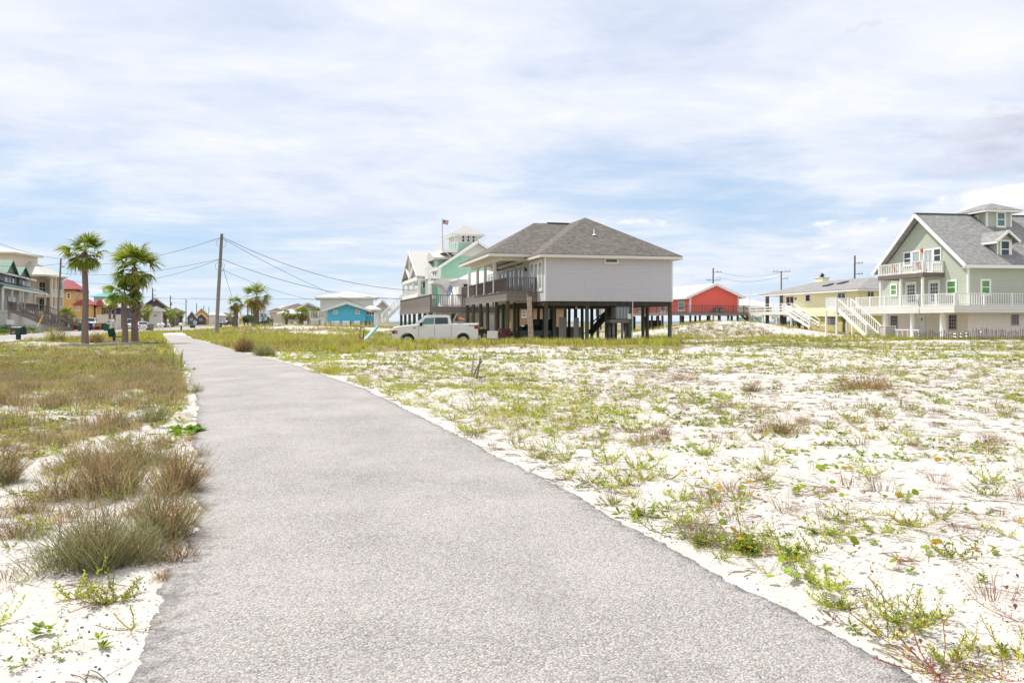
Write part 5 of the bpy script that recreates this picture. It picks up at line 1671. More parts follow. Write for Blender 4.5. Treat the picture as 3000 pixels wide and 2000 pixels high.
# ------------------------------------------------------------------ white dome house and its timber deck
fd = Fr(1260, 74, 14.5)
dh = thing('dome_house', 'white dome house behind a dark timber deck on pilings', 'house', (*fd.w(0, 0), 0), fd.deg)
ZD = 2.9; va = fd.v(1172)
ue = fd.u(1352)
MB().box(0, ue + 4, 0, va, ZD - .1, ZD).build('deck', M['deck'], dh)
MB().box(-.05, 0, -.04, va, ZD - .55, ZD + .02).box(0, ue + 4, -.04, 0, ZD - .55, ZD + .02).build('deck_beam', M['beam'], dh)
m = MB()
n = int(va / .15)
for i in range(n):
    v = va * (i + .5) / n; m.box(.02, .05, v - .068, v + .068, ZD - .5, ZD + 1.04 + random.uniform(-.01, .01))
m.box(-.03, .1, 0, va, ZD + 1.041, ZD + 1.10)
m.build('board_screen', wood('grey_deck_pickets', (.21, .18, .165), 1, .15, .3, .6), dh)
MB().rail((.06, .06, ZD), (ue + 3, .06, ZD), 1.05, 3.0, .2, .1, .05).build('railing', M['rail'], dh)
for i in range(7):
    v = .2 + (va - .4) * i / 6
    piling(dh, .12, v, ZD - .56, .15)
    if i % 2 == 0: piling(dh, 3.5, v, ZD - .56, .15)
for u in (2.4, 4.8, 7.2): piling(dh, u, .15, ZD - .56, .15)
yc = 89; xc = (1432 - CX) / F * yc; zc0 = ZD - .6
lx = (xc - fd.ox) * fd.c + (yc - fd.oy) * fd.s; ly = -(xc - fd.ox) * fd.s + (yc - fd.oy) * fd.c
ztop = CH + (HY - 793) / F * yc
dome = MB().ellip((lx, ly, zc0), (5.6, 5.6, ztop - zc0), 40, 16, 0.0).build('dome', M['stucco'], dh, True)
MB().cyl(lx, ly, -.3, zc0, 5.5, n=32).build('base_wall', M['stucco'], dh)
# flared arch on its left, and the small dormer
def dl(px, Y): # local point from pixel at depth
    X = (px - CX) / F * Y
    return (X - fd.ox) * fd.c + (Y - fd.oy) * fd.s, -(X - fd.ox) * fd.s + (Y - fd.oy) * fd.c
a0 = dl(1262, 88); a1 = dl(1325, 88)
zt = CH + (HY - 823) / F * 88
prof = [(a0[0], zt), (a1[0] + 2.5, zt + .35), (a1[0] + 2.5, zc0), (a1[0], zc0)]
for i in range(9):
    t_ = i / 8
    prof.append((a0[0] + .4 + (a1[0] - a0[0] - .6) * (1 - t_) ** .6, zc0 + (zt - .35 - zc0) * math.sin(t_ * math.pi / 2)))
prof.append((a0[0], zt - .3))
MB().prism(prof, 1, a0[1] - 1.6, a0[1] + 1.6).build('entry_arch', M['stucco'], dh)
b0, b1 = dl(1342, 84), dl(1376, 84)
z0_, z1_ = CH + (HY - 862) / F * 84, CH + (HY - 822) / F * 84
dm = MB().prism([(b0[0], z0_), (b1[0], z0_), (b1[0], z1_ - .1), (b1[0] + .25, z1_ + .05), (b1[0], z1_ + .15), (b0[0], z1_ + .15), (b0[0] - .25, z1_ + .05), (b0[0], z1_ - .1)], 1, b0[1] - .3, b0[1] + 4).build('dormer', M['stucco'], dh)
window(dm, '-v', b0[1] - .3, b0[0] + .4, b1[0] - .1, z0_ + .3, z1_ - .25, 1, 1, .1, 'cream')

x, y = base(1322, 77)
t = thing('satellite_dish', 'round blue grey satellite dish above the timber deck', 'satellite dish', (x, y, ZD), -20)
zc = CH + (HY - 852) / F * 77 - ZD
m = MB(); n = 20
vs = [(0, 0, 0)]
for j in (1, 2, 3):
    r_ = j / 3
    for i in range(n):
        a = 2 * math.pi * i / n
        vs.append((.52 * r_ * math.cos(a) , -.22 * r_ ** 2, .52 * r_ * math.sin(a)))
fs = [(0, 1 + i, 1 + (i + 1) % n) for i in range(n)]
for j in (0, 1):
    for i in range(n): fs.append((1 + j * n + i, 1 + (j + 1) * n + i, 1 + (j + 1) * n + (i + 1) % n, 1 + j * n + (i + 1) % n))
m.add(vs, fs)
d = m.build('reflector', plain('blue_grey_enamel', (.22, .25, .33), .22, .06, 1, 0, .2, .6), t, True)
d.location = (0, 0, zc); d.rotation_euler = (R(-18), 0, R(-38)); d.scale = (.95, 1, 1.18)
md = d.modifiers.new('s', 'SOLIDIFY'); md.thickness = .03
MB().cyl(.05, .15, -.02, zc, .035, n=8).bar((.05, .15, zc - .05), (0, .03, zc), .08).build('mast', M['dgrey'], t)
MB().bar((0, .02, zc - .4), (-.38, -.5, zc - .05), .025).ellip((-.38, -.52, zc - .04), (.05, .06, .05), 8, 5).build('feed_arm', M['dgrey'], t)

# ------------------------------------------------------------------ turquoise house with the flag
ft = Fr(1283, 96, 14.5)
th = thing('beach_house', 'turquoise shingled house with pale gables, white balconies and lookout tower', 'house', (*ft.w(0, 0), 0), ft.deg)
def tzz(py, u=0, v=0): return ft.z(py, u, v)
ur = ft.u(1398)                       # apex
ze = tzz(786); za = tzz(711, ur, 0)
MB().box(0, 2 * ur, 0, 12, -.3, tzz(822)).build('lower_wall', M['turq'], th)
MB().prism([(0, tzz(814)), (2 * ur, tzz(814)), (2 * ur, ze), (ur, za), (0, ze)], 1, 0, 12).build('wall', M['turq'], th)
MB().box(-.05, 2 * ur + .05, -.06, 12, tzz(822), tzz(814)).build('belt_trim', M['cream'], th)
kk = (za - ze) / ur
zpan = tzz(750, ur * .62, 0)
ulow = (zpan - ze) / kk
MB().prism([(ulow + .1, zpan), (2 * ur - ulow - .1, zpan), (ur, za - .12)], 1, -.05, -.002).build('gable_panel', M['wboard'], th)
MB().gable(1, -.7, 12, -.45, 2 * ur + .45, ze - .45 * kk + .15, za - ze + .45 * kk + .05, .2).build('roof', M['smetal'], th)
m = MB()
for s in (-1, 1):
    m.bar((ur + s * (ur + .45), -.73, ze - .45 * kk), (ur, -.73, za + .02), .06, .24)
m.box(-.06, .16, -.05, -.002, tzz(814), ze).build('rake_board', M['white'], th)
# tower
t0, t1 = ft.u(1333, 3), ft.u(1400, 3)
zt1 = tzz(688, t0, 3)
tw = MB().box(t0, t1, 3, 7.2, tzz(712, t0, 3), zt1).build('lookout', M['wboard'], th)
MB().box(t0 + .03, t1 - .03, 3.03, 7.1, tzz(750, t0, 3), tzz(712, t0, 3) - .003).build('lookout_base', M['turq'], th)
MB().hip(t0 - .75, t1 + .75, 2.3, 7.9, zt1 + .05, tzz(662, 4, 5) - zt1, 1.9).build('roof', M['smetal'], tw)
eaves(t0 - .72, t1 + .72, 2.33, 7.87, zt1 + .06, .2).build('fascia', M['white'], tw)
for p0, p1 in ((1352.5, 1361), (1368, 1376), (1383, 1391)):
    window(tw, '-v', 3, ft.u(p0, 3), ft.u(p1, 3), tzz(709, t0, 3), tzz(688.5, t0, 3), 1, 2, .05, 'white', sill=False)
for v in (4.0, 5.2, 6.3): window(tw, '-u', t0, v - .35, v + .35, tzz(709, t0, 4), tzz(690, t0, 4), 1, 2, .06, 'white', sill=False)
# tower balcony
q0, q1 = ft.u(1294, 2), t0 - .02
zb = tzz(733, q0, 2)
MB().box(q0, q1, 1.2, 6.5, zb - .3, zb).build('balcony', M['white'], th)
MB().rail((q0 + .05, 1.26, zb), (q1, 1.26, zb), 1.0, 2.0, .22, .1, .06).rail((q0 + .05, 1.3, zb), (q0 + .05, 6.4, zb), 1.0, 2.2, .22, .1, .06).build('balcony_railing', M['white'], th)
MB().bar((q0 + .4, 1.4, zb - .3), (q1, 1.4, zb - 1.5), .12).bar((q0 + .4, 6, zb - .3), (q1, 6, zb - 1.5), .12).box(q0 + 1.2, q1, 1.3, 6.4, zb - .6, zb - .301).build('bracket', M['cream'], th)
# shed dormer
e0, e1 = ft.u(1267, 2), ft.u(1322, 2)
zs0, zs1 = tzz(758, e0, 2), tzz(745, 1, 4)
MB().box(ft.u(1281, 2), e1, 2, 8, tzz(785, 0, 2), zs0 - .1).build('dormer', M['turq'], th)
MB().prism([(1.0, zs0 - .12), (1.0, zs0 + .1), (4.6, zs1 + .3), (8.6, zs0 + .1), (8.6, zs0 - .12)], 0, e0, e1 + .6).build('dormer_roof', M['smetal'], th)
window(th, '-u', ft.u(1281, 2), 3.2, 4.4, tzz(780, 0, 3), tzz(766, 0, 3), 1, 2, .12, 'white')
# left wing: gabled porch roof facing left
gu0 = ft.u(1223, 1.0); v1 = ft.v(1181, gu0); vm = ft.v(1199, gu0)
zpe = tzz(808, gu0, 1.0); zpa = tzz(736, gu0, vm)
vw = max(vm - .6, 4.0)
MB().gable(0, gu0, 3, 1.0, 1.0 + 2 * vw, zpe, zpa - zpe, .22).build('porch_roof', M['smetal'], th)
m = MB(); vmid = 1.0 + vw
for s in (-1, 1): m.bar((gu0 - .05, vmid + s * vw, zpe - .1), (gu0 - .05, vmid, zpa - .1), .12, .35)
m.bar((gu0 + .1, 1.0, zpe - .25), (gu0 + .1, 1 + 2 * vw, zpe - .25), .2, .4)
m.bar((gu0 + .1, vmid, zpe), (gu0 + .1, vmid, zpa - .3), .2, .2).bar((gu0 + .1, vmid, zpe), (gu0 + .1, vmid + vw * .5, zpe + (zpa - zpe) * .5), .22).bar((gu0 + .1, vmid, zpe), (gu0 + .1, vmid - vw * .5, zpe + (zpa - zpe) * .5), .22)
m.build('truss', M['white'], th)
MB().prism([(1.3, zpe), (1 + 2 * vw - .3, zpe), (vmid, zpa - .3)], 0, gu0 + 1.2, gu0 + 1.3).build('gable_back', M['cream'], th)
MB().box(gu0 + .2, 0, 1.1, 1 + 2 * vw, zpe - .52, zpe - .24).build('porch_beam', M['white'], th)
zpf = tzz(862, gu0, 1)
MB().box(gu0, -.01, .9, 1 + 2 * vw, zpf - .5, zpf).build('porch_floor', M['white'], th)
for i in range(4):
    v = 1.2 + (2 * vw - .4) * i / 3
    MB().box(gu0 + .1, gu0 + .38, v - .14, v + .14, zpf, zpe - .53).build('column', M['white'], th)
for px in (1250, 1262):
    u = ft.u(px, 1.1); MB().box(u - .14, u + .14, 1.0, 1.26, zpf, zpe - .53).build('column', M['white'], th)
MB().box(gu0 + 2.6, -.02, 4.2, 1.5 + 2 * vw, zpf + .002, zpe - .6).build('porch_wall', M['turqv'], th)
window(th, '-v', 4.2, ft.u(1237, 4.2), ft.u(1247, 4.2), zpf + .8, zpf + 2.6, 1, 2, .1, 'white')
MB().rail((gu0 + .25, 1.2, zpf), (gu0 + .25, 2 * vw + .8, zpf), .9, 2.4, .22, .1, .05).build('porch_railing', M['white'], th)
# small balcony beside the gable
h0, h1 = ft.u(1250, -.5), ft.u(1288, -.5)
zh = tzz(808, h0, -.5)
MB().box(h0, h1, -1.2, 1, zh - .35, zh).build('side_balcony', M['white'], th)
MB().rail((h0 + .06, -1.14, zh), (h1, -1.14, zh), .95, 1.2, .2, .1, .06).rail((h0 + .06, -1.1, zh), (h0 + .06, .95, zh), .95, 2, .2, .1, .06).build('side_balcony_railing', M['white'], th)
MB().box(h0 + .1, h0 + .4, -1.1, -.8, -.2, zh - .35).build('balcony_post', M['white'], th)
for i in range(5):
    piling(th, gu0 + .4 + 3.0 * (i % 3), 1.4 + 5 * (i // 3), zpf - .5, .16, 'white')
for p0, p1 in ((1306, 1318), (1478, 1493)):
    window(th, '-v', 0, ft.u(p0), ft.u(p1), tzz(944), tzz(920), 1, 2, .14, 'white')
# stairs on the left of it
s0 = ft.u(1121, 3); s1 = ft.u(1176, 3)
zq0, zq1 = tzz(946, s0, 3), tzz(892, s1, 3)
MB().stairs((s0, 3, zq0), (s1, 3, zq1), 1.4, 14, (0, 1, 0), .05, .3).build('stairs', M['white'], th)
MB().rail((s0, 3, zq0), (s1, 3, zq1), 1.1, 9, .3, .12, .06).rail((s0, 4.4, zq0), (s1, 4.4, zq1), 1.1, 9, .3, .12, .06).build('stair_railing', M['white'], th)
MB().box(s1, s1 + 2.5, 2.8, 4.8, zq1 - .3, zq1).build('landing', M['white'], th)
MB().box(ft.u(1100, 3), ft.u(1178, 3), 2.6, 2.7, tzz(948, s0, 3), tzz(945, s0, 3)).bar((ft.u(1100, 3), 2.65, tzz(915, s0, 3)), (ft.u(1098, 3), 2.65, tzz(952, s0, 3)), .3, .14).bar((ft.u(1102, 3), 2.65, tzz(916, s0, 3)), (ft.u(1112, 3), 2.65, tzz(954, s0, 3)), .26, .14).bar((ft.u(1130, 3), 2.65, tzz(915, s0, 3)), (ft.u(1139, 3), 2.65, tzz(956, s0, 3)), .26, .14).build('white_frame', M['white'], th)

x, y = base(1297, 95)
zb_ = CH + (HY - 713) / F * 95; zt_ = CH + (HY - 640) / F * 95
t = thing('flagpole', 'thin flagpole flying a stars and stripes flag above the turquoise house', 'flag', (x, y, zb_), 0)
MB().tube([(0, 0, -1.0), (-.05, 0, zt_ - zb_)], .045, 6).build('pole', M['steel'], t)
def flagmat():
    n_ = NT('striped_flag'); uv = n_.obj(); X, Y_, Z = n_.sep(uv)
    st = n_.math('LESS_THAN', n_.math('FRACT', n_.math('MULTIPLY', Z, 6.5 / .5)), .5)
    c_ = n_.mix(st, (.65, .63, .62), (.42, .03, .04))
    can = n_.math('MULTIPLY', n_.math('LESS_THAN', X, .33), n_.math('GREATER_THAN', Z, .23))
    vd = n_.voro(n_.comb(n_.math('MULTIPLY', X, 13), n_.math('MULTIPLY', Z, 13), 0.0), 1.0)
    c_ = n_.mix(can, c_, n_.mix(n_.math('LESS_THAN', vd, .25), (.03, .05, .22), (.6, .6, .65)))
    return n_.pbr(c_, .8)
V, Q = [], []
for i in range(13):
    for j in range(2):
        a = i / 12
        V.append((.66 * a, .06 * math.sin(a * 9), j * .5))
fl = MB().add(V, [(2 * i, 2 * i + 2, 2 * i + 3, 2 * i + 1) for i in range(12)])
fl = fl.build('flag', flagmat(), t, True)
fl.location = (-.03, -.03, zt_ - zb_ - .62); fl.rotation_euler = (0, R(13), R(-12))
md = fl.modifiers.new('s', 'SOLIDIFY'); md.thickness = .01
# ------------------------------------------------------------------ coral red house
fr = Fr(2021, 118, 13)
rh = thing('stilt_house', 'coral red house with a white metal roof and dark railed deck on pilings', 'house', (*fr.w(0, 0), 0), fr.deg)
W = fr.u(2164.5); Z0 = fr.z(916); Z1 = fr.z(866); za = fr.z(833, W / 2, 0); D = 30
MB().prism([(0, Z0), (W, Z0), (W, Z1), (W / 2, za - .15), (0, Z1)], 1, 0, D).build('wall', M['red'], rh)
kk = (za - Z1) / (W / 2)
MB().gable(1, -.6, D, -.75, W + .75, Z1 - .75 * kk + .12, za - Z1 + .75 * kk, .22).build('roof', M['wmetalv'], rh)
m = MB()
for s in (-1, 1): m.bar((W / 2 + s * (W / 2 + .75), -.63, Z1 - .75 * kk), (W / 2, -.63, za), .06, .36)
m.box(-.03, .2, -.04, -.002, Z0, Z1).box(W - .2, W + .03, -.04, -.002, Z0, Z1).box(-.04, -.002, -.03, .2, Z0, Z1).box(-.78, -.72, -.6, D, Z1 - .75 * kk - .15, Z1 - .75 * kk + .12)
m.build('trim', M['white'], rh)
for p0, p1, nm in ((2006.5, 1987, 0), (1951, 1934, 1), (1884, 1872, 0)):
    v0, v1 = fr.v(p0), fr.v(p1)
    if nm: door(rh, '-u', 0, v0, v1, Z0 + .05, Z0 + 2.4)
    else: window(rh, '-u', 0, v0, v1, Z0 + .3, Z0 + 2.3, 2, 3, .2, 'cream', 'glassg', mw=.06)
dz = Z0 + .0
q0, q1 = -4.0, fr.u(2192, -2.0)
MB().box(q0, q1, -2.2, -.004, dz - .12, dz).box(q0, -.006, -.004, D, dz - .12, dz).build('deck', M['deck'], rh)
MB().box(q0, q1, -2.25, -2.2, dz - .38, dz + .02).box(q0 - .05, q0, -2.2, D, dz - .38, dz + .02).build('deck_beam', M['beam'], rh)
MB().rail((q0 + .05, -2.14, dz), (q1, -2.14, dz), 1.0, 2.4, .25, .09, .035).rail((q0 + .05, -2.1, dz), (q0 + .05, D, dz), 1.0, 2.4, .25, .09, .035).build('railing', M['poled'], rh)
for i in range(9): piling(rh, q0 + .2 + (q1 - q0 - .4) * i / 8, -2.0, dz - .39, .17)
for i in range(7): piling(rh, q0 + .2 + (q1 - q0 - .4) * i / 6, 2.5, dz - .39, .17)
for i in range(8): piling(rh, q0 + .2, 1 + 27 * i / 7, dz - .39, .17)
for i in range(6): piling(rh, .3, 3 + 24 * i / 5, dz - .39, .17)
sx = q1 - .2
MB().stairs((sx + 2.2, -2.1, .3), (sx - .6, -2.1, dz), 1.3, 12, (0, 1, 0), .06, .3).build('stairs', M['beam'], rh)
MB().rail((sx + 2.2, -2.1, .3), (sx - .6, -2.1, dz), 1.0, 3, .5, .1, .05).build('stair_railing', M['poled'], rh)
MB().box(-3.6, -1.0, 8, 8.2, .0, 1.7).build('slatted_screen', M['dark'], rh)
for i, px in enumerate((2098.5, 2112)):
    ac_unit(('left' if i == 0 else 'right') + ' of two grey air conditioners on the red house deck', *fr.w(fr.u(px, -.6), -.6), dz + .002, fr.deg, .62, .68, 'air conditioners on the red deck')

# ------------------------------------------------------------------ pale yellow house
fy = Fr(2519, 95, 11)
yh = thing('stilt_house', 'long pale yellow house with a low grey hip roof, chimney and white stairs', 'house', (*fy.w(0, 0), 0), fy.deg)
Vl = fy.v(2289); Z0 = fy.z(925); Z1 = fy.z(849); UD = 10
MB().box(0, UD, 0, Vl, Z0, Z1 - .1).build('wall', M['yell'], yh)
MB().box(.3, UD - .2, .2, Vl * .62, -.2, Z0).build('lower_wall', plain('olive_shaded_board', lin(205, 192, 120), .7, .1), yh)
ve = fy.v(2222, -.7); e0 = -.8
zr = fy.z(815, UD / 2, 5)
rf = MB().hip(e0, UD + .8, -.8, ve, Z1 + .12, zr - Z1, None).build('roof', M['roofl'], yh)
eaves(e0 + .03, UD + .77, -.77, ve - .03, Z1 + .13, .26).build('fascia', M['white'], yh)
MB().box(-.03, .12, -.03, -.002, Z0, Z1 - .2).box(-.03, -.002, -.002, .1, Z0, Z1 - .2).build('corner_trim', M['cream'], yh)
kk = (zr - Z1) / (UD / 2 + .8)
def onroof(px, py): # point on the left roof plane
    best = None
    for u in np.linspace(-.5, UD / 2, 60):
        v = fy.v(px, u); z = Z1 + .12 + (u - e0) * kk
        e = abs(HY - (z - CH) * F / fy.w(u, v)[1] - py)
        if best is None or e < best[0]: best = (e, u, v, z)
    return best[1:]
for px, py in ((2427, 836), (2469, 829)):
    u, v, z = onroof(px, py)
    MB().hexa([(u - .5, v - .6, z - .5 * kk), (u + .5, v - .6, z + .5 * kk), (u + .5, v + .6, z + .5 * kk), (u - .5, v + .6, z - .5 * kk), (u - .5, v - .6, z - .5 * kk + .14), (u + .5, v - .6, z + .5 * kk + .14), (u + .5, v + .6, z + .5 * kk + .14), (u - .5, v + .6, z - .5 * kk + .14)]).build('skylight', M['black'], rf)
for px, py in ((2361, 845), (2445, 834)):
    u, v, z = onroof(px, py); MB().cyl(u, v, z - .1, z + .35, .05, n=6).build('vent_pipe', M['cream'], rf)
v = fy.v(2408, UD * .62)
zt = fy.z(815, UD * .62, v)
ch = MB().box(UD * .62 - .5, UD * .62 + .5, v - .95, v + .95, Z1 + 1, zt).build('chimney', M['yell'], yh)
MB().box(UD * .62 - .58, UD * .62 + .58, v - 1.03, v + 1.03, zt + .001, zt + .1).build('cap', M['cream'], ch)
MB().cyl(UD * .62, v, zt + .1, zt + .35, .25, n=10).tube([(UD * .62, v, zt + .35), (UD * .62, v, zt + .75)], [.42, .06], 10).build('flue', M['black'], ch)
def ywin(p0, p1, a, b_, c_=1, pn='glass', fr_='white'):
    v0, v1 = fy.v(p0), fy.v(p1); vm = (v0 + v1) / 2
    window(yh, '-u', 0, v0, v1, fy.z(b_, 0, vm), fy.z(a, 0, vm), c_, 1, .1, fr_, pn)
ywin(2360, 2374.5, 862, 884); ywin(2454, 2478, 856.5, 878, 2)
ywin(2303, 2327, 867, 899, 2, 'glass')
window(yh, '-v', 0, fy.u(2540), fy.u(2560), fy.z(870), fy.z(853), 2, 1, .08, 'cream')
v = fy.v(2332)
MB().box(-.14, -.002, v - .08, v + .08, Z0 + 2.2, Z0 + 2.5).build('wall_lamp', M['dgrey'], yh)
for px in (2248.5, 2290):
    v = fy.v(px, -.1); MB().box(-.3, .05, v - .2, v + .2, -.2, Z1 - .14).build('roof_post', M['poled'], yh)
for i in range(4):
    MB().box(.05, .4, Vl * .66 + Vl * .1 * i, Vl * .66 + Vl * .1 * i + .35, -.2, Z0 - .003).build('piling', M['poled'], yh)
# deck with plank rails
dq1 = -1.9; dvn = fy.v(2318, dq1); dvf = fy.v(2193, dq1)
dz = fy.z(912, dq1, dvn)
MB().box(dq1, -.005, dvn, dvf, dz - .12, dz).build('deck', M['white'], yh)
MB().box(dq1 - .05, dq1, dvn, dvf, dz - .42, dz + .02).build('deck_beam', M['wboard'], yh)
MB().rail((dq1 + .05, dvn, dz), (dq1 + .05, dvf, dz), 1.05, 2.4, .3, .12, .05, .1, (.3, .66)).build('deck_railing', M['white'], yh)
MB().box(dq1, dq1 + .14, dvf - .3, dvf - .16, dz, dz + 3.3).build('tall_post', M['white'], yh)
for i in range(4):
    v = dvn + .2 + (dvf - dvn - .4) * i / 3; MB().box(dq1 + .1, dq1 + .3, v, v + .2, -.2, dz - .12).build('deck_post', M['white'], yh)
vb = fy.v(2392, dq1 - .1)
MB().stairs((dq1 - 1.0, vb, fy.z(959, dq1, vb)), (dq1 - 1.0, dvn, dz), 1.3, 11, (1, 0, 0), .06, .32).build('stairs', M['white'], yh)
m = MB()
for u in (dq1 - 1.0, dq1 + .3):
    p = (u, vb, fy.z(959, dq1, vb)); q = (u, dvn, dz)
    m.rail(p, q, 1.0, 20, .3, .13, .05, .1, (.5,))
m.build('stair_railing', M['white'], yh)
zac = fy.z(951, -.8, 2)
x, y = fy.w(fy.u(2437, 2.4), 2.4)
t = thing('platform', 'low white stand carrying the dark air conditioner by the yellow house', 'stand', (x, y, 0), fy.deg)
MB().box(-1.1, 1.1, -.6, .6, zac - .12, zac).build('top', M['white'], t)
for a in (-1.0, 0, 1.0): MB().box(a - .05, a + .05, -.55, -.45, -.2, zac - .12).build('leg', M['white'], t)
ac_unit('dark air conditioner with a pale lid on a white stand by the yellow house', x, y, zac + .002, fy.deg, .9, .85)

# ------------------------------------------------------------------ simple houses further off
def simple(label, px0, px1, Y, deg, pz0, pz1, prise, wall, roofm, kind='hip', depth=9, ov=.5, wins=(), stilts=0, cat='house', name='house', pane='glass', wframe='white', z0=None, ax='u', fascia='white'):
    """A plain far house: px0..px1 its front wall, pz0/pz1 the wall's foot and eave, prise the ridge's height in the picture."""
    f = Fr(px0, Y, deg)
    t = thing(name, label, cat, (*f.w(0, 0), 0), deg)
    Wd = f.u(px1); a = f.z(pz0) if z0 is None else z0; b = f.z(pz1)
    rz = f.z(prise, Wd / 2, depth / 2 if (kind == 'hip' or ax == 'u') else 0) - b
    if kind == 'hip':
        MB().box(0, Wd, 0, depth, a, b - .1).build('wall', M[wall], t)
        MB().hip(-ov, Wd + ov, -ov, depth + ov, b + .08, rz).build('roof', M[roofm], t)
    elif ax == 'u':
        MB().prism([(0, a), (depth, a), (depth, b), (depth / 2, b + rz - .15), (0, b)], 0, 0, Wd).build('wall', M[wall], t)
        MB().gable(0, -ov, Wd + ov, -ov, depth + ov, b - ov * rz / (depth / 2) + .1, rz + ov * rz / (depth / 2), .2).build('roof', M[roofm], t)
    else:
        MB().prism([(0, a), (Wd, a), (Wd, b), (Wd / 2, b + rz - .15), (0, b)], 1, 0, depth).build('wall', M[wall], t)
        MB().gable(1, -ov, depth + ov, -ov, Wd + ov, b - ov * rz / (Wd / 2) + .1, rz + ov * rz / (Wd / 2), .2).build('roof', M[roofm], t)
        m = MB()
        for s in (-1, 1): m.bar((Wd / 2 + s * (Wd / 2 + ov), -ov - .03, b - ov * rz / (Wd / 2)), (Wd / 2, -ov - .03, b + rz), .06, .35)
        m.build('rake_board', M[fascia], t)
    if kind == 'hip': eaves(-ov + .03, Wd + ov - .03, -ov + .03, depth + ov - .03, b + .09, .3).build('fascia', M[fascia], t)
    for (p0, p1, y0, y1, *c) in wins:
        window(t, '-v', 0, f.u(p0), f.u(p1), f.z(y1), f.z(y0), c[0] if c else 1, c[1] if len(c) > 1 else 2, .14 if Y > 100 else .1, wframe, pane, mw=.05)
    for i in range(stilts):
        x = .3 + (Wd - .6) * i / max(1, stilts - 1)
        piling(t, x, .3, a, .2, 'white'); piling(t, x, depth - .3, a, .2, 'white')
    return t, f, Wd, a, b
simple('sky blue gabled house on white stilts with two small windows', 960, 1071, 128, 12, 940, 905, 887.5, 'blue', 'wmetal', 'gable', 14, .9, ((976.5, 989, 908, 919), (1041, 1053.5, 908, 919)), 4, ax='v')
bl = bpy.context.scene.objects
t, f, Wd, a, b = simple('low blue side wing with a band of windows right of the sky blue house', 1071.5, 1102, 131, 12, 940, 906, 897, 'blue', 'wmetal', 'hip', 8, .8, ((1072, 1098, 911, 924, 3, 1),), 3)
f = Fr(908, 129, 12)
t = thing('porch', 'white railed porch and stairs on the left of the sky blue house', 'porch', (*f.w(0, 0), 0), 12)
wq = f.u(960); zp = f.z(932)
MB().box(0, wq - .1, 0, 4, zp - .3, zp).build('floor', M['white'], t)
MB().rail((0, .05, zp), (wq - .1, .05, zp), 1.1, 1.6, .25, .12, .07).build('railing', M['white'], t)
MB().box(.1, wq * .5, -.02, .0, zp - 2.2, zp - .3).build('skirt', M['wboard'], t)
for i in range(4): MB().box(.1 + i * (wq - .6) / 3, .35 + i * (wq - .6) / 3, .1, .35, -.2, zp - .3).build('post', M['white'], t)
MB().stairs((f.u(978), -1.2, f.z(951)), (f.u(940), -1.2, zp), 1.2, 9, (0, 1, 0), .06, .3).rail((f.u(978), -1.2, f.z(951)), (f.u(940), -1.2, zp), 1.0, 6, 2, .12, .06).build('stairs', M['white'], t)

simple('tall pale grey house with a broad white hip roof behind the sky blue house', 938, 1094, 150, 12, 940, 871, 855, 'pgrey', 'wmetal', 'hip', 12, 1.0, ((949, 956, 873, 882), (1082, 1088.5, 873, 882)))
simple('beige grey gabled house left of the sky blue house', 868, 937, 155, 12, 940, 905, 888, 'bgrey', 'brownr', 'gable', 14, .8, (), 3, ax='v', fascia='cream')
simple('low white roofed porch house before the beige grey house', 824, 876, 148, 12, 942, 918, 907, 'bgrey', 'wmetal', 'hip', 8, .8, ((852, 872, 920, 934, 4, 1),), 3, wframe='dgrey')
simple('brown roofed house peeping up behind the beige grey house', 836, 905, 185, 12, 940, 903, 890, 'bgrey', 'brownr', 'hip', 10, .8)
simple('small pink roofed house near the far right road end', 792, 826, 215, 12, 945, 912, 903, 'creamw', 'brownr', 'hip', 9, .6, ((803, 809, 922, 932),))
simple('tall narrow cream house with a pale roof behind the small pink house', 810, 842, 235, 12, 945, 905, 894, 'creamw', 'smetal', 'hip', 8, .6, ((820, 830, 908, 915, 2, 1),))
simple('white gabled cottage with green trim at the head of the white stairs', 1105, 1136, 165, 12, 946, 896, 880, 'wboard', 'wmetal', 'gable', 10, .8, ((1118, 1126, 902, 910),), ax='v')
simple('long white roofed house far behind the white deck', 2163, 2262, 190, 11, 925, 897, 876, 'wboard', 'wmetal', 'hip', 14, 1.0)
simple('small turquoise cabin seen beneath the white deck', 2200, 2232, 175, 11, 945, 926, 921, 'turq', 'smetal', 'hip', 6, .4, ((2207, 2214, 930, 938),))
simple('pale aqua cabin seen between the pilings of the red house', 2022, 2040, 190, 11, 948, 938, 934, 'aqua', 'wmetal', 'hip', 5, .3)
simple('white cottage seen between the pilings of the red house', 2064, 2088, 195, 11, 948, 936, 931, 'wboard', 'wmetal', 'hip', 5, .3)
# ------------------------------------------------------------------ houses along the beach road on the left
AN = 20.5
fl = Fr(118, 141, AN)       # local: facade on u = 0 facing the road, v runs away from the camera
NT_ = thing('townhouse', 'grey sided townhouse row with green metal roofs, dark awnings and long stairs', 'house', (*fl.w(0, 0), 0), AN)
TH = NT_
def lz(py, v, u=0): return fl.z(py, u, v)
vn, vf = fl.v(0) - 12, fl.v(88)
vm = fl.v(40)
ZE_ = lz(806, vm); ZP = lz(850, vm, 3); ZF_ = lz(912, vm)
UB = -11
MB().box(UB, 0, vn, vf, -.2, ZE_).build('wall', M['bgrey'], TH)
for p0, p1 in ((-14, 7), (48.5, 60)):
    MB().box(.004, .35, fl.v(p0), fl.v(p1), ZP + .96, ZE_).build('bay', M['slate'], TH)
kk = .62
MB().gable(1, vn - .5, vf + .7, UB - .6, .75, ZE_ - .1, 1.5, .2).build('roof', M['grnm'], TH)
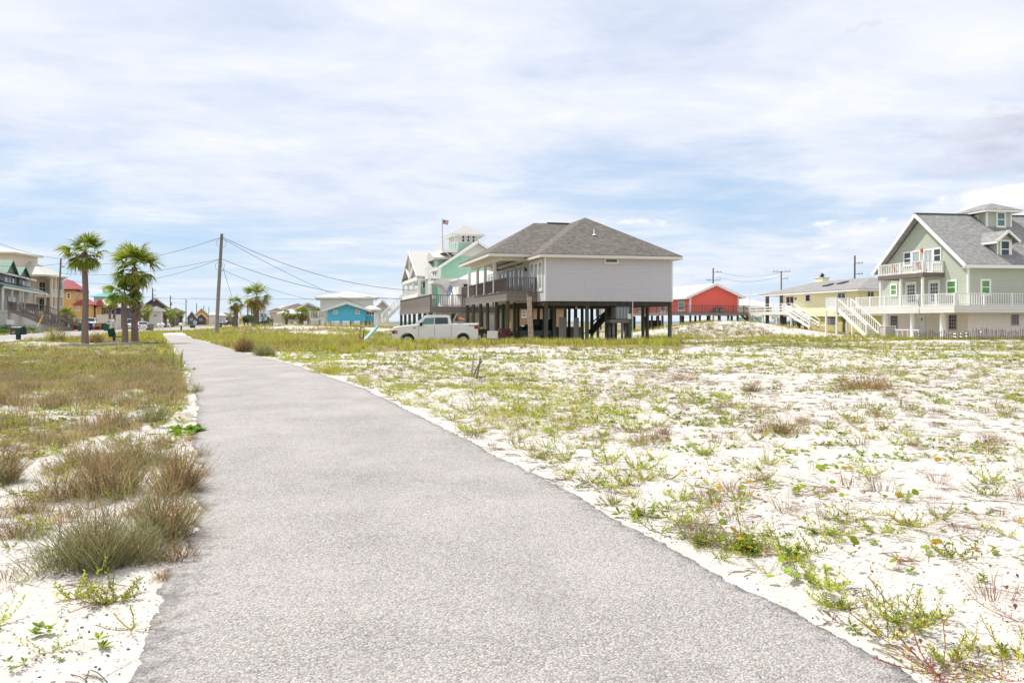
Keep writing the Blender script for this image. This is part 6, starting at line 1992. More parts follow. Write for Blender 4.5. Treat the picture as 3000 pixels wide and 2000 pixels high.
for p0, p1, h in ((2, 34, 1.75), (42, 70, 1.35)):
    a, b = fl.v(p0), fl.v(p1)
    d = MB().prism([(a, ZE_ + .1), (b, ZE_ + .1), ((a + b) / 2, ZE_ + h)], 0, -5, .5).build('dormer', M['slate'], TH)
    MB().gable(0, -6, .9, a - .5, b + .5, ZE_ - .05, h + .25, .16).build('roof', M['grnm'], d)
MB().box(.75, .82, vn - .5, vf + .7, ZE_ - .32, ZE_ - .06).build('gutter', M['cream'], TH)
for p0, p1, y0, y1 in ((13, 22, 806, 835), (35, 44, 808, 838), (66, 73, 813, 842)):
    a, b = fl.v(p0), fl.v(p1); v_ = (a + b) / 2
    w_ = window(TH, '+u', .0, a, b, lz(y1, v_), lz(y0, v_), 1, 2, .1, 'white', 'glass', sill=False)
    MB().obox('+u', 0, min(a, b) - .5, min(a, b) - .03, .01, .06, lz(y1, v_), lz(y0, v_)).build('shutter', M['navy'], w_)
    MB().obox('+u', 0, max(a, b) + .03, max(a, b) + .5, .01, .06, lz(y1, v_), lz(y0, v_)).build('shutter', M['navy'], w_)
# porches: awning roof, posts, door, stairs to the road
for i, (p0, p1) in enumerate(((-25, 26), (22, 76), (70, 112))):
    a = fl.v(p0, 3) if i else vn + 2; b = fl.v(p1, 3)
    if i == 2: a, b = fl.v(66, 2.6), vf - .2
    MB().prism([(.0, ZP + .95), (2.6, ZP), (2.6, ZP - .16), (.0, ZP + .7)], 1, a, b).build('awning', M['grnd'], TH)
    MB().box(2.5, 2.64, a, b, ZP - .4, ZP - .161).build('awning_fascia', M['cream'], TH)
    MB().box(0, 3.1, a, b, ZF_ - .35, ZF_).build('porch_floor', M['bgrey'], TH)
    MB().box(.05, 3.0, a + .1, b - .1, -.2, ZF_ - .35).build('porch_base', M['bgrey'], TH)
    for q in (.06, .5, .94):
        v_ = a + (b - a) * q
        MB().box(2.25, 2.5, v_ - .14, v_ + .14, ZF_, ZP - .3).build('porch_post', M['cream'], TH)
    MB().rail((3.0, a + .2, ZF_), (3.0, a + (b - a) * .45, ZF_), 1.05, 3, .25, .1, .05).build('porch_railing', M['rail'], TH)
    v_ = a + (b - a) * .7
    MB().obox('+u', 0, v_ - .5, v_ + .5, .01, .08, ZF_, ZF_ + 2.1).build('door', M['maroon'] if i == 1 else M['dkgreen'], TH)
    MB().obox('+u', 0, a + (b - a) * .2, a + (b - a) * .45, .01, .06, ZF_ + .6, ZF_ + 2.1).build('porch_window', M['glass'], TH)
    sw = v_ - .9
    MB().stairs((9.2, sw, .3), (3.1, sw, ZF_), 1.8, 16, (0, 1, 0), .06, .3).build('stairs', M['beam'], TH)
    MB().rail((9.2, sw, .3), (3.1, sw, ZF_), 1.05, 3.2, .25, .1, .05).rail((9.2, sw + 1.8, .3), (3.1, sw + 1.8, ZF_), 1.05, 3.2, .25, .1, .05).build('stair_railing', M['rail'], TH)

# cream house with the tower, next along
fl = Fr(80, 150, 4)
v0, v1 = 0, fl.v(167, 1.5)
UB = -10
CHs = thing('beach_house', 'cream stucco house with white ribbed roof, square tower and double porches', 'house', (*fl.w(0, 0), 0), 4)
vmid = (v0 + v1) / 2
ze_ = lz(808, vmid); zf2 = lz(863, vmid); zf1 = lz(913, vmid)
vp = v0 + (v1 - v0) * .42
MB().box(UB, -.6, v0, v1, zf1 - .4, ze_ - .1).build('wall', M['creamw'], CHs)
MB().box(UB, -.6, v0, v0 + (v1 - v0) * .5, -.2, zf1 - .4).build('ground_floor_wall', M['creamw'], CHs)
MB().hip(UB - .6, 3.2, v0 - .6, v1 + .8, ze_ + .05, lz(765, vmid, -5) - ze_).build('roof', M['cmetal'], CHs)
eaves(UB - .55, 3.15, v0 - .55, v1 + .75, ze_ + .06, .3).build('fascia', M['cream'], CHs)
tv0, tv1 = v0 - 2, v0 + 7; tu0, tu1 = -11.0, -1.6
zt0, zt1 = ze_, lz(746, v0 + 3, -1.6)
tw = MB().box(tu0, tu1, tv0, tv1, zt0, zt1).build('tower', M['creamw'], CHs)
MB().hip(tu0 - .8, tu1 + .8, tv0 - .8, tv1 + .8, zt1 + .05, lz(726, v0 + 3, -6) - zt1).build('roof', M['cmetal'], tw)
eaves(tu0 - .75, tu1 + .75, tv0 - .75, tv1 + .75, zt1 + .06, .3).build('fascia', M['cream'], tw)
window(tw, '+u', tu1, tv1 - 2.6, tv1 - 1.4, zt1 - 3, zt1 - 1.2, 1, 2, .1, 'cream')
# porches
for z, nm in ((zf2, 'upper_porch'), (zf1, 'lower_porch')):
    MB().box(-.6, 2.8, vp, v1, z - .5, z).build(nm + '_floor', M['creamw'], CHs)
    MB().rail((2.7, vp, z), (2.7, v1, z), 1.0, 4, .3, .1, .07).rail((-.5, v1 - .1, z), (2.7, v1 - .1, z), 1.0, 4, .3, .1, .07).build(nm + '_railing', M['white'], CHs)
    top = (ze_ - .25) if z == zf2 else zf2 - .5
    for i in range(4):
        v_ = vp + .25 + (v1 - vp - .5) * i / 3
        MB().box(2.4, 2.75, v_ - .25, v_ + .25, z, top).build('column', M['creamw'], CHs)
    window(CHs, '+u', -.6, vp + 2, vp + 4.5, z + .1, z + 2.6, 2, 2, .12, 'white')
MB().box(-.599, 1.9, v1 - .2, v1, zf1 + .003, ze_ - .3).build('porch_end_wall', M['creamw'], CHs)
for z in (zf1, zf2): window(CHs, '-v', v1 - .2, .2, 1.3, z + .1, z + 2.4, 2, 3, .12, 'white', 'glass', 'porch_window')
for y0, y1 in ((822, 836), (877, 891)):
    window(CHs, '+u', -.6, fl.v(79.5), fl.v(87.5), lz(y1, v0 + 2), lz(y0, v0 + 2), 2, 3, .1, 'cream')
window(CHs, '+u', -.6, fl.v(101), fl.v(104), lz(840, v0 + 7), lz(823, v0 + 7), 1, 2, .08, 'cream')
for i in range(4):
    v_ = vp + .4 + (v1 - vp - .8) * i / 3
    piling(CHs, 2.5, v_, zf1 - .5, .22, 'poled'); piling(CHs, -.3, v_, zf1 - .5, .22, 'poled')

# ochre house with red roofs
fo = Fr(221, 168, AN)
OH = thing('house', 'ochre yellow house with red metal hip roofs and white window frames', 'house', (*fo.w(0, 0), 0), AN)
def oz(py, u=0, v=0): return fo.z(py, u, v)
Lu = fo.u(160); Vd = 13
ze_ = oz(848)
MB().box(Lu, 0, 0, Vd, oz(929), ze_ - .1).build('wall', M['ochre'], OH)
MB().box(Lu, 0, 0, Vd, -.2, oz(929) - .003).build('ground_floor_wall', M['stucco'], OH)
MB().hip(Lu - .8, .9, -.9, Vd + .9, ze_ + .05, oz(821, Lu / 2, 6) - ze_).build('roof', M['redm'], OH)
eaves(Lu - .75, .85, -.85, Vd + .85, ze_ + .06, .3).build('fascia', M['maroon'], OH)
window(OH, '-v', 0, fo.u(195), fo.u(207.5), oz(876), oz(857), 1, 2, .2, 'white')
window(OH, '-v', 0, fo.u(201.5), fo.u(213), oz(912), oz(896), 2, 2, .2, 'white')
window(OH, '+u', 0, 1.5, 3.2, oz(876, 0, 2), oz(857, 0, 2), 1, 2, .2, 'white')
# projecting lower bay with its own red roof
bu = fo.u(262, -1.2); za_, zb_ = oz(893, 2, -1.2), oz(929, 2, -1.2)
MB().box(.003 + fo.u(214, -1.2), bu, -1.2, 9, zb_, za_).build('bay', M['ochre'], OH)
MB().box(.003 + fo.u(214, -1.2), bu, -1.2, 9, -.2, zb_ - .003).build('bay_base', M['stucco'], OH)
MB().hip(fo.u(212, -1.8), bu + .8, -1.8, 9.5, za_ + .05, oz(875, 2, 3) - za_).build('bay_roof', M['redm'], OH)
window(OH, '-v', -1.2, fo.u(224, -1.2), fo.u(235, -1.2), oz(911, 2, -1.2), oz(897, 2, -1.2), 2, 2, .2, 'white')
MB().obox('-v', 0, fo.u(205), fo.u(214), .01, .06, -.1, oz(935)).build('garage_opening_shade', M['black'], OH)  # black slab on the wall, painting the shade inside the opening
MB().obox('-v', -1.2, fo.u(219, -1.2), fo.u(230, -1.2), .01, .06, -.1, oz(935, 2, -1.2)).build('door', M['tan'], OH)
w2 = fo.u(298, 8)
MB().box(bu + .5, w2, 6, 14, -.2, oz(897, 4, 7)).build('side_wing', M['ochre'], OH)
MB().hip(bu, w2 + .8, 5.4, 14.6, oz(896, 4, 7), 1.5).build('side_roof', M['redm'], OH)

simple('dark blue walled house with a long white metal roof and teal top', 287, 352, 178, 8, 950, 899, 868, 'navy', 'smetal', 'hip', 14, 1.6, ((303, 319, 905, 921, 3, 1), (325, 340, 905, 921, 2, 1)), z0=-.2)
f = Fr(262, 196, 8)
t = thing('house', 'teal roofed house behind the dark blue walled house', 'house', (*f.w(0, 0), 0), 8)
wq = f.u(345)
MB().box(1, wq, 0, 10, -.2, f.z(869)).build('wall', M['bgrey'], t)
MB().hip(0, wq + 1, -.8, 11, f.z(869) + .02, f.z(853) - f.z(869)).build('roof', M['teal'], t)
MB().box(f.u(288), f.u(293), 3, 4.5, f.z(868), f.z(843)).build('chimney', M['creamw'], t)
tag(MB().box(0, (352 - 283) / F * 165, 0, .3, -.1, CH + (HY - 921) / F * 165).build('garden_wall', M['stucco'], None, False, (*base(283, 165), 0)), 'white boundary wall below the dark blue house', 'wall')
simple('white house half hidden behind the two close palms', 345, 418, 215, 10, 950, 905, 884, 'wboard', 'brownr', 'hip', 12, .8, ((380, 392, 912, 922, 2, 1), (400, 408, 908, 918)), z0=-.2)
# slate house and its neighbours
f = Fr(424, 232, AN)
t = thing('house', 'slate grey gabled house with brown roofs further down the road', 'house', (*f.w(0, 0), 0), AN)
wq = f.u(478); zz_ = f.z(893)
MB().prism([(0, -.2), (wq, -.2), (wq, zz_), (wq * .5, f.z(874)), (0, zz_)], 1, 0, 26).build('wall', M['slate'], t)
MB().gable(1, -.8, 26, -1, wq + 1, zz_ - .6, f.z(873) - zz_ + .7, .3).build('roof', M['brownr'], t)
MB().box(wq * .45, wq * .62, 8, 10, f.z(880), f.z(872)).build('chimney', M['tan'], t)
MB().obox('+u', wq, 3, 8, .01, .08, f.z(915), f.z(902)).build('window', M['glass'], t)
simple('small white house with a grey hip roof and dark balcony before the slate house', 440, 472, 205, AN, 950, 909, 898, 'wboard', 'roofl', 'hip', 9, .8, ((448, 461, 919, 930, 3, 1),), z0=-.2)
f = Fr(505, 285, AN)
simple('brown roofed slate house past the slate gabled house', 496, 532, 280, AN, 950, 913, 902, 'slate', 'brownr', 'hip', 16, .8, z0=-.2)
simple('grey unfinished house with twin gables at the far road bend', 549, 575, 330, AN, 946, 928, 911, 'slate', 'roofg', 'gable', 16, .5, ((558, 564, 932, 938),), ax='v', z0=-.2)
simple('grey unfinished wing beside the twin gabled house', 575, 604, 335, AN, 946, 930, 918, 'slate', 'roofg', 'gable', 16, .5, ((584, 592, 933, 939),), ax='v', z0=-.2)
simple('bare plywood house under construction beyond the grey unfinished house', 570, 611, 360, AN, 946, 921, 903, 'ply', 'ply', 'gable', 14, .4, ((598, 604, 925, 933),), ax='v', z0=-.2)
for i, (a, b, pe, pr, wl, rm, lab) in enumerate(((612, 632, 922, 916, 'wboard', 'wmetal', 'far white house just left of the tall pole'), (640, 655, 924, 918, 'bgrey', 'wmetal', 'far pale house just right of the tall pole'), (645, 672, 921, 916, 'slate', 'brownr', 'far grey house with a brown roof right of the tall pole'), (656, 690, 930, 925, 'wboard', 'wmetal', 'far low white house before the far grey house'), (700, 735, 933, 928, 'bgrey', 'smetal', 'far low pale house behind the two far palms'), (618, 640, 931, 927, 'creamw', 'brownr', 'far low cream house behind the tall pole'))):
    simple(lab, a, b, 420 + 30 * i, 14, 944, pe, pr, wl, rm, 'hip', 14, .6, ((a + 5, a + 10, pe + 3, pe + 7),), z0=-.2)
# ------------------------------------------------------------------ palms
def t_fan(g, L, n, leafL, cols, droop, W=.045):
    """One palmate frond: a petiole and a fan of narrow leaflets, pointing along +x."""
    P = [_strip([(0, 0, 0), (L * .5, 0, L * .10), (L, 0, L * .08 - droop * L * .25)], .035, np.array(cols[0]) * .9)]
    e = np.array([L, 0, L * .08 - droop * L * .25])
    for i in range(n):
        a = -1.75 + 3.5 * i / (n - 1) + g.uniform(-.05, .05)
        l = leafL * (1 - .22 * abs(a) / 1.95) * g.uniform(.85, 1.1)
        d = np.array([math.cos(a), math.sin(a), .10 * math.cos(a) + g.uniform(-.08, .08)])
        m = e + d * l * .55 + np.array([0, 0, -droop * l * .12]); q = e + d * l * .95 + np.array([0, 0, -droop * l * g.uniform(.35, .75)])
        s = np.array([-math.sin(a), math.cos(a), .35]) * W / 2
        c = np.array(cols[g.integers(len(cols))]) * g.uniform(.75, 1.2)
        V = np.array([e - s * .5, e + s * .5, m - s, m + s, q - s * .12, q + s * .12])
        P.append((V, np.array([[0, 1, 3, 2], [2, 3, 5, 4]]), np.concatenate([np.repeat(c[None], 4, 0), np.repeat((c * np.array([1.35, 1.15, 1.1]))[None], 2, 0)])))
    return _quadset(P)


def rot(V, el, az, tw):
    c, s = math.cos(tw), math.sin(tw); V = V @ np.array([[1, 0, 0], [0, c, -s], [0, s, c]]).T
    c, s = math.cos(-el), math.sin(-el); V = V @ np.array([[c, 0, s], [0, 1, 0], [-s, 0, c]]).T
    c, s = math.cos(az), math.sin(az); return V @ np.array([[c, -s, 0], [s, c, 0], [0, 0, 1]]).T


GRN = [(.14, .21, .025), (.18, .25, .03), (.22, .28, .04), (.29, .32, .06)]
DRY = [(.36, .27, .15), (.30, .21, .12), (.44, .34, .20), (.26, .22, .10)]
def crown(g, n, R_, cols, el0=-.75, el1=1.45, frondn=24, pet=.48, W=.06):
    P = []
    for i in range(n):
        t_ = (i + .5) / n; el = el1 + (el0 - el1) * t_ ** .85 + g.uniform(-.12, .12); az = i * 2.399 + g.uniform(-.3, .3)
        if n < 60 and g.uniform() < .12 and 0 < i: continue
        droop = .40 + .60 * t_ + g.uniform(-.2, .35); sc = R_ * g.uniform(.72, 1.10); el += g.uniform(-.22, .15)
        cc = [np.array(c) * g.uniform(.8, 1.2) for c in cols]
        V, Q, C = t_fan(g, sc * pet, frondn, sc * (1 - pet) * 1.08, cc, droop, W)
        P.append((rot(V, el, az, g.uniform(-.5, .5)), Q, C))
    return _quadset(P)


def palm(px, base_py, crown_py, Y, R_, tr, label, n=26, dry=6, booted=None, lean=0.0, seed=1, group=None, cols=GRN, el0=-.6, frondn=24, base_flare=1.25, W=.075, el1=1.45, skirt=0):
    g = np.random.default_rng(seed)
    x = (px - CX) / F * Y; zb = Hs(x, Y); zt = CH + (HY - crown_py) / F * Y
    t = thing('palm_tree', label, 'palm tree', (x, Y, zb), 0, group)
    h = zt - zb
    pts, rs = [], []
    m_ = 26
    for i in range(m_):
        q = i / (m_ - 1)
        pts.append((lean * h * q ** 1.6 + .02 * math.sin(q * 9 + seed), .02 * math.cos(q * 7 + seed), -.15 + (h + .1) * q))
        rs.append(tr * (1 + (base_flare - 1) * (1 - q) ** 5 - .12 * q) * (1 + .025 * g.uniform(-1, 1)))
    MB().tube(pts, rs, 12).build('trunk', M['bark'], t, True)
    top = np.array([pts[-1][0], pts[-1][1], h])
    V, Q, C = crown(g, n, R_, cols, el0, el1, frondn, W=W)
    c = pmesh('crown', (V + top, Q, C), M['leaf'], t)
    if dry:
        V, Q, C = crown(g, dry, R_ * (.95 if dry > 14 else .85), DRY, -1.45, -.15 if dry > 14 else -.75, max(12, frondn // 2), .4, W)
        pmesh('dead_fronds', (V + top - np.array([0, 0, .1]), Q, C), M['straw'], t)
    if skirt:
        b = MB()
        for i in range(skirt):
            a = i * 2.4; l = g.uniform(.35, .8); zz = h - g.uniform(.25, 1.0)
            rr = tr * .8; e = g.uniform(-.9, .5)
            p0 = (top[0] + rr * math.cos(a), rr * math.sin(a), zz)
            b.tube([p0, (p0[0] + math.cos(a) * l * .5, p0[1] + math.sin(a) * l * .5, zz + .05 * l), (p0[0] + math.cos(a) * l, p0[1] + math.sin(a) * l, zz + e * l * .7)], [.09, .06, .02], 5)
        b.build('frond_stubs', M['boot'], t)
    if booted:
        b = MB()
        z0, z1 = booted
        k_ = 0; z = z0
        while z < z1:
            a = k_ * 2.399; r0 = tr * .95
            b.bar((top[0] * z / h + r0 * math.cos(a), r0 * math.sin(a), z), (top[0] * z / h + (r0 + .16) * math.cos(a + .35), (r0 + .16) * math.sin(a + .35), z + .34), .13, .05)
            b.bar((top[0] * z / h + r0 * math.cos(a), r0 * math.sin(a), z), (top[0] * z / h + (r0 + .16) * math.cos(a - .35), (r0 + .16) * math.sin(a - .35), z + .30), .11, .05)
            z += .055; k_ += 1
        b.build('boots', M['boot'], t)
    return t

palm(250, 1008, 738, 57, 1.75, .205, 'tallest palm with a smooth trunk and a ring of broken frond stubs', 32, 10, None, -.004, 3, skirt=16, el0=-.8)
palm(366, 1005, 860, 58.5, 1.45, .20, 'shortest palm of the trio with a loose bright green crown', 30, 2, None, -.022, 5, cols=[(.15, .25, .035), (.19, .29, .045), (.24, .32, .07)], el0=-.5)
palm(395, 1006, 782, 59.5, 2.2, .225, 'palm with a rough booted trunk and the widest dark crown', 42, 8, (1.9, 4.0), .0, 8, el0=-.7)
palm(752, 948, 868, 112, 2.55, .34, 'big far palm with a round crown and a brown skirt of dead fronds', 26, 44, None, .0, 12, frondn=18, W=.08)
palm(691, 945, 888, 122, 1.65, .32, 'smaller far palm left of the big far palm', 22, 20, None, .0, 14, frondn=16, W=.08)
palm(838, 955, 921, 130, 1.2, .26, 'little palm in front of the low white porch house', 18, 6, None, .05, 16, frondn=14, W=.08)
palm(884, 953, 918, 130, 1.65, .30, 'bushy palm before the beige grey house', 28, 10, None, .02, 18, frondn=14, W=.08)
palm(928, 950, 917, 148, 1.4, .25, 'half hidden palm left of the blue house porch', 24, 4, None, 0, 20, frondn=14, W=.08)
palm(193, 968, 925, 132, 1.9, .32, 'stout bushy palm beside the near left utility pole', 36, 4, None, 0, 22, frondn=16, W=.08)
palm(322, 958, 890, 160, 1.55, .25, 'thin palm behind the gap between the tall palms', 18, 5, None, 0, 24, frondn=14, W=.08)
palm(335, 958, 886, 162, 1.5, .25, 'thin palm right beside the other thin palm', 18, 6, None, 0, 26, frondn=14, W=.08)
palm(408, 958, 888, 170, 1.6, .3, 'palm with a brown skirt right behind the booted palm', 20, 10, None, 0, 28, frondn=14, W=.08)
palm(425, 958, 920, 168, 1.7, .3, 'broad round palm before the small white house', 34, 5, None, 0, 30, frondn=14, W=.08)
palm(433, 955, 904, 190, 1.6, .3, 'palm rising behind the broad round palm', 20, 6, None, 0, 32, frondn=12, W=.09)
for i, (px, cy, Y, lab) in enumerate(((484, 918, 215, 'dark palm left of the green street sign'), (497, 922, 225, 'dark palm between two far poles'), (508, 920, 240, 'dark palm behind the second far pole'), (530, 921, 250, 'last dark palm before the far road bend'), (683, 927, 210, 'low dark palm left of the smaller far palm'))):
    palm(px, 950, cy, Y, 2.0, .3, lab, 20, 6, None, 0, 40 + i, frondn=10, W=.12)
palm(2472, 965, 921, 92, 1.15, .14, 'small palm under the white stair landing of the sage house', 18, 5, None, .01, 50, frondn=14, W=.06)
palm(2274, 955, 928, 150, 1.2, .2, 'small dark palm beneath the white deck of the yellow house', 18, 3, None, .0, 52, frondn=12, W=.08)

def leafy_tree(px, Y, py0, py1, wpx, label, name='tree', cat='tree', seed=1, n=900, trunk=True, cols=None, ls=.16):
    """A rounded broadleaf: a forked trunk and leaves scattered in several lumps."""
    g = np.random.default_rng(seed)
    x = (px - CX) / F * Y; t = thing(name, label, cat, (x, Y, Hs(x, Y)), 0)
    z0 = max(.1, CH + (HY - py1) / F * Y); z1 = CH + (HY - py0) / F * Y; w_ = wpx / F * Y / 2
    cols = cols or [(.05, .09, .025), (.07, .12, .03), (.09, .13, .035), (.04, .07, .02)]
    P = []; lumps = [(g.normal() * w_ * .42, g.normal() * w_ * .4, z0 + (z1 - z0) * g.uniform(.3, .8), g.uniform(.35, .6)) for _ in range(9)]
    for i in range(n):
        lx, ly, lz_, lr = lumps[g.integers(9)]
        d = g.normal(size=3); d /= np.linalg.norm(d); rr = lr * g.uniform(.5, 1.05)
        p = np.array([lx, ly, lz_]) + d * np.array([w_ * rr, w_ * rr, (z1 - z0) * .5 * rr])
        p[2] = max(p[2], .05)
        o = d + g.normal(size=3) * .6; o /= np.linalg.norm(o)
        P.append(_leaf(p, o, np.array([.2, .1, 1.0]), ls * 1.5 * g.uniform(.6, 1.2), ls, np.array(cols[g.integers(len(cols))]) * g.uniform(.7, 1.3)))
    pmesh('crown' if trunk else 'foliage', _quadset(P), M['leaf'], t)
    if trunk:
        m = MB().tube([(0, 0, -.2), (.05, 0, z0 * .7), (0, 0, z0 + (z1 - z0) * .4)], [.16, .12, .06], 7)
        for a in range(4): m.tube([(0, 0, z0 * .6), (w_ * .3 * math.cos(a * 1.6), w_ * .3 * math.sin(a * 1.6), z0 + (z1 - z0) * .5)], [.07, .03], 5)
        m.build('trunk', M['bark'], t)
    return t
leafy_tree(770, 175, 908, 950, 52, 'dark rounded tree right of the big far palm', seed=2)
leafy_tree(716, 230, 921, 948, 40, 'dark low tree between the two far palms', seed=3, ls=.25)
leafy_tree(738, 235, 923, 948, 34, 'dark low tree behind the big far palm trunk', seed=4, ls=.25)
leafy_tree(790, 180, 929, 950, 26, 'dark shrub at the foot of the rounded tree', 'shrub', 'shrub', 5, 500, False)
for i, (px, wd, lab) in enumerate(((22, 60, 'light green shrub at the left edge before the townhouse stairs'), (62, 44, 'dark green shrub left of the long townhouse stairs'), (88, 50, 'spreading green shrub at the foot of the townhouse stairs'), (6, 34, 'low green shrub on the mulch by the gutter'))):
    leafy_tree(px, (104, 102, 101, 92)[i], (951, 951, 953, 966)[i], (972, 970, 972, 980)[i], wd, lab, 'shrub', 'shrub', 10 + i, 450, False, [(.10, .19, .03), (.14, .24, .04), (.06, .11, .025)], .12)
leafy_tree(505, 150, 930, 962, 26, 'round shrub on the verge beside the far road', 'shrub', 'shrub', 21, 300, False, [(.16, .17, .07), (.12, .13, .06)], .16)
leafy_tree(2325, 122, 938, 955, 60, 'dark green scrub beneath the yellow house deck', 'shrub', 'shrub', 22, 500, False, None, .16)

# low stone edging of the palm bed
eb = thing('planter_edging', 'low pale stone edging round the bed of the three palms', 'edging', (*base(315, 54.5), 0), 0)
ex, ey = eb.location.x, eb.location.y
def edge_row(name, p, q, n):
    m = MB()
    for i in range(n):
        a, b = i / n, (i + .94) / n
        x0, y0 = p[0] + (q[0] - p[0]) * a, p[1] + (q[1] - p[1]) * a; x1, y1 = p[0] + (q[0] - p[0]) * b, p[1] + (q[1] - p[1]) * b
        z = Hs((x0 + x1) / 2, y0); h = .20 + random.uniform(-.015, .02)
        m.bar((x0 - ex, y0 - ey, z + h / 2 - .04), (x1 - ex, y1 - ey, z + h / 2 - .04), .28, h)
    m.build(name, M['stone'], eb)
A, B_, C_, D_ = base(180, 53.5), base(360, 52.5), base(452, 60), base(300, 62)
edge_row('front_course', A, B_, 20); edge_row('side_course', B_, C_, 14); edge_row('back_course', D_, C_, 12)

# ------------------------------------------------------------------ utility poles and lines
def pole(px, top_py, Y, label, r=.15, lean=0.0, arms=(), mat='pole', hat=None, zb=None):
    x = (px - CX) / F * Y; zb = Hs(x, Y) if zb is None else zb; zt = CH + (HY - top_py) / F * Y
    t = thing('utility_pole', label, 'utility pole', (x, Y, zb), 0)
    h = zt - zb
    MB().tube([(0, 0, -.3), (lean * h * .5, 0, h * .5), (lean * h, 0, h)], [r * 1.15, r, r * .8], 10).build('pole', M[mat], t, True)
    for (f_, L, sd) in arms:
        m = MB(); z = h * f_; x0 = lean * z
        m.bar((x0 - (L if sd <= 0 else 0), -r, z), (x0 + (L if sd >= 0 else 0), -r, z), .07, .09)
        for e in ([-L * .9, -L * .5] if sd <= 0 else []) + ([L * .9, L * .5] if sd >= 0 else []): m.cyl(x0 + e, -r, z + .06, z + .28, .06, .04, 6)
        m.build('crossarm', M[mat], t)
    if hat:
        z = h * hat; x0 = lean * z
        MB().cyl(x0 + r + .32, -.1, z - .55, z + .55, .28, n=12).tube([(x0 + r + .32, -.1, z + .55), (x0 + r + .32, -.1, z + .68)], [.28, .1], 12).bar((x0, 0, z + .3), (x0 + r + .3, -.1, z + .3), .08).build('transformer', M['steel'], t)
    return t, lambda py: (x + lean * (CH + (HY - py) / F * Y - zb), Y, CH + (HY - py) / F * Y)
mp, MPt = pole(633, 685, 93, 'tall grey utility pole leaning beside the path end', .20, .058)
m = MB()
for zf_ in (.955, .72):
    h = CH + (HY - 685) / F * 93 - mp.location.z; z = h * zf_; x0 = .058 * z
    m.tube([(x0 - .15, 0, z), (x0 - .55, 0, z - .3), (x0 - .5, 0, z - .8), (x0 - .15, 0, z - 1.0)], .018, 4).tube([(x0 + .15, 0, z), (x0 + .5, 0, z - .4), (x0 + .45, 0, z - .9), (x0 + .12, 0, z - 1.1)], .018, 4)
m.build('cable_loop', M['wire'], mp)
lp, LPt = pole(168, 757, 130, 'grey utility pole with a grey transformer by the ochre house', .15, .05, ((.88, .7, 1), (.72, .9, 1)), 'pole', .62)
for i, (px, ty, Y, lab, kw) in enumerate((
    (447, 843, 232, 'utility pole with a transformer before the slate gabled house', dict(arms=((.93, 1.0, 1), (.8, 1.0, 1)), hat=.7)),
    (499, 866, 305, 'thin utility pole right of the slate gabled house', dict(arms=((.93, 1.0, 1),), hat=.72)),
    (545, 876, 347, 'thin utility pole before the twin gabled house', dict(arms=((.9, .8, 1),))),
    (576, 888, 430, 'far utility pole over the plywood house', {}),
    (597, 895, 500, 'far utility pole left of the far white house', {}),
    (612, 899, 560, 'farthest utility pole of the left row', {}),
    (726, 880, 300, 'dark utility pole between the two far palms', {}),
    (738, 888, 360, 'thin pole just left of the big far palm trunk', {}),
    (743, 890, 390, 'thinner pole touching the big far palm trunk', {}))):
    pole(px, ty, Y, lab, .17 + i * .012, 0, mat='poled', **kw)
pole(2089.5, 785, 148, 'utility pole with two crossarms behind the red house', .15, 0, ((.93, 1.5, 1), (.80, 1.3, 0)), 'pole')
pole(2289, 794, 148, 'utility pole with a top crossarm behind the yellow house roof', .14, 0, ((.99, 1.6, 0), (.87, 1.2, 1)), 'pole')
pole(2502, 749, 118, 'tall utility pole with crossarms left of the sage house', .14, .012, ((.90, 1.1, 1), (.76, 1.1, 1)), 'pole')

def line(label, p, q, sag, r=.022, n=26, group='power lines', name='power_line'):
    p, q = Vector(p), Vector(q)
    pts = [p + (q - p) * (i / n) - Vector((0, 0, sag * 4 * (i / n) * (1 - i / n))) for i in range(n + 1)]
    o = [x - p for x in pts]
    return tag(MB().tube(o, r, 4).build(name, M['wire'], None, True, p), label, 'power line', group)
def P3(px, py, Y): return ((px - CX) / F * Y, Y, CH + (HY - py) / F * Y)
line('upper of the black power lines from the tall pole to the turquoise house', MPt(693), P3(1222, 851, 96), 1.3, .024)
line('steep power line from the top of the tall pole to the blue house', MPt(697), P3(1075, 899, 128), .55, .024)
line('middle power line from the tall pole towards the timber deck', MPt(757), P3(1180, 876, 92), 1.0, .024)
line('lowest slanting power line from the tall pole to the beige grey house', MPt(787), P3(925, 880, 128), .45, .020)
line('long level power line running behind the tall pole to the timber deck', P3(560, 873, 180), P3(1185, 874, 125), .15, .024)
line('power line from the tall pole top to the transformer pole', MPt(695), LPt(772), 1.2, .024)
line('middle cable from the tall pole to the transformer pole', MPt(758), LPt(800), .9, .020)
line('lower sagging cable from the tall pole to the transformer pole', MPt(759), LPt(815), 1.7, .020)
line('top power line leaving the transformer pole to the left', LPt(772), P3(-120, 768, 100), .5, .024)
line('middle cable leaving the transformer pole to the left', LPt(803), P3(-120, 796, 100), .6, .020)
line('faint high power line crossing the sky at the far left', P3(185, 758, 130), P3(-60, 690, 90), .5, .022)
line('level power line from the far left poles to the twin gabled house', P3(395, 868, 232), P3(660, 877, 300), .3, .04)
line('power line between the first two far left poles', P3(447, 862, 232), P3(499, 882, 305), .5, .020)
line('power line between the second and third far left poles', P3(499, 882, 305), P3(545, 888, 347), .5, .024)
line('upper power line between the poles behind the red and yellow houses', P3(2098, 794, 148), P3(2289, 797, 148), .9, .018)
line('lower power line between the poles behind the red and yellow houses', P3(2098, 811, 148), P3(2289, 809, 148), .9, .018)
line('short power line over the white roofed house to the yellow house', P3(2176, 868, 125), P3(2290, 864, 112), .05, .020)
line('guy wire running down from the tall pole', MPt(760), P3(700, 935, 93), 0, .02)
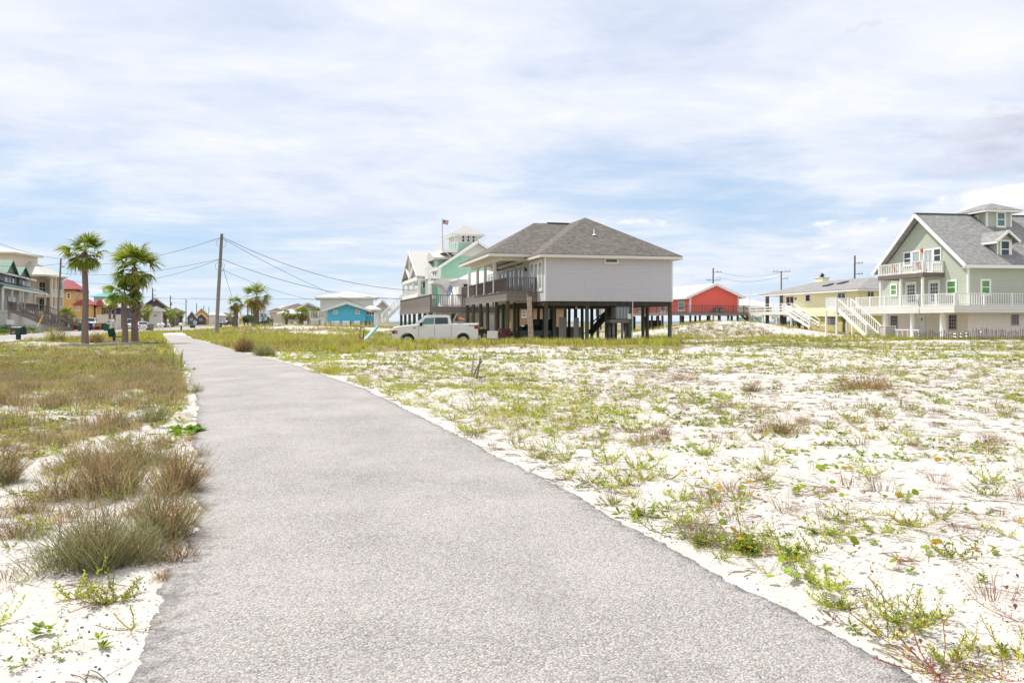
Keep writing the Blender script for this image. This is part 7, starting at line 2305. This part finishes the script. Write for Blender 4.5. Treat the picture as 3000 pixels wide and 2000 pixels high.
tag(MB().tube([(0, 0, 0), tuple(Vector(P3(701, 900, 93)) - Vector(P3(713, 958, 93)))], .06, 8).build('guy_guard', M['yellow'], None, True, P3(713, 958, 93)), 'slanting yellow plastic guy wire guard on the grassy bank', 'guy guard')
tag(MB().tube([(0, 0, 0), tuple(Vector(P3(126, 922, 98)) - Vector(P3(112, 953, 98)))], .07, 8).build('guy_guard', M['yellow'], None, True, P3(112, 953, 98)), 'slanting yellow guy wire guard before the townhouse stairs', 'guy guard')

# ------------------------------------------------------------------ street furniture and small things
def mailbox(px, py, Y, label, big=True, mat='dkgreen', post='dkgreen', deg=0, s=1.0):
    x, y = base(px, Y); zt = CH + (HY - py) / F * Y
    t = thing('mailbox', label, 'mailbox', (x, y, Hs(x, y)), deg)
    z = zt - t.location.z
    n = 8; w_ = .19 * s; L = .5 * s
    prof = [(-w_, z - .36 * s), (w_, z - .36 * s)] + [(w_ * math.cos(math.pi * i / n), z - .16 * s + .16 * s * math.sin(math.pi * i / n)) for i in range(n + 1)]
    MB().prism([(a, b) for a, b in prof], 1, -L / 2, L / 2).build('box', M[mat], t)
    MB().box(-.07 * s, .07 * s, -.07 * s, .07 * s, -.2, z - .36 * s).build('post', M[post], t)
    return t, z
t, z = mailbox(54, 956, 68.5, 'big dark green mailbox on a post near the left edge', True, 'dkgreen', 'dkgreen', 78, 1.9)
MB().box(-.374, -.365, -.1, .35, z - .44, z - .34).build('red_lettering', M['redp'], t)
MB().box(-.374, -.365, .02, .30, z - .56, z - .49).build('white_lettering', M['bgrey'], t)
x, y = base(341, 62)
t = thing('bench', 'dark green plastic bench behind the two close palms', 'bench', (x, y, Hs(x, y)), 12)
MB().box(-.25, .75, -.25, .25, .40, .47).build('seat', M['dkgreen'], t)
MB().bar((-.27, 0, .45), (-.40, 0, 1.05), .5, .09).build('backrest', M['dkgreen'], t)
for a in (-.15, .65): MB().box(a - .05, a + .05, -.22, .22, -.1, .40).build('leg', M['dkgreen'], t)

def bin_(px, py0, py1, Y, label, mat='green', s=.62):
    x, y = base(px, Y); zb = Hs(x, y); h = (py1 - py0) / F * Y
    t = thing('wheelie_bin', label, 'bin', (x, y, zb), random.uniform(-15, 15))
    a, b = s * .40, s * .5
    MB().hexa([(-a, -a, .08), (a, -a, .08), (a, a, .08), (-a, a, .08), (-b, -b, h * .88), (b, -b, h * .88), (b, b, h * .88), (-b, b, h * .88)]).build('body', M[mat], t)
    MB().box(-b * 1.06, b * 1.06, -b * 1.06, b * 1.06, h * .881, h).build('lid', M[mat], t)
    for q in (-a, a): MB().disc((q, a * .9, .1), 0, .1, .03, 10).build('wheel', M['rubber'], t)
bin_(312.5, 950, 971, 128, 'green wheelie bin standing upright at the kerb', 'green', .75)
bin_(236, 953, 971, 126, 'green wheelie bin behind the tallest palm trunk', 'green', .75)
bin_(441, 949, 970, 128, 'brown bin right of the white sedan', 'beam', .7)
bin_(564, 947, 956, 180, 'dark green bin beyond the round road sign', 'green', .9)
bin_(643, 947, 954, 190, 'blue bin right of the tall pole foot', 'bluep', .9)
x, y = base(327, 140)
t = thing('utility_box', 'white utility cabinet beside the white boundary wall', 'cabinet', (x, y, 0), 0)
MB().box(-.9, .3, -.4, .4, 0, 1.9).build('cabinet', M['stucco'], t); MB().box(.3, .75, -.4, .4, 0, 1.5).build('side_cabinet', M['bgrey'], t)
MB().box(-.5, -.1, -.42, -.401, 1.3, 1.6).build('label_plate', M['grey'], t)
x, y = base(264, 138)
t = thing('wooden_fence', 'maroon board fence before the ochre house', 'fence', (x, y, 0), 3)
MB().box(-2.7, 2.6, 0, .06, .1, 1.15).box(-2.75, 2.65, -.03, .09, 1.151, 1.22).build('boards', M['maroon'], t)
for a in (-2.7, .0, 2.6): MB().box(a - .08, a + .08, -.08, -.001, -.1, 1.3).build('post', M['maroon'], t)
x, y = base(283, 134)
t = thing('notice_board', 'small tan board with a white panel before the maroon fence', 'sign', (x, y, 0), 0)
MB().box(-.35, .75, 0, .05, .7, 1.25).build('board', M['tan'], t); MB().box(-.62, -.36, 0, .05, .65, 1.35).build('panel', M['white'], t)
for a in (-.5, .6): MB().box(a - .05, a + .05, .051, .11, -.1, 1.2).build('post', M['tan'], t)
x, y = base(264.5, 133)
tag(MB().box(-.35, .35, 0, .05, .45, 1.15).box(-.05, .05, .051, .1, -.1, .8).build('yard_sign', M['bluep'], None, False, (x, y, 0)), 'blue square yard sign on the maroon fence', 'sign')
x, y = base(30, 104)
t = thing('yard_sign', 'blank white yard sign before the townhouse row', 'sign', (x, y, 0), 0)
MB().box(-.5, .5, 0, .03, CH + (HY - 950) / F * 104, CH + (HY - 936.5) / F * 104).build('board', M['white'], t)
for a in (-.3, .3): MB().box(a - .02, a + .02, .031, .06, -.1, CH + (HY - 950) / F * 104 + .1).build('stake', M['steel'], t)
x, y = base(571.5, 120)
t = thing('road_sign', 'round pale back of a road sign on a thin post near the path end', 'road sign', (x, y, Hs(x, y)), 0)
z = CH + (HY - 944) / F * 120 - t.location.z
MB().cyl(0, .06, -.2, z + .3, .035, n=6).build('post', M['steel'], t); MB().disc((0, 0, z), 1, .32, .015, 20).build('plate', M['steel'], t)
x, y = base(513, 235)
t = thing('street_sign', 'green street name sign on a post among dark palms', 'street sign', (x, y, 0), 0)
z = CH + (HY - 928) / F * 235
MB().box(-.8, .8, 0, .05, z - .3, z + .3).build('plate', M['green'], t)
d = MB()
for i in range(7): d.box(-.6 + i * .18, -.48 + i * .18, -.02, -.001, z - .1, z + .12)
d.build('lettering', M['white'], t); MB().cyl(0, .1, -.2, z, .06, n=6).build('post', M['steel'], t)
for px, py, Y, lab, pm in ((466, 947, 150, 'white mailbox right of the brown bin', 'white'), (477, 946, 158, 'second white mailbox right of the brown bin', 'white'), (498, 947, 170, 'low white mailbox before the dark palms', 'white'), (531, 946, 135, 'white mailbox on a green post at the road edge', 'green')):
    mailbox(px, py, Y, lab, False, 'white', pm, 60, 1.3)

# on the sand lot
x, y = base(1057, 48.5)
t = thing('sign_frame', 'narrow black metal frame with an orange board leaning in the grass', 'frame', (x, y, Hs(x, y)), 0)
h = CH + (HY - 958) / F * 48.5 - t.location.z
MB().bar((-.10, 0, -.1), (-.02, 0, h), .035).bar((.12, 0, -.1), (.20, 0, h - .03), .035).bar((-.03, 0, h - .02), (.2, 0, h - .04), .035).bar((-.06, 0, h * .38), (.16, 0, h * .37), .03).build('frame', M['black'], t)
MB().hexa([(-.07, -.03, h * .20), (.13, -.03, h * .20), (.13, -.01, h * .20), (-.07, -.01, h * .20), (-.05, -.03, h * .36), (.15, -.03, h * .36), (.15, -.01, h * .36), (-.05, -.01, h * .36)]).build('board', M['orange'], t)
p = Vector(P3(1062, 1002, 48.7)); q = Vector(P3(1108, 955, 51.5))
tag(MB().tube([(0, 0, 0), tuple(q - p)], .105, 12).build('plastic_pipe', M['aqua'], None, True, p), 'pale aqua plastic pipe leaning up behind the black frame', 'pipe')
for i, (a, b, lab, r_) in enumerate((((1381.5, 1106), (1388, 1038), 'taller upright wooden stake in the sand', .034), ((1395, 1110), (1408, 1048), 'shorter wooden stake leaning right', .032))):
    Y = F * CH / (a[1] - HY); p = Vector(P3(*a, Y)); p.z = Hs(p.x, p.y) - .08; q = Vector(P3(*b, Y))
    tag(MB().bar((0, 0, 0), tuple(q - p), r_ * 1.6, r_).build('stake', M['pale'] if i == 0 else M['rail'], None, False, p), lab, 'stake', 'wooden stakes in the sand')
Y = F * CH / (1107 - HY); p = Vector(P3(1385, 1107, Y)); q = Vector(P3(1413, 1056, Y + .3))
tag(MB().tube([(0, 0, 0), tuple((q - p) * .5 + Vector((-.02, 0, .03))), tuple(q - p)], .018, 6).build('stick', M['poled'], None, False, p), 'dark stick slanting between the two stakes', 'stick')
p = Vector(P3(1398, 1108, Y)); q = Vector(P3(1424, 1102, Y + .1)); p.z = q.z = .03  # thin dark rod laid flat on the sand, right of the stakes
tag(MB().tube([(0, 0, .0), tuple(q - p)], .018, 6).build('stick', M['poled'], None, False, p), 'thin dark rod lying flat on the sand at the stakes', 'stick')
